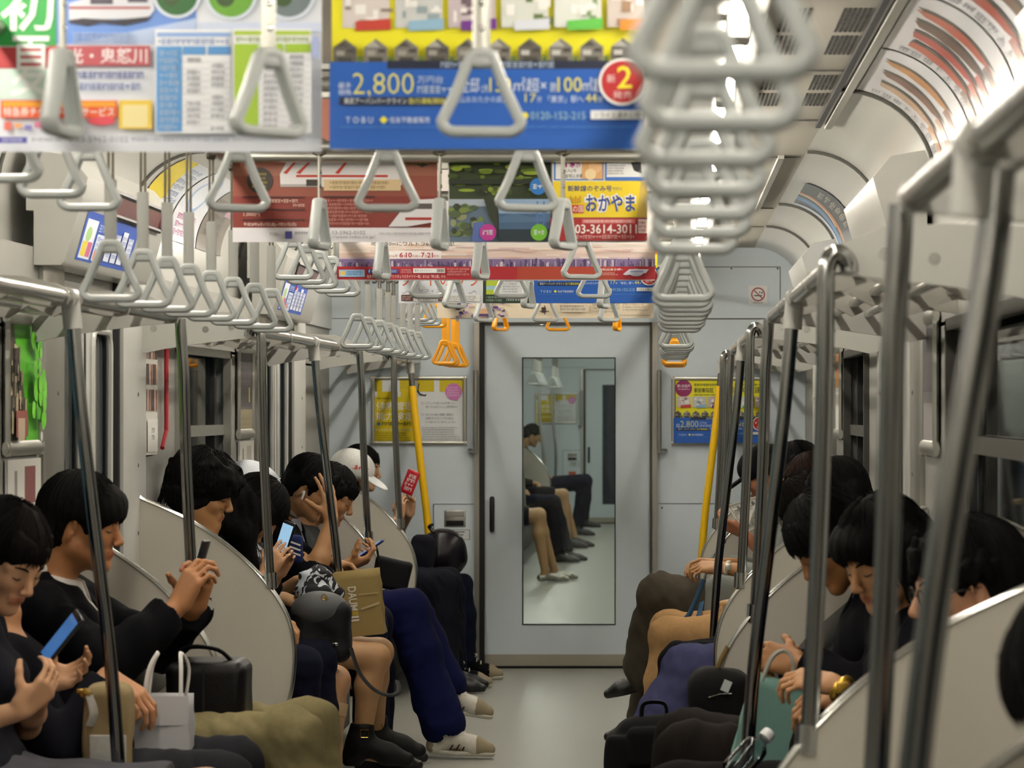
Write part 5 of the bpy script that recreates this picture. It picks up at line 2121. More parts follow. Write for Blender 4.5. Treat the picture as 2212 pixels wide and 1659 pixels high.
        if face_detail:
            m = MB()
            A = (np.array((.105, .081, .094)) + {'short': .0, 'curly': .022, 'bob': .008, 'long': .008, 'tied': .0, 'mop': .008}[hair] + th + .0015) * s
            for i in range(420 if h < .0056 else 260):
                az = rg.uniform(-math.pi, math.pi)
                fa = abs(az)
                end = .045 - ho.get('fringe', 0) * .6 if fa < .85 else (.045 - (fa - .85) * .04 if fa < 1.75 else -.075)
                if .95 < fa < 1.95 and hair not in ('bob', 'long'):
                    end = max(end, .016)
                if hair in ('bob', 'long') and fa > .95:
                    end = -.10
                end += rg.uniform(-.016, .012)
                e1 = math.asin(max(-.92, min(.8, (end - .04) / A[2] * s)))
                e0 = rg.uniform(.6, 1.45)
                if e0 < e1 + .15:
                    continue
                sw = rg.uniform(-.22, .22)
                rad = 1 + rg.uniform(-.02, .035)
                wv, wf = (rg.uniform(.02, .06), rg.uniform(6, 12)) if hair == 'curly' else (.008, 3)
                pts = []
                n_ = 8 if hair != 'curly' else 12
                for k in range(n_ + 1):
                    t = k / n_
                    el = e0 + (e1 - e0) * t
                    a2 = az + sw * t + wv * math.sin(wf * t + i)
                    ce = math.cos(el) if el > -.35 else math.cos(.35) + .02
                    rr_ = rad + (.03 * t * t) + wv * .5 * math.sin(wf * 1.3 * t + i * 2)
                    pts.append(q(*((-.020 * s + A[0] * rr_ * ce * math.cos(a2)) / s, A[1] * rr_ * ce * math.sin(a2) / s, .040 + A[2] * rr_ * math.sin(el) / s)))
                if hair == 'long' and fa > 1.0:
                    p_, dn_ = pts[-1], np.array((0, 0, -1.0)) * .75 + hf * ho.get('fall', .2)
                    for k in range(4):
                        p_ = p_ + nrm(dn_) * ho.get('len', .2) / 4 + rg.normal(size=3) * .003
                        pts.append(p_)
                r0 = rg.uniform(.0011, .0021)
                m.tube(pts, [r0] * (len(pts) - 2) + [r0 * .7, r0 * .25], HAIRM(hairc), n=5, caps=False)
            m.build('strands', hob, fixn=False)
    # ---------------- clothes
    def torso(S, t, jk=False):
        S.cone(NB - U * .045, SH['L'] - U * .01, .050 * s + t, .050 * s + t, .05)
        S.cone(NB - U * .045, SH['R'] - U * .01, .050 * s + t, .050 * s + t, .05)
        S.cone(CH + L * .075, CH - L * .075, br * s + t, None, .06)
        S.cone(CH, NB - U * .09, br * s + t, .072 + t, .06)
        S.cone(CH, WA, .088 * s + t, .095 * s + t, .06)
        S.cone(WA + L * .06, WA - L * .06, .095 * s + t, None, .07)
        S.cone(HIP + L * .075 + U * .03, HIP - L * .075 + U * .03, .104 * s + t, None, .07)
        if bust:
            for g in (-1, 1):
                S.ball(CH + F * .072 + L * g * .06 - U * .02, bust + t, .05)
    def sleeves(S, t, frac):
        for k in 'LR':
            a, e, w_, hd = arms[k]
            rr = 1.0 if sex == 'm' else .88
            if frac <= .5:
                b = a + (e - a) * frac * 2
                S.cone(a, b, .050 * s * rr + t, .048 * s * rr + t, .03)
            else:
                b = e + (w_ - e) * (frac - .5) * 2
                S.cone(a, e, .049 * s * rr + t, .043 * s * rr + t, .03)
                S.cone(e, b, .043 * s * rr + t, .034 * s * rr + t, .025)
    def cuffs(S, frac):
        for k in 'LR':
            a, e, w_, hd = arms[k]
            if frac > .5:
                b = e + (w_ - e) * ((frac - .5) * 2 - .06)
                d = nrm(w_ - e)
            else:
                b = a + (e - a) * (frac * 2 - .04)
                d = nrm(e - a)
            S.cutbox(b + d * .05, d, (.05, .056, .056))
    if top:
        T = SDF()
        t = .020 if jacket else .010
        torso(T, t)
        sleeves(T, t, sleeve)
        cuffs(T, sleeve)
        nd = nrm(NB - CH)
        T.carve(NB + nd * .05 + F * .02, np.stack([F, L, nd]), (.062, .058, .062), .012)
        if jacket and open_collar:
            T.carve(NB - nd * .055 + F * .105, np.stack([F, L, nd]), (.07, .036, .12), .01)
            T.carve(NB + nd * .02 + F * .04, np.stack([F, L, nd]), (.068, .066, .05), .01)
        wc_, wd_ = wrinkle(int(y * 31) + 5, wr * .8, 34), wrinkle(int(y * 37), wr * .45, 66, (1.2, .8, .6))
        sdf_object('jacket' if jacket else 'top', T, max(h * 1.3, .006), cloth(top), o, disp=lambda P: wc_(P) + wd_(P))
    if shirt:
        T = SDF()
        torso(T, .009)
        nd = nrm(NB - CH)
        T.cut(CH - nd * .06, -nd)
        
        # standing collar
        T.cone(NB - nd * .02 - F * .015, NB + nd * .03 - F * .012, .066 * s, .064 * s, .02)
        T.carve(NB + nd * .085 + F * .012, np.stack([F, L, nd]), (.066, .060, .075), .006)
        sdf_object('shirt', T, max(h * 1.2, .006), cloth(shirt), o, disp=wrinkle(int(y * 13), .002, 60))
        m = MB()
        for g in (-1, 1):                       # turned-down collar
            base = NB + nd * .016
            ang = [(-.080, .0), (-.055, .052), (.005, .070), (.052, .046), (.085, .014)]
            up = [base + F * a + L * g * b + nd * (.012 - .30 * max(0, a)) for a, b in ang]
            lw = [base + F * (a * 1.06 + .004) + L * g * (b * 1.14) - nd * (.024 + .30 * max(0, a) + (.02 if i >= 3 else 0)) for i, (a, b) in enumerate(ang)]
            V = [Vector(p) for p in smoothpath(up, 4)] + [Vector(p) for p in smoothpath(lw, 4)]
            n = len(V) // 2
            m.add(V, [(i, i + 1, n + i + 1, n + i) for i in range(n - 1)], cloth(shirt))
        c_ = m.build('collar', o)
        sm = c_.modifiers.new('thick', 'SOLIDIFY')
        sm.thickness = .004
    if bottom == 'trousers':
        T = SDF()
        t = .019 + loose
        T.cone(HIP + L * .075, HIP - L * .075, .108 * s + t * .6, None, .06)
        for k in 'LR':
            a, kn, ft = legs[k]
            T.cone(a, kn, .088 * s + t, .056 * s + t, .05)
            end = kn + (ft - kn) * .93
            T.cone(kn, kn + (end - kn) * .4, .056 * s + t, .056 * s + t, .03)
            T.cone(kn + (end - kn) * .4, end, .056 * s + t, .048 * s + t + loose * .8, .03)
            d = nrm(ft - kn)
            T.cutcap(end + d * .05, end + d * .05, .058)
        wa_, wb_ = wrinkle(int(y * 53), wr * .9, 30), wrinkle(int(y * 59), wr * .55, 62, (1.5, .45, 1.1))
        sdf_object('trousers', T, max(h * 1.3, .006), cloth(bcol), o, disp=lambda P: wa_(P) + wb_(P))
    elif bottom == 'skirt':
        T = SDF()
        frac = (hairopt or {}).get('skirt', .78)
        T.cone(HIP + L * .075, HIP - L * .075, .118 * s, None, .06)
        ends = {}
        for k in 'LR':
            a, kn, ft = legs[k]
            e = a + (kn - a) * frac
            ends[k] = e
            T.cone(a, e, .103 * s, .082 * s, .07)
        mid = (ends['L'] + ends['R']) / 2
        T.cone(HIP, mid - U * .0, .10 * s, .075 * s, .09)
        d = nrm(ends['L'] + ends['R'] - HJ['L'] - HJ['R'])
        T.cut(mid + d * .03, d)
        wk = wrinkle(int(y * 53), .005, 40)
        sdf_object('skirt', T, max(h * 1.35, .0065), cloth(bcol), o, disp=wk)
    # ---------------- shoes
    fdir = F
    for k in 'LR':
        a, kn, ft = legs[k]
        sd = (hands.get('shoe_' + k) if hands else None)
        fd = nrm(sd) if sd is not None else F
        fu = nrm(U - fd * (U @ fd)) if abs(U @ fd) < .98 else U
        fl = np.cross(fu, fd)
        heel = ft - fu * .05 - fd * .035
        toe = ft + fd * .185 * s - fu * .056
        T = SDF()
        if shoe == 'sneaker':
            T.cone(heel, ft + fd * .03 - fu * .012, .038 * s, .038 * s, .03)
            T.cone(ft + fd * .03 - fu * .015, ft + fd * .13 * s - fu * .042, .038 * s, .036 * s, .03)
            T.cone(ft + fd * .12 * s - fu * .047, toe, .039 * s, .029 * s, .03)
            T.cone(heel, ft + fu * .025, .035, .040, .02)
            T.cut(ft - fu * .074, -fu)
            T.carve(ft + fu * .05, np.stack([fd, fl, fu]), (.04, .032, .05), .006)
            shm = cloth(shoecol, .6)
            so = sdf_object('shoe', T, .0045, [shm, mat('suede_tan', '8C8068', .9, var=.15)], o,
                            matfn=lambda P: (((P - ft) @ fd > .135 * s) | (((P - ft) @ fd < -.045))).astype(int))
            KW = SDF()
            KW.cone(heel - fu * .008, ft + fd * .06 - fu * .066, .036 * s, .034 * s, .02)
            KW.cone(ft + fd * .06 - fu * .066, toe - fu * .006, .036 * s, .032 * s, .02)
            KW.cut(ft - fu * .066, fu)
            KW.cut(ft - fu * .084, -fu)
            sdf_object('sole', KW, .0045, cloth('C8C4B8', .7), so)
            m = MB()
            for i in range(5):
                c = ft + fd * (.035 + .021 * i) + fu * (.030 - .0125 * i)
                m.tube([c - fl * .026 - fu * .008, c + fu * .006, c + fl * .026 - fu * .008], .0032, cloth('D8D4C6'), n=6)
            for g in (-1, 1):
                c = ft + fd * .035 + fu * .034
                m.tube([Vector(p) for p in smoothpath([c, c + fl * g * .02 + fu * .018 + fd * .01, c + fl * g * .038 + fu * .006 + fd * .02, c + fl * g * .02 + fd * .01], 4)], .0026, cloth('D8D4C6'), n=6)
            m.build('laces', so)
            if shoecol[0] in '89ABCDEF':
                m = MB()
                for i in range(3):
                    for g in (-1, 1):
                        b = ft + fd * (.035 + i * .025) + fl * g * .0355
                        m.tube([b - fu * .06 - fd * .012, b - fl * g * .004 - fu * .025 + fd * .01], .0028, cloth('2C2C34'), n=6)
                m.build('stripes', so)
        elif shoe == 'boot':
            T.cone(heel, ft + fu * .06, .041, .046, .02)
            T.cone(ft, ft + fd * .10 - fu * .035, .046, .038, .03)
            T.cone(ft + fd * .10 - fu * .04, toe, .037, .027, .03)
            T.cut(ft - fu * .078, -fu)
            T.carve(ft + fu * .10, np.stack([fd, fl, fu]), (.042, .042, .04), .004)
            so = sdf_object('ankle_boot', T, .005, mat('boot_leather', '080809', .6, spec=.25, var=.2, bump=.1), o)
            m = MB()
            c = ft + fu * .045 - fl * .047 + fd * .0
            m.tube([c + fd * .0 + fu * .014, c + fd * .028 + fu * .014, c + fd * .028 - fu * .014, c - fu * .014], .0022, mat('gold_metal', 'C8A860', .25, 1.0, var=0), n=6, closed=True)
            m.build('buckle', so)
        else:
            hgt = .030 if shoe == 'flat' else .036
            T.cone(heel, ft + fd * .05 - fu * .03, .034 * s, hgt * s, .03)
            T.cone(ft + fd * .05 - fu * .036, ft + fd * .13 * s - fu * .05, .035 * s, .033 * s, .03)
            T.cone(ft + fd * .12 * s - fu * .052, toe - fu * .004, .033 * s, .022 * s, .03)
            if shoe == 'leather':
                T.cone(heel, ft - fu * .005, .035, .040, .02)
            T.cut(ft - fu * .078, -fu)
            T.carve(ft + fu * (.045 if shoe == 'leather' else .014) + fd * (0 if shoe == 'leather' else .03), np.stack([fd, fl, fu]), (.044, .032, .045) if shoe == 'leather' else (.085, .034, .045), .006)
            so = sdf_object('shoe', T, .005, mat('shoe_' + shoecol, [x * .6 for x in lin(shoecol)] if shoecol[0] == '0' else shoecol, .4, 1.0 if shoe == 'flat' and shoecol[0] in '9ABC' else 0.0, var=.1), o)
            if shoe == 'buckle' or 'buckle' in extras:
                m = MB()
                c = ft + fd * .05 + fu * .004
                b1, b2, b3 = fd, fl, fu
                m.tube([c + fd * .012 - fl * .01, c + fd * .012 + fl * .01, c - fd * .012 + fl * .01 + fu * .006, c - fd * .012 - fl * .01 + fu * .006], .002, mat('gold_metal', 'C8A860', .25, 1.0, var=0), n=6, closed=True)
                m.build('buckle', so)
        if socks:
            K = SDF()
            K.cone(ft - U * .03, kn + (ft - kn) * .8, .038, .044, .02)
            sdf_object('sock', K, .006, cloth(socks), o)
    o_info = dict(o=o, R=R, q=q, arms=arms, legs=legs, F=F, L=L, U=U, NB=NB, HC=HC, HIP=HIP, CH=CH)
    return o_info
# ------------------------------------------------------------------ the riders on the left bench
A3 = lambda v: np.array((v.x, v.y, v.z))
FX = np.array((1.0, 0, 0)); UZ = np.array((0, 0, 1.0)); YY = np.array((0, 1.0, 0))
PP = {}
def wp(px_, py_, d):
    return A3(W(px_, py_, d))
def hxz(px_, top, d, sc=.95):
    """head centre (X,Z) from the pixel of the head's middle and of the top of its hair"""
    a = W(px_, top, d)
    return (a.x, a.z - .142 * sc)
def hd(w, h, n, **k):
    return dict(w=np.array(w, float), h=np.array(h, float), n=np.array(n, float), **k)

PP['wL1'] = person(-1, 6.35, hxz(16, 1076, 6.35, .92), 'person with short dark hair looking down at a blue phone, nearest on the left bench', pitch=34, yaw=34, hips=.98, scale=.92, sex='f',
    skin_='C29470', hair='short', hairopt=dict(th=.004), hairc='120C0A', top='24252E', sleeve=.30, bottom='skirt', bcol='4A4A50', bust=.05,
    hands={'R': hd(wp(44, 1535, 6.1), (.74, .12, .66), (-.45, .72, .5), curl=(.6, .8, .4), thumb=(.55, .5), pole=(-.1, -.5, -.8)),
           'L': hd(wp(92, 1478, 6.38), (.93, -.1, .28), (-.25, -.75, .6), curl=(.35, .6, .3), thumb=(.8, .8), pole=(-.02, .6, -.8))},
    knees={'R': (-.50, 6.24, .54), 'L': (-.50, 6.48, .54)}, shoe='leather')
PP['L1b'] = person(-1, 6.86, hxz(-28, 1112, 6.86), 'person in dark sleeves hidden behind the nearest rider, one hand by a beige bag', pitch=4, yaw=0, hips=.97,
    skin_='B98660', top='15151E', jacket=False, sleeve=.96, bcol='34343A',
    hands={'R': hd(wp(232, 1462, 6.8), (.75, -.1, -.45), (-.2, .3, -.9), curl=(.4, .6, .4), pole=(-.02, -.6, -.7)), 'L': hd(wp(268, 1500, 6.95), (.8, -.1, -.5), (0, -.5, -.8), curl=(.6, .8, .4), pole=(-.02, .6, -.7))},
    knees={'R': (-.52, 6.74, .53), 'L': (-.52, 7.0, .53)})
PP['suit'] = person(-1, 7.35, hxz(182, 1020, 7.35), 'person in a black jacket and open white collar holding up a phone, khaki trousers', pitch=10, yaw=8, hips=.93,
    skin_='A8744C', hair='mop', hairopt=dict(th=.002, fringe=.025), top='0B0B10', jacket=True, shirt='CFCBC4', bcol='847A58', sleeve=.97, wr=.008,
    hands={'R': hd(wp(384, 1310, 7.2), (.45, .05, .9), (.6, .75, -.1), curl=(.5, .85, .5), thumb=(.5, .6), pole=(-.1, -.7, -.8)), 'L': hd(wp(420, 1312, 7.38), (.25, -.15, .95), (-.25, -.95, 0), curl=(.75, .9, .5), thumb=(.5, .6), pole=(.1, .8, -.8))},
    knees={'R': wp(636, 1596, 7.3), 'L': wp(668, 1570, 7.64)}, feet={'R': (-.36, 7.28, .085), 'L': (-.36, 7.66, .085)})
PP['curly'] = person(-1, 9.78, hxz(442, 980, 9.78), 'person with bushy black hair behind the second left partition, face in profile', pitch=17, yaw=6, hips=1.0,
    skin_='A87A50', hair='curly', hairopt=dict(th=.004, fringe=.03), top='17171C', bcol='14162A', h=.005, hands={'R': hd((-.82, 9.72, .68), (.7, .6, -.2), (0, 0, -1)), 'L': hd((-.82, 9.9, .68), (.7, -.6, -.2), (0, 0, -1))},
    knees={'R': (-.70, 9.68, .53), 'L': (-.68, 9.92, .53)})
PP['long'] = person(-1, 10.2, hxz(552, 1030, 10.2, .92), 'person with long black hair hiding the face, bent over a phone, navy skirt', pitch=48, yaw=-15, hips=.98, scale=.92, sex='f',
    skin_='B88C68', hair='long', hairopt=dict(len=.20, fall=.25, th=.006, skirt=.50), top='101016', sleeve=.9, bottom='skirt', bcol='15152A', h=.0052,
    hands={'R': hd(wp(574, 1238, 10.0), (.55, .1, .8), (.3, .8, .3), curl=(.4, .6, .3), pole=(-.05, -.5, -.8)), 'L': hd(wp(600, 1240, 10.2), (.45, -.2, .85), (.2, -.8, .3), curl=(.5, .6, .4), pole=(-.2, .6, -.8))},
    knees={'R': wp(716, 1478, 10.0), 'L': wp(724, 1470, 10.25)}, feet={'R': (-.62, 9.98, .085), 'L': (-.66, 10.3, .085)}, shoe='leather')
PP['floral'] = person(-1, 10.74, hxz(540, 1000, 10.74, .9), 'person in a white cap and floral top with bare knees and black ankle boots', pitch=26, yaw=0, hips=1.0, scale=.9, sex='f',
    skin_='B28A62', hair='long', hairopt=dict(len=.08, fall=.1, skirt=.45), top='17171A', sleeve=.34, bottom='skirt', bcol='1A1A22', h=.0052, shoe='boot',
    hands={'R': hd(wp(612, 1290, 10.55), (.8, .1, -.3), (-.1, .4, -.9), curl=(.5, .7, .4), pole=(-.02, -.6, -.8)), 'L': hd(wp(640, 1255, 10.75), (.9, -.2, .1), (0, -.5, -.8), curl=(.5, .7, .4), pole=(-.02, .6, -.8))},
    knees={'R': wp(812, 1420, 10.66), 'L': wp(820, 1408, 10.9)}, feet={'R': wp(782, 1608, 10.66), 'L': wp(812, 1590, 11.05)})
PP['earphone'] = person(-1, 11.2, hxz(672, 980, 11.2), 'person in a dark jacket and white collar leaning a hand on the forehead, white earphone', pitch=30, yaw=12, hips=.95,
    skin_='A87C54', hair='short', hairopt=dict(th=.002), top='121218', jacket=True, shirt='C8CCDC', sleeve=.62, bcol='1A1C30', h=.005,
    hands={'R': hd(wp(716, 1122, 11.02), (-.12, .1, 1), (-.75, .6, .1), curl=(.12, .2, .1), spread=.11, thumb=(.2, .2), pole=(.5, -.6, -.9)),
           'L': hd(wp(720, 1215, 11.4), (.8, -.2, -.2), (0, -.4, -.9), curl=(.5, .7, .4), pole=(-.02, .6, -.8))},
    knees={'R': (-.62, 11.1, .56), 'L': (-.62, 11.34, .56)})
PP['blue'] = person(-1, 11.75, hxz(716, 1000, 11.75), 'person in navy trousers and white sneakers, legs crossed, dark phone in hand', pitch=28, yaw=0, hips=.95,
    skin_='A87A52', hair='short', hairopt=dict(th=.004), top='3A3C3C', sleeve=.95, bcol='161C4C', loose=.014, h=.005, shoe='sneaker', shoecol='C9C5BA',
    hands={'R': hd(wp(752, 1225, 11.6), (.9, .1, .35), (-.1, .3, .9), curl=(.6, .8, .4), pole=(-.02, -.6, -.8)), 'L': hd(wp(748, 1222, 11.82), (.9, -.1, .35), (-.1, -.4, .9), curl=(.6, .8, .4), pole=(-.02, .6, -.8)),
           'shoe_R': (.99, 0, -.05), 'shoe_L': (.98, 0, -.16)},
    knees={'R': wp(880, 1318, 11.66), 'L': wp(888, 1322, 11.9)}, feet={'R': wp(962, 1584, 11.5), 'L': wp(966, 1494, 11.8)}, wr=.005)
PP['cap'] = person(-1, 14.24, hxz(760, 972, 14.24, .92), 'person in a white cap with red lettering behind the last left partition', pitch=22, yaw=14, hips=1.0, scale=.92,
    skin_='8C6444', hair='short', top='1C1C22', bcol='20222C', h=.006)
PP['redphone'] = person(-1, 14.72, hxz(783, 958, 14.72, .9), 'person with tied black hair holding up a red phone, far end of left bench', pitch=10, yaw=10, hips=1.0, scale=.9, sex='f',
    skin_='BC9270', hair='tied', hairopt=dict(knot=(-.10, 0, .075)), top='14141C', sleeve=.72, bcol='20263C', h=.0052, shoe='sneaker', shoecol='17171A',
    hands={'R': hd(wp(862, 1118, 14.55), (.05, .1, 1), (.4, .9, .1), curl=(.5, .7, .4), pole=(-.1, -.6, -.9)), 'L': hd(wp(884, 1112, 14.72), (.05, -.1, 1), (.1, -.9, .1), curl=(.6, .8, .4), pole=(.1, .6, -.9))},
    knees={'R': wp(972, 1278, 14.5), 'L': wp(992, 1268, 14.85)}, feet={'R': (-.53, 14.42, .085), 'L': (-.5, 14.85, .085)})

# ------------------------------------------------------------------ the riders on the right bench
PP['r0'] = person(1, 3.02, (1.005, 1.10), 'person with dark hair cut off by the right edge of the photo', pitch=34, yaw=0, hips=1.03, skin_='A87A52', hair='mop', top='14141A', bcol='1C1C20', h=.005)
PP['glasses'] = person(1, 5.55, hxz(2086, 1108, 5.55, 1.02), 'person in glasses with short black hair bent forward, nearest on the right bench', pitch=10, yaw=8, hips=1.0, scale=1.02,
    skin_='BE8C6C', hair='short', hairopt=dict(th=.002), top='15151C', jacket=True, bcol='1E1E22', h=.0042)
PP['bob'] = person(1, 6.35, hxz(1905, 1072, 6.35, .93), 'person with black bobbed hair asleep, face turned down, behind the thick right poles', pitch=28, yaw=36, hips=1.0, scale=.95, sex='f',
    skin_='B4865E', hair='bob', hairopt=dict(fringe=.005), top='12121A', sleeve=.95, bcol='1C1A1C', h=.0045,
    hands={'R': hd(wp(1812, 1488, 6.42), (-.8, -.2, -.3), (0, .5, -.8), curl=(.5, .7, .4), pole=(.02, .6, -.8)), 'L': hd(wp(1800, 1476, 6.22), (-.85, .2, .1), (0, .5, -.8), curl=(.5, .7, .4), pole=(.02, -.6, -.8))})
PP['dark'] = person(1, 7.1, hxz(1795, 1052, 7.1), 'person in a dark jacket bent low with clasped hands, charcoal trousers', pitch=42, yaw=6, hips=1.0,
    skin_='96683F', hair='mop', hairopt=dict(th=.002), top='0F0F16', jacket=True, shirt='8C8474', bcol='2A2522', h=.0045,
    hands={'R': hd(wp(1722, 1440, 7.1), (-.75, -.45, .35), (-.1, -.8, -.3), curl=(.7, .9, .5), pole=(.02, .6, -.8)), 'L': hd(wp(1724, 1436, 6.9), (-.8, .35, .2), (-.1, .8, -.2), curl=(.7, .9, .5), pole=(.02, -.6, -.8))},
    knees={'R': wp(1478, 1598, 7.4), 'L': wp(1474, 1628, 7.06)}, feet={'R': (.50, 7.42, .085), 'L': (.50, 7.04, .085)})
PP['r_d'] = person(1, 9.72, hxz(1808, 988, 9.72), 'person with short black hair leaning back by the right window, grey-blue jeans', pitch=22, yaw=-25, hips=1.0,
    skin_='A87A52', hair='short', hairopt=dict(th=.004), top='17171C', bcol='3C3E5E', loose=.014, h=.0052, knees={'L': wp(1484, 1448, 9.82), 'R': wp(1492, 1446, 10.1)}, feet={'L': (.38, 9.6, .085), 'R': (.50, 10.12, .085)}, wr=.005)
PP['r_e'] = person(1, 10.35, hxz(1748, 1022, 10.35, .92), 'person with long dark brown hair bent low, pale cheek showing', pitch=46, yaw=18, hips=1.0, scale=.92, sex='f',
    skin_='C29A80', hair='bob', hairopt=dict(th=.006), hairc='140D0A', top='14121A', bcol='16161C', h=.0052,
    knees={'L': wp(1470, 1432, 10.4), 'R': wp(1474, 1428, 10.6)}, feet={'L': (.50, 10.3, .085), 'R': (.52, 10.62, .085)})
PP['r_f'] = person(1, 11.1, hxz(1752, 978, 11.1, .93), 'person with brown hair and a yellow neckband turned away, beige trousers', pitch=20, yaw=-30, hips=1.0, scale=.93, sex='f',
    skin_='A88250', hair='short', hairopt=dict(th=.008), hairc='2A1710', top='1C1A22', bcol='A8845A', h=.0055, wr=.006,
    knees={'L': wp(1442, 1374, 11.1), 'R': wp(1446, 1362, 11.35)}, feet={'L': (.50, 11.1, .085), 'R': (.52, 11.38, .085)})
PP['watch'] = person(1, 11.8, hxz(1716, 953, 11.8), 'person in a grey top with a wrist watch, legs crossed in grey-brown trousers', pitch=14, yaw=-12, hips=.97,
    skin_='A67A50', hair='short', hairopt=dict(th=.006), top='7E827E', sleeve=.84, bcol='453F36', loose=.022, h=.0052, shoe='buckle', shoecol='0B0B0C',
    hands={'L': hd(wp(1560, 1226, 11.6), (-.97, .05, .04), (-.1, .5, -.85), curl=(.5, .8, .4), pole=(.02, -.5, -.8)), 'R': hd(wp(1552, 1218, 11.8), (-.95, -.1, .08), (-.1, -.4, -.9), curl=(.5, .7, .4), pole=(.02, .6, -.8)),
           'shoe_L': (-.97, 0, -.2), 'shoe_R': (-1, 0, 0)},
    knees={'L': wp(1430, 1288, 11.75), 'R': wp(1440, 1306, 12.0)}, feet={'L': wp(1398, 1450, 11.9), 'R': (.47, 12.05, .085)}, wr=.006)
PP['comic'] = person(1, 12.22, hxz(1652, 962, 12.22, .93), 'person in a black cap with brown ponytail reading a comic on the right bench', pitch=24, yaw=-4, hips=.98, scale=.93, sex='f',
    skin_='A06A4C', hair='tied', hairopt=dict(knot=(-.115, 0, .02), tail=True), hairc='3A1C14', top='1A1C34', sleeve=.5, bcol='1A1A22', h=.0055,
    hands={'L': hd(wp(1604, 1150, 11.98), (-.85, .1, .4), (.4, .7, .5), curl=(.4, .6, .4), pole=(.02, -.5, -.8)), 'R': hd(wp(1664, 1166, 12.2), (-.4, -.3, .8), (.3, -.8, .3), curl=(.4, .6, .4), pole=(.02, .6, -.8))})

# ------------------------------------------------------------------ riders of the next car, left bench
for i, (y, hx_, col, bc, top, sh, txt, kn) in enumerate((
        (23.2, .62, 'tights', '1C2030', '15151A', 'flat', 'dark skirt and silver flat shoes, nearest rider of the next car', None),
        (26.0, .66, 'jeans', '14172C', '1A1A22', 'leather', 'dark jeans, second rider in the next car', None),
        (28.6, .72, 'skirt', '2A2228', '2A2420', 'leather', 'dark clothes with bare shins, third rider in the next car', None),
        (31.4, .80, 'jeans', '10122A', '3C3630', 'leather', 'navy trousers with legs crossed, last rider in the next car', 1))):
    ks = {'R': (-.36 if kn else -.50, y - .1, .58 if kn else .535), 'L': (-.36 if kn else -.50, y + .14, .60 if kn else .535)}
    fs = {'R': (-.44, y - .12, .085), 'L': (-.38, y + .16, .16 if kn else .085)}
    PP['n%d' % i] = person(-1, y, (-.93, 1.10), 'person in ' + txt, None, pitch=25, h=.009, face_detail=False, skin_='A6825E', hair='short',
        top=top, bottom='skirt' if col != 'jeans' else 'trousers', bcol=bc, shoe=sh, shoecol='A8A49A' if sh == 'flat' else '0D0D0E', knees=ks, feet=fs, sex='f' if col != 'jeans' else 'm')
for (a, b, nm) in ((17.0, 21.95, 'nearest'), (22.05, 29.85, 'middle'), (29.95, 34.3, 'farthest')):
    bench(-1, a, b, '%s left bench in the next car seen through the door window' % nm)
for y in (22.0, 29.9):
    partition(-1, y, 'seat partition in the next car, %s one seen through the door window' % {22.0: 'nearer', 29.9: 'farther'}[y], -1)
for i, (a, b) in enumerate((((-.80, 25.5), (-.72, .4)), ((-.80, 30.0), (-.73, .4)), ((-.80, 33.3), (-.76, .4)))):
    o = empty('grab_pole', (b[0], a[1], .4))
    m = MB()
    m.tube(smoothpath([(a[0], a[1], 1.68), (-.79, a[1], 1.3), (-.75, a[1], .9), (b[0], a[1], .4)], 5), .0165, M_STEEL, n=10)
    m.build('pole', o)
    tag(o, '%s steel pole in the next car seen through the door window' % ORD[i], 'grab pole')
k = 0
for (x, ys2) in ((-.72, [27.0 + .35 * i for i in range(6)]), (-.72, [31.6 + .35 * i for i in range(5)])):
    for i, y in enumerate(ys2):
        k += 1
        o = copy_tree(PROTO[('low', 'grey')], (x, y, ZB), .1)
        tag(o, 'grey hand strap hanging in the next car, seen through the door window', 'hand strap', 'straps in the next car')
# ------------------------------------------------------------------ worn things: children of their riders
def cap_on(inf, col, brimcol, text=None, tcol='B03028', back=0.0):
    o, q, R = inf['o'], inf['q'], inf['R']
    s = .95
    S = SDF()
    S.ell(q(-.012, 0, .056), R, np.array((.118, .094, .088)) * s, 0)
    S.ell(q(-.03, 0, .03), R, np.array((.102, .094, .06)) * s, .03)
    S.cut(q(0, 0, .012) , -R[2] - R[0] * .12)
    S.carve(q(-.012, 0, .03), R, np.array((.108, .085, .08)) * s, 0)
    c = sdf_object('cap', S, .0045, cloth(col, .85), o)
    S = SDF()
    S.ell(q(.125, 0, .026), np.stack([rot(R[0], R[1], .22), R[1], rot(R[2], R[1], .22)]), np.array((.088, .078, .010)) * s, 0)
    S.carve(q(-.012, 0, .02), R, np.array((.112, .090, .09)) * s, 0)
    sdf_object('brim', S, .004, cloth(brimcol, .8), c)
    m = MB()
    m.lathe([(.008, -.002), (.007, .003), (.001, .005)], q(-.012, 0, .056 + .088 * s), cloth(brimcol), n=12, axis=tuple(R[2]))
    m.build('button', c)
    if text:
        V, Fc, u0, u1, v0, v1 = glyphs(text, .03)
        m = MB()
        P = []
        for u, v in V:
            a = (u - u0) / (u1 - u0) - .5
            b = (v - v0) / (v1 - v0) - .5
            az = math.radians(-58) + a * 1.0          # towards the camera from the brow
            el = .36 + b * .36 + a * .32
            d = np.array((math.cos(el) * math.cos(az), math.cos(el) * math.sin(az), math.sin(el)))
            P.append(q(*(np.array((-.012, 0, .056 - .012)) + d * np.array((.1195, .0955, .0945)) * 1.055)))
        m.add(P, Fc, ink(tcol))
        m.build('lettering', c, fixn=False, smooth=False)
    return c
cap_on(PP['floral'], 'D8DCE2', '3A2C24')
cap_on(PP['cap'], 'D4D4D0', 'E0E2E2', 'Hawks')
cap_on(PP['comic'], '101014', '101014')
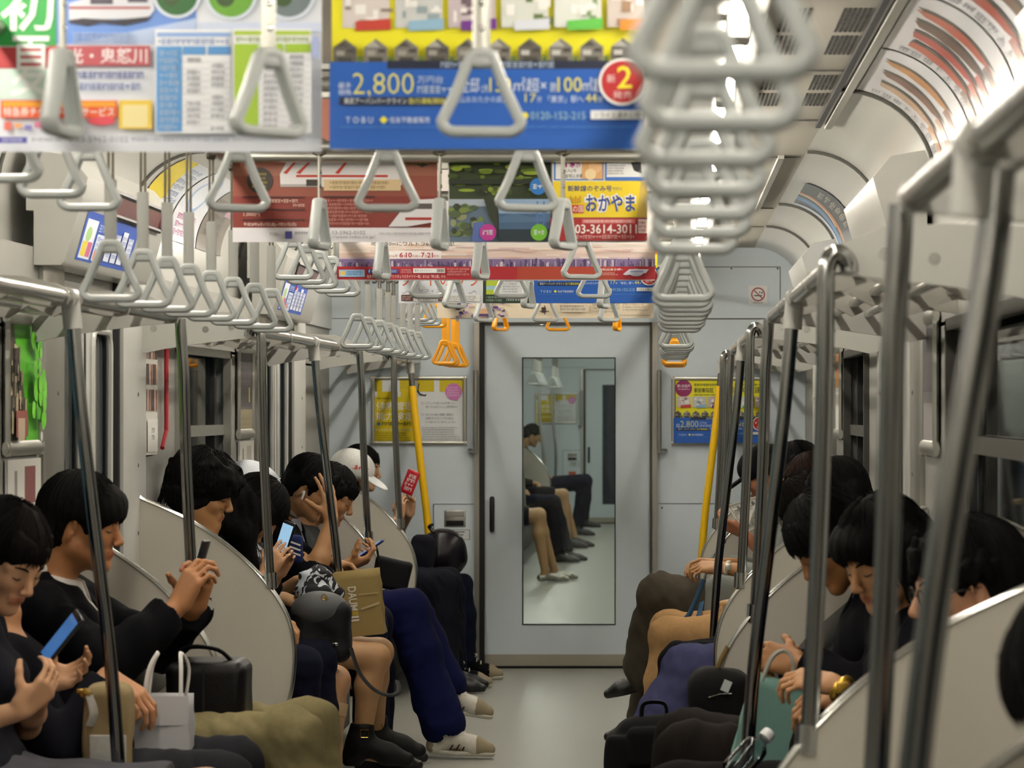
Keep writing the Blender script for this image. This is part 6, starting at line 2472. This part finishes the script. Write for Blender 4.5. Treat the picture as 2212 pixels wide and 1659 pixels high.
def tie(inf, x, y, z, col):
    m = MB()
    q = inf['q']
    m.tube([q(x + .0 * i, y + .024 * math.cos(i * .785), z + .024 * math.sin(i * .785)) for i in range(8)], .006, cloth(col), n=8, closed=True)
    m.build('hair_tie', inf['o'])
tie(PP['comic'], -.10, 0, .015, 'C89A20')
def glasses_on(inf):
    q = inf['q']
    m = MB()
    ml = mat('glasses_frame', '2A2622', .3, .3)
    for g in (-1, 1):
        m.tube([q(.097, g * (.033 + .022 * math.cos(i * math.pi / 8)), .0 + .017 * math.sin(i * math.pi / 8)) for i in range(16)], .0016, ml, n=6, closed=True)
        m.tube([q(.096, g * .055, .004), q(.05, g * .074, .004), q(-.012, g * .079, .004)], .0018, ml, n=6)
    m.tube([q(.098, -.011, .003), q(.101, 0, .005), q(.098, .011, .003)], .0016, ml, n=6)
    gl = m.build('glasses', inf['o'])
    for g in (-1, 1):
        m = MB()
        m.add([q(.0965, g * (.033 + .021 * math.cos(i * math.pi / 8)), .016 * math.sin(i * math.pi / 8)) for i in range(16)], [tuple(range(16))], M_GLASS)
        m.build('lens', gl)
glasses_on(PP['glasses'])
inf = PP['earphone']
m = MB()
q = inf['q']
g = -1
wht = mat('white_plastic', 'E4E6E6', .3, var=0)
m.tube([q(.004, g * .086, -.008), q(.010, g * .089, -.02), q(.013, g * .088, -.042)], [.007, .005, .004], wht, n=8)
m.build('earphone', inf['o'])
def watch_on(inf, k, col, face):
    a, e, w_, hd_ = inf['arms'][k]
    d = nrm(w_ - e)
    c = w_ - d * .025
    u = nrm(np.cross(d, (0, 0, 1)))
    v = np.cross(d, u)
    m = MB()
    m.tube([c + u * .031 * math.cos(t * .3927) + v * .031 * math.sin(t * .3927) for t in range(16)], 1, mat('watch_' + col, col, .3, .9 if col == 'C8A040' else 0.0), n=8, closed=True, up=tuple(d),
           sect=lambda t: (.009 * math.cos(t), .0035 * math.sin(t)))
    cc = c - np.array((0, 1, 0)) * .032 + np.array((0, 0, .008))
    m.box(cc, (.026, .008, .026), mat('watch_face_' + face, face, .25, .6), bev=.003)
    m.build('wrist_watch', inf['o'])
watch_on(PP['watch'], 'L', 'C8BCA0', 'D8D4C4')
watch_on(PP['bob'], 'L', 'C8A040', 'C8A040')
# floral blouse
fm = bpy.data.materials.new('floral_print')
fm.use_nodes = True
nt = fm.node_tree
v_ = nt.nodes.new('ShaderNodeTexNoise')
v_.inputs['Scale'].default_value = 24
v_.inputs['Distortion'].default_value = 1.6
v_.inputs['Detail'].default_value = 1
r_ = nt.nodes.new('ShaderNodeValToRGB')
r_.color_ramp.interpolation = 'CONSTANT'
r_.color_ramp.elements[0].color = (.004, .004, .006, 1)
r_.color_ramp.elements[1].position = .53
r_.color_ramp.elements[1].color = (.55, .58, .62, 1)
t_ = nt.nodes.new('ShaderNodeTexCoord')
nt.links.new(t_.outputs['Object'], v_.inputs['Vector'])
nt.links.new(v_.outputs['Fac'], r_.inputs['Fac'])
nt.links.new(r_.outputs['Color'], nt.nodes['Principled BSDF'].inputs['Base Color'])
nt.nodes['Principled BSDF'].inputs['Roughness'].default_value = .8
for c in PP['floral']['o'].children:
    if c.name.startswith('top'):
        c.data.materials[0] = fm
# plaster on a knee
a, kn, ft = PP['long']['legs']['R']
m = MB()
d = nrm(ft - kn)
c = kn + d * .085 + np.array((.038, -.028, 0))
m.box(c, (.05, .006, .046), mat('plaster_tan', 'B49874', .8), R=Matrix.Rotation(.9, 3, 'Z') @ Matrix.Rotation(.25, 3, 'Y'), bev=.002)
m.build('plaster', PP['long']['o'])

# ------------------------------------------------------------------ phones and reading
def frame3(lng, nrm_):
    z = nrm(lng)
    n = nrm(np.array(nrm_, float) - z * (z @ np.array(nrm_, float)))
    x = np.cross(n, z)
    return Matrix(((x[0], -n[0], z[0]), (x[1], -n[1], z[1]), (x[2], -n[2], z[2])))
def phone(c, lng, n, label, body='121216', screen='3C6CA8', emit=.5, size=(.066, .135)):
    R = frame3(lng, n)
    o = empty('phone', Vector(c))
    m = MB()
    m.box(c, (size[0], .009, size[1]), mat('phone_' + body, body, .25, .2), R=R, bev=.004)
    m.build('case', o)
    m = MB()
    off = R @ Vector((0, -.0051, 0))
    m.box(Vector(c) + off, (size[0] * .88, .001, size[1] * .80), mat('phone_screen_%s' % screen, screen, .1, emit=emit, var=0), R=R)
    m.build('screen', o)
    return tag(o, label, 'phone')
def grip(inf, ks='LR', up=.02, **k):
    pass
phone(wp(132, 1380, 6.22), (.62, .0, .78), (-.75, -.5, .45), 'blue-screened phone held by the nearest rider of the left bench', screen='3A6AA6', emit=.35)
phone(wp(430, 1222, 7.32), (.28, 0, .96), (-.9, .1, .3), 'dark phone held up in both hands by the rider in the black jacket', screen='C8D4DC', emit=.3)
phone(wp(616, 1162, 10.06), (.30, 0, .95), (-.55, -.75, .35), 'pale blue phone held before the rider with long hair', screen='9CC8EC', emit=.5, size=(.062, .12))
phone(wp(800, 1186, 11.72), (.82, 0, .57), (-.5, -.1, .85), 'dark blue phone held by the rider in navy trousers', body='14204C', screen='7A94C8', emit=.3)
pr = Print(0, 0, 60, 110, 1000)
o = phone(wp(886, 1042, 14.6), (.36, 0, .93), (-.2, -.95, 0), 'red-cased phone held up at the far end of the left bench', body='B0202C', screen='B0202C', emit=0.0, size=(.070, .125))
m = MB()
pr.small(8, 14, 52, 98, 'E8D8D8', rows=4, gap=.25)
c0 = Vector(wp(886, 1042, 14.6))
R3 = frame3((.36, 0, .93), (-.2, -.95, 0))
pr.mesh(m, lambda u, v, off: c0 + R3 @ Vector((u - .03, -.0062 - off, v - .055)))
m.build('print', o, fixn=False, smooth=False)
# open comic book
o = empty('comic_book', Vector(wp(1636, 1140, 11.85)))
pg = mat('newsprint', 'C4C2B6', .8, var=.06)
for k, (x0, y0, x1, y1, x2, y2, x3, y3) in enumerate(((1568, 1092, 1640, 1070, 1648, 1132, 1612, 1150), (1640, 1070, 1672, 1068, 1706, 1122, 1690, 1142))):
    P = [wp(x0, y0, 11.78), wp(x1, y1, 11.94), wp(x2, y2, 11.88), wp(x3, y3, 11.72)]
    m = MB()
    m.add(P + [p + np.array((0, .012, 0)) for p in P], [(0, 1, 2, 3), (7, 6, 5, 4), (0, 4, 5, 1), (1, 5, 6, 2), (2, 6, 7, 3), (3, 7, 4, 0)], pg)
    pr = Print(0, 0, 100, 100, 100)
    for i in range(6):
        x, y = 6 + (i % 2) * 46, 5 + (i // 2) * 31
        pr.rect(x, y, x + 42, y + 1.4, '3A3A38')
        pr.rect(x, y + 26, x + 42, y + 27.4, '3A3A38')
        pr.rect(x, y, x + 1.4, y + 27, '3A3A38')
        pr.rect(x + 41, y, x + 42.4, y + 27, '3A3A38')
        pr.circ(x + 14 + pr.rnd.random() * 12, y + 13, 6, '5A5A56', n=12)
        pr.circ(x + 30, y + 10, 4, 'C8C6BC', n=10)
        pr.small(x + 5, y + 18, x + 36, y + 23, '3A3A38')
    vv = [Vector(p) for p in P]
    def pl(u, v, off):
        t = vv[0].lerp(vv[1], u)
        b = vv[3].lerp(vv[2], u)
        return b.lerp(t, v) + Vector((0, -.001 - off, 0))
    pr.mesh(m, pl, .0002)
    m.build('page', o, fixn=False, smooth=False)
tag(o, 'open black and white comic held by the rider in the black cap', 'book')

# ------------------------------------------------------------------ bags
def paper_bag(c, size, col, label, name='paper_bag', R=None, fold=True, handles='yz', hcol='D8D6D0', hh=.10, prn=None):
    """c is the middle of the bottom"""
    sx, sy, sz = size
    R = R or Matrix.Identity(3)
    c = Vector(c)
    o = empty(name, c)
    pm = mat('paper_' + col, col, .75, var=.05, bump=.25, bscale=22)
    m = MB()
    n, mz = 7, 9
    T = lambda x, y, z: c + R @ Vector((x, y, z))
    rings = []
    for j in range(mz):
        z = sz * j / (mz - 1)
        squeeze = 1 - .18 * (j / (mz - 1))
        ring = []
        for (xa, ya) in ((-1, -1), (0, -1), (1, -1), (1, 0), (1, 1), (0, 1), (-1, 1), (-1, 0)):
            gus = .80 if ya == 0 and j > 1 else 1.0
            w_ = .004 * math.sin(j * 2.1 + xa * 3 + ya * 5)
            ring.append(T(xa * sx / 2 * gus + w_ * .5, ya * sy / 2 * squeeze + w_, z))
        rings.append(ring)
    V = [p for r in rings for p in r]
    F = [(j * 8 + k, j * 8 + (k + 1) % 8, (j + 1) * 8 + (k + 1) % 8, (j + 1) * 8 + k) for j in range(mz - 1) for k in range(8)]
    F.append(tuple(range(8))[::-1])
    m.add(V, F, pm)
    b = m.build('bag_body', o, fixn=True, ang=30)
    sm = b.modifiers.new('thick', 'SOLIDIFY')
    sm.thickness = .0015
    if fold:
        m = MB()
        m.box(T(0, -sy / 2 * .82 - .003, sz - .035), (sx * .98, .002, .07), mat('paper_fold_' + col, [min(1, x * 1.1) for x in lin(col)], .75), R=R)
        m.build('folded_rim', o)
    if prn:
        m = MB()
        prn.mesh(m, lambda u, v, off: T(u - sx / 2, -sy / 2 * (1 - .18 * v / sz) - .005 - off, v), .0002)
        m.build('print', o, fixn=False, smooth=False)
    if handles == 'yz':
        for g in (-1, 1):
            m = MB()
            pts = [T(g * sx * .34, -sy * .35, sz - .02), T(g * sx * .34 + (.012 if g < 0 else 0), -sy * .30, sz + hh * .6), T(g * sx * .34 + (.03 if g < 0 else -.004), 0, sz + hh), T(g * sx * .34 + .01, sy * .3, sz + hh * .6), T(g * sx * .34, sy * .35, sz - .02)]
            m.tube(smoothpath(pts, 6), 1, mat('handle_' + hcol, hcol, .6), n=8, up=(0, 1, 0) if False else None, sect=lambda t: (.006 * math.cos(t), .003 * math.sin(t)))
            m.build('handle', o)
    elif handles == 'cord':
        for g in (-1, 1):
            m = MB()
            pts = [T(-sx * .28, g * sy * .38, sz - .01), T(-sx * .2, g * sy * .3, sz + hh * .7), T(0, g * sy * .15, sz + hh), T(sx * .2, g * sy * .3, sz + hh * .7), T(sx * .28, g * sy * .38, sz - .01)]
            m.tube(smoothpath(pts, 6), .004, mat('handle_' + hcol, hcol, .6), n=8)
            m.build('handle', o)
    return tag(o, label, 'bag')
pr = Print(0, 0, 132, 300, 1000)
for (a, b, c_, d_) in ((18, 150, 46, 152), (18, 186, 46, 188), (18, 150, 20, 188), (44, 150, 46, 188), (26, 160, 38, 178), (60, 176, 120, 178), (114, 146, 116, 178)):
    pr.rect(a, b, c_, d_, '86868C')
pr.poly([(60, 176), (63, 175), (92, 206), (90, 208)], '86868C')
paper_bag(W(355, 1500, 6.9) - Vector((0, 0, .30)), (.132, .09, .30), 'B4B4B6', 'white paper shopping bag with a faint drawing, beside the khaki knees', prn=pr)
pr = Print(0, 0, 165, 250, 1000)
pr.text('DAUM', 52, 62, 84, 152, 'C8C0B0', .02, rot=1)
pr.text('II', 54, 172, 84, 192, 'C8C0B0', .03, rot=1)
pr.rect(60, 154, 84, 170, '9A8420')
pr.rect(90, 92, 165, 97, 'A08C5C')
pr.poly([(95, 146), (165, 128), (165, 138), (95, 152)], 'A8946A')
paper_bag(W(784, 1372, 10.78), (.172, .10, .245), '85703F', 'brown paper bag with pale upright lettering on a bare-kneed lap', prn=pr, fold=False, handles='', R=Matrix.Rotation(math.radians(-6), 3, 'Y'))
pr = Print(0, 0, 120, 240, 1000)
pr.rect(60, 60, 116, 236, '7CA49C')
paper_bag(W(1632, 1660, 6.75), (.125, .07, .215), '6C928A', 'pale teal paper bag with grey cord handles on the charcoal lap', handles='cord', hcol='8E8C82', fold=False, R=Matrix.Rotation(math.radians(14), 3, 'Y'), hh=.07)

def soft_bag(name, label, c, half, r, col, rough=.6, wr=.004, fr=30, R=None, h=.006, extra=None):
    S = SDF()
    R_ = np.array(R) if R is not None else np.eye(3)
    S.box(np.array(c, float), R_, np.array(half) - r, r, 0)
    if extra:
        extra(S)
    lo = np.array(c, float) - np.array((0, 0, half[2]))
    o = empty(name, Vector(lo))
    sdf_object('bag_body', S, h, mat('bag_' + col, col, rough, spec=.2, var=.15, bump=.15, bscale=160), o, disp=wrinkle(int(abs(c[1]) * 91), wr, fr))
    return tag(o, label, 'bag')
def part_tube(o, nm, pts, sect, mtl, n=8):
    m = MB()
    m.tube([Vector(p) for p in smoothpath(pts, 5)], 1, mtl, n=n, sect=sect)
    return m.build(nm, o)
strap_s = lambda a, b: (lambda t: (a * math.cos(t), b * math.sin(t)))
LEA = mat('black_leather', '080808', .5, spec=.25, var=.2, bump=.2, bscale=140)

c = wp(452, 1492, 7.42)
o = soft_bag('leather_bag', 'boxy black leather bag on the khaki lap of the rider in the black jacket', c, (.105, .09, .082), .03, '0D0B0C', .42, .003, 26)
part_tube(o, 'handle', [c + np.array((-.09, -.03, .07)), c + np.array((-.05, -.05, .115)), c + np.array((.03, -.05, .11)), c + np.array((.07, -.03, .07))], strap_s(.009, .005), LEA)
m = MB()
m.box(c + np.array((.0, -.0925, 0)), (.004, .003, .14), mat('seam_black', '050505', .7))
m.build('seam', o)

c = wp(232, 1572, 6.66)
o = soft_bag('canvas_bag', 'beige canvas bag with a brass clasp beside the white shopping bag', c, (.055, .05, .10), .025, '8C7A58', .85, .006, 34)
m = MB()
m.box(c + np.array((.012, -.056, -.055)), (.085, .008, .09), cloth('AFAEA8'), bev=.004)
m.build('pale_panel', o)
m = MB()
m.lathe([(.012, 0), (.012, .006), (.004, .008)], Vector(c) + Vector((-.04, -.05, .085)), mat('brass', 'B89850', .3, 1.0), n=14, axis=(0, -1, 0))
m.box(c + np.array((-.052, -.055, .09)), (.016, .008, .012), mat('brass', 'B89850', .3, 1.0), bev=.003)
m.build('clasp', o)
part_tube(o, 'strap', [c + np.array((-.03, -.05, .08)), c + np.array((-.02, -.055, .04)), c + np.array((-.03, -.053, .01))], strap_s(.012, .003), cloth('A8A49C'))

c = wp(698, 1362, 10.0)
o = soft_bag('shoulder_bag', 'grey and black shoulder bag on the navy skirt of the rider with long hair', c, (.10, .06, .11), .045, '101013', .55, .004, 30)
S = SDF()
S.ell(c + np.array((-.01, -.01, .075)), np.eye(3), (.10, .066, .065), 0)
sdf_object('flap', S, .006, mat('bag_grey', '3C3E40', .6, var=.1), o, disp=wrinkle(4, .003, 40))
part_tube(o, 'strap', [wp(758, 1400, 9.95), wp(775, 1450, 9.93), wp(806, 1488, 9.92), wp(840, 1502, 9.92), wp(862, 1494, 9.95), wp(858, 1470, 10.0)], strap_s(.009, .0025), LEA)
m = MB()
m.box(wp(724, 1392, 9.93), (.02, .006, .012), M_CHROME, bev=.002)
m.build('zip_pull', o)
m = MB()
for g in range(5):
    cc = wp(700 + g * 3, 1290 + g * 7, 9.94)
    m.tube([Vector(cc) + Vector((.009 * math.cos(t * .785), 0, .009 * math.sin(t * .785))) for t in range(8)], .0022, mat('gold_metal', 'C8A860', .25, 1.0, var=0), n=6, closed=True)
m.build('chain', o)
c = wp(632, 1186, 10.32)
o = soft_bag('striped_pouch', 'navy pouch with three white stripes by the pale blue phone', c, (.035, .02, .05), .012, '16224C', .8, .002, 40)
m = MB()
for g in range(3):
    m.box(c + np.array((.004, -.0215, -.012 + g * .018)), (.058, .002, .006), ink('D4D4CC'), R=Matrix.Rotation(-.35, 3, 'Y').inverted())
m.build('stripe', o)
S = SDF()
c = wp(684, 1268, 10.55)
S.ell(c, np.eye(3), (.075, .06, .085), 0)
S.ell(c + np.array((.03, 0, -.06)), np.eye(3), (.06, .05, .06), .04)
o = empty('floral_scarf', Vector(c) - Vector((0, 0, .1)))
b = sdf_object('scarf_cloth', S, .005, fm, o, disp=wrinkle(9, .014, 48))
tag(o, 'crumpled black and white floral scarf beside the brown paper bag', 'scarf')
c = wp(846, 1240, 11.95)
o = soft_bag('flat_bag', 'flat black bag standing on the navy lap behind the brown paper bag', c, (.078, .03, .065), .018, '0D0C10', .7, .002, 30, R=[(.97, 0, -.22), (0, 1, 0), (.22, 0, .97)])
part_tube(o, 'handle', [c + np.array((-.05, -.03, .05)), c + np.array((-.06, -.03, .11)), c + np.array((-.085, -.03, .14))], strap_s(.006, .003), LEA)
c = wp(960, 1196, 14.78)
o = soft_bag('plastic_bag', 'shiny black crumpled bag on the lap at the far end of the left bench', c, (.115, .10, .13), .10, '17141A', .22, .012, 26, h=.007)
part_tube(o, 'knot', [c + np.array((-.05, -.03, .11)), c + np.array((-.075, -.03, .14)), c + np.array((-.06, -.05, .15))], strap_s(.012, .008), mat('bag_17141A', '17141A', .22))
c = wp(912, 1212, 14.5)
o = soft_bag('folded_coat', 'dark folded coat hanging over the knees left of the shiny black bag', c, (.06, .05, .14), .04, '101019', .95, .008, 30)
o['category'] = 'coat'

# right bench
c = wp(1562, 1318, 11.5)
o = soft_bag('tote_bag', 'grey cloth tote bag on the beige lap below the comic', c, (.078, .06, .145), .05, '6E716C', .9, .008, 24)
part_tube(o, 'strap', [wp(1600, 1250, 11.40), wp(1575, 1300, 11.38), wp(1556, 1322, 11.38), wp(1580, 1318, 11.4), wp(1604, 1290, 11.44)], strap_s(.007, .003), cloth('8C7A58'))
o = empty('blue_strap', Vector(wp(1498, 1345, 11.24)))
part_tube(o, 'strap', [wp(1520, 1252, 11.3), wp(1506, 1290, 11.28), wp(1490, 1325, 11.24), wp(1477, 1345, 11.2), wp(1490, 1352, 11.2), wp(1508, 1330, 11.24), wp(1516, 1300, 11.28)], strap_s(.013, .003), cloth('3C5A78'))
tag(o, 'looped blue cloth strap hanging beside the grey tote bag', 'strap')
c = np.array((.50, 8.95, .235))
o = soft_bag('backpack', 'black backpack standing on the floor between the right knees', c, (.13, .10, .225), .075, '0A0A0C', .9, .014, 22, h=.007,
             extra=lambda S: S.box((.365, 8.93, .14), np.eye(3), (.02, .05, .06), .02, .01).box((.40, 8.9, .33), np.eye(3), (.03, .05, .05), .02, .015).box((.50, 8.84, .36), np.eye(3), (.06, .015, .04), .025, .01))
for z in (.0, -.1):
    m = MB()
    m.box(c + np.array((-.12, -.03, z)), (.03, .12, .018), LEA, bev=.005)
    m.build('side_strap', o)
part_tube(o, 'top_handle', [c + np.array((-.04, 0, .21)), c + np.array((-.03, 0, .25)), c + np.array((.03, 0, .25)), c + np.array((.04, 0, .21))], strap_s(.01, .004), LEA)
S = SDF()
S.box(c + np.array((-.02, -.11, -.07)), np.eye(3), (.06, .015, .08), .03, 0)
sdf_object('front_pocket', S, .007, mat('bag_0A0A0C', '0A0A0C', .75), o, disp=wrinkle(3, .004, 40))
c = wp(1556, 1512, 7.62)
o = soft_bag('handbag', 'black handbag with a white tag and tan strap beside the grey-blue jeans', c, (.085, .07, .085), .05, '070607', .85, .012, 24)
part_tube(o, 'strap', [wp(1546, 1458, 7.6), wp(1558, 1425, 7.6), wp(1572, 1398, 7.62)], strap_s(.010, .003), cloth('8C744C'))
m = MB()
m.box(wp(1569, 1482, 7.53), (.022, .003, .030), ink('C8CCCC'), R=Matrix.Rotation(.4, 3, 'Y'))
m.build('white_tag', o)
m = MB()
m.tube([wp(1532, 1507, 7.54), wp(1556, 1500, 7.53), wp(1580, 1499, 7.54)], .0025, M_CHROME, n=6)
m.build('zip', o)
# rolled paper, bottle
o = empty('rolled_paper', Vector(wp(1720, 1515, 6.85)))
m = MB()
m.tube([wp(1685, 1500, 6.82), wp(1752, 1526, 6.86)], .012, mat('paper_grey', 'A8A6A0', .7, var=.1), n=14)
m.build('roll', o)
tag(o, 'rolled grey paper beside the teal paper bag', 'paper')
o = empty('water_bottle', Vector(wp(1600, 1650, 6.2)))
a, b = wp(1590, 1660, 6.18), wp(1648, 1598, 6.22)
ax = nrm(b - a)
m = MB()
m.lathe([(.001, 0), (.028, .002), (.030, .012), (.030, .07), (.027, .085), (.0125, .10), (.0125, .112)], Vector(b - ax * .105), glass_mat('bottle_plastic', (.75, .82, .82)), n=20, axis=tuple(ax))
m.build('bottle_body', o)
m = MB()
m.lathe([(.0155, 0), (.0155, .018), (.014, .021), (.001, .021)], Vector(b + ax * .004), mat('white_plastic', 'E4E6E6', .3, var=0), n=20, axis=tuple(ax))
m.build('cap', o)
tag(o, 'clear bottle with a white cap lying on the lap in front of the teal bag', 'bottle')
# strap bar of the next car
for s in (-1, 1):
    bar((s * .72, 22.0, ZB), (s * .72, 34.4, ZB), '%s lengthwise strap bar of the next car, seen through the door window' % SIDE[s], [(s * .72, y) for y in (22.5, 28, 34)])
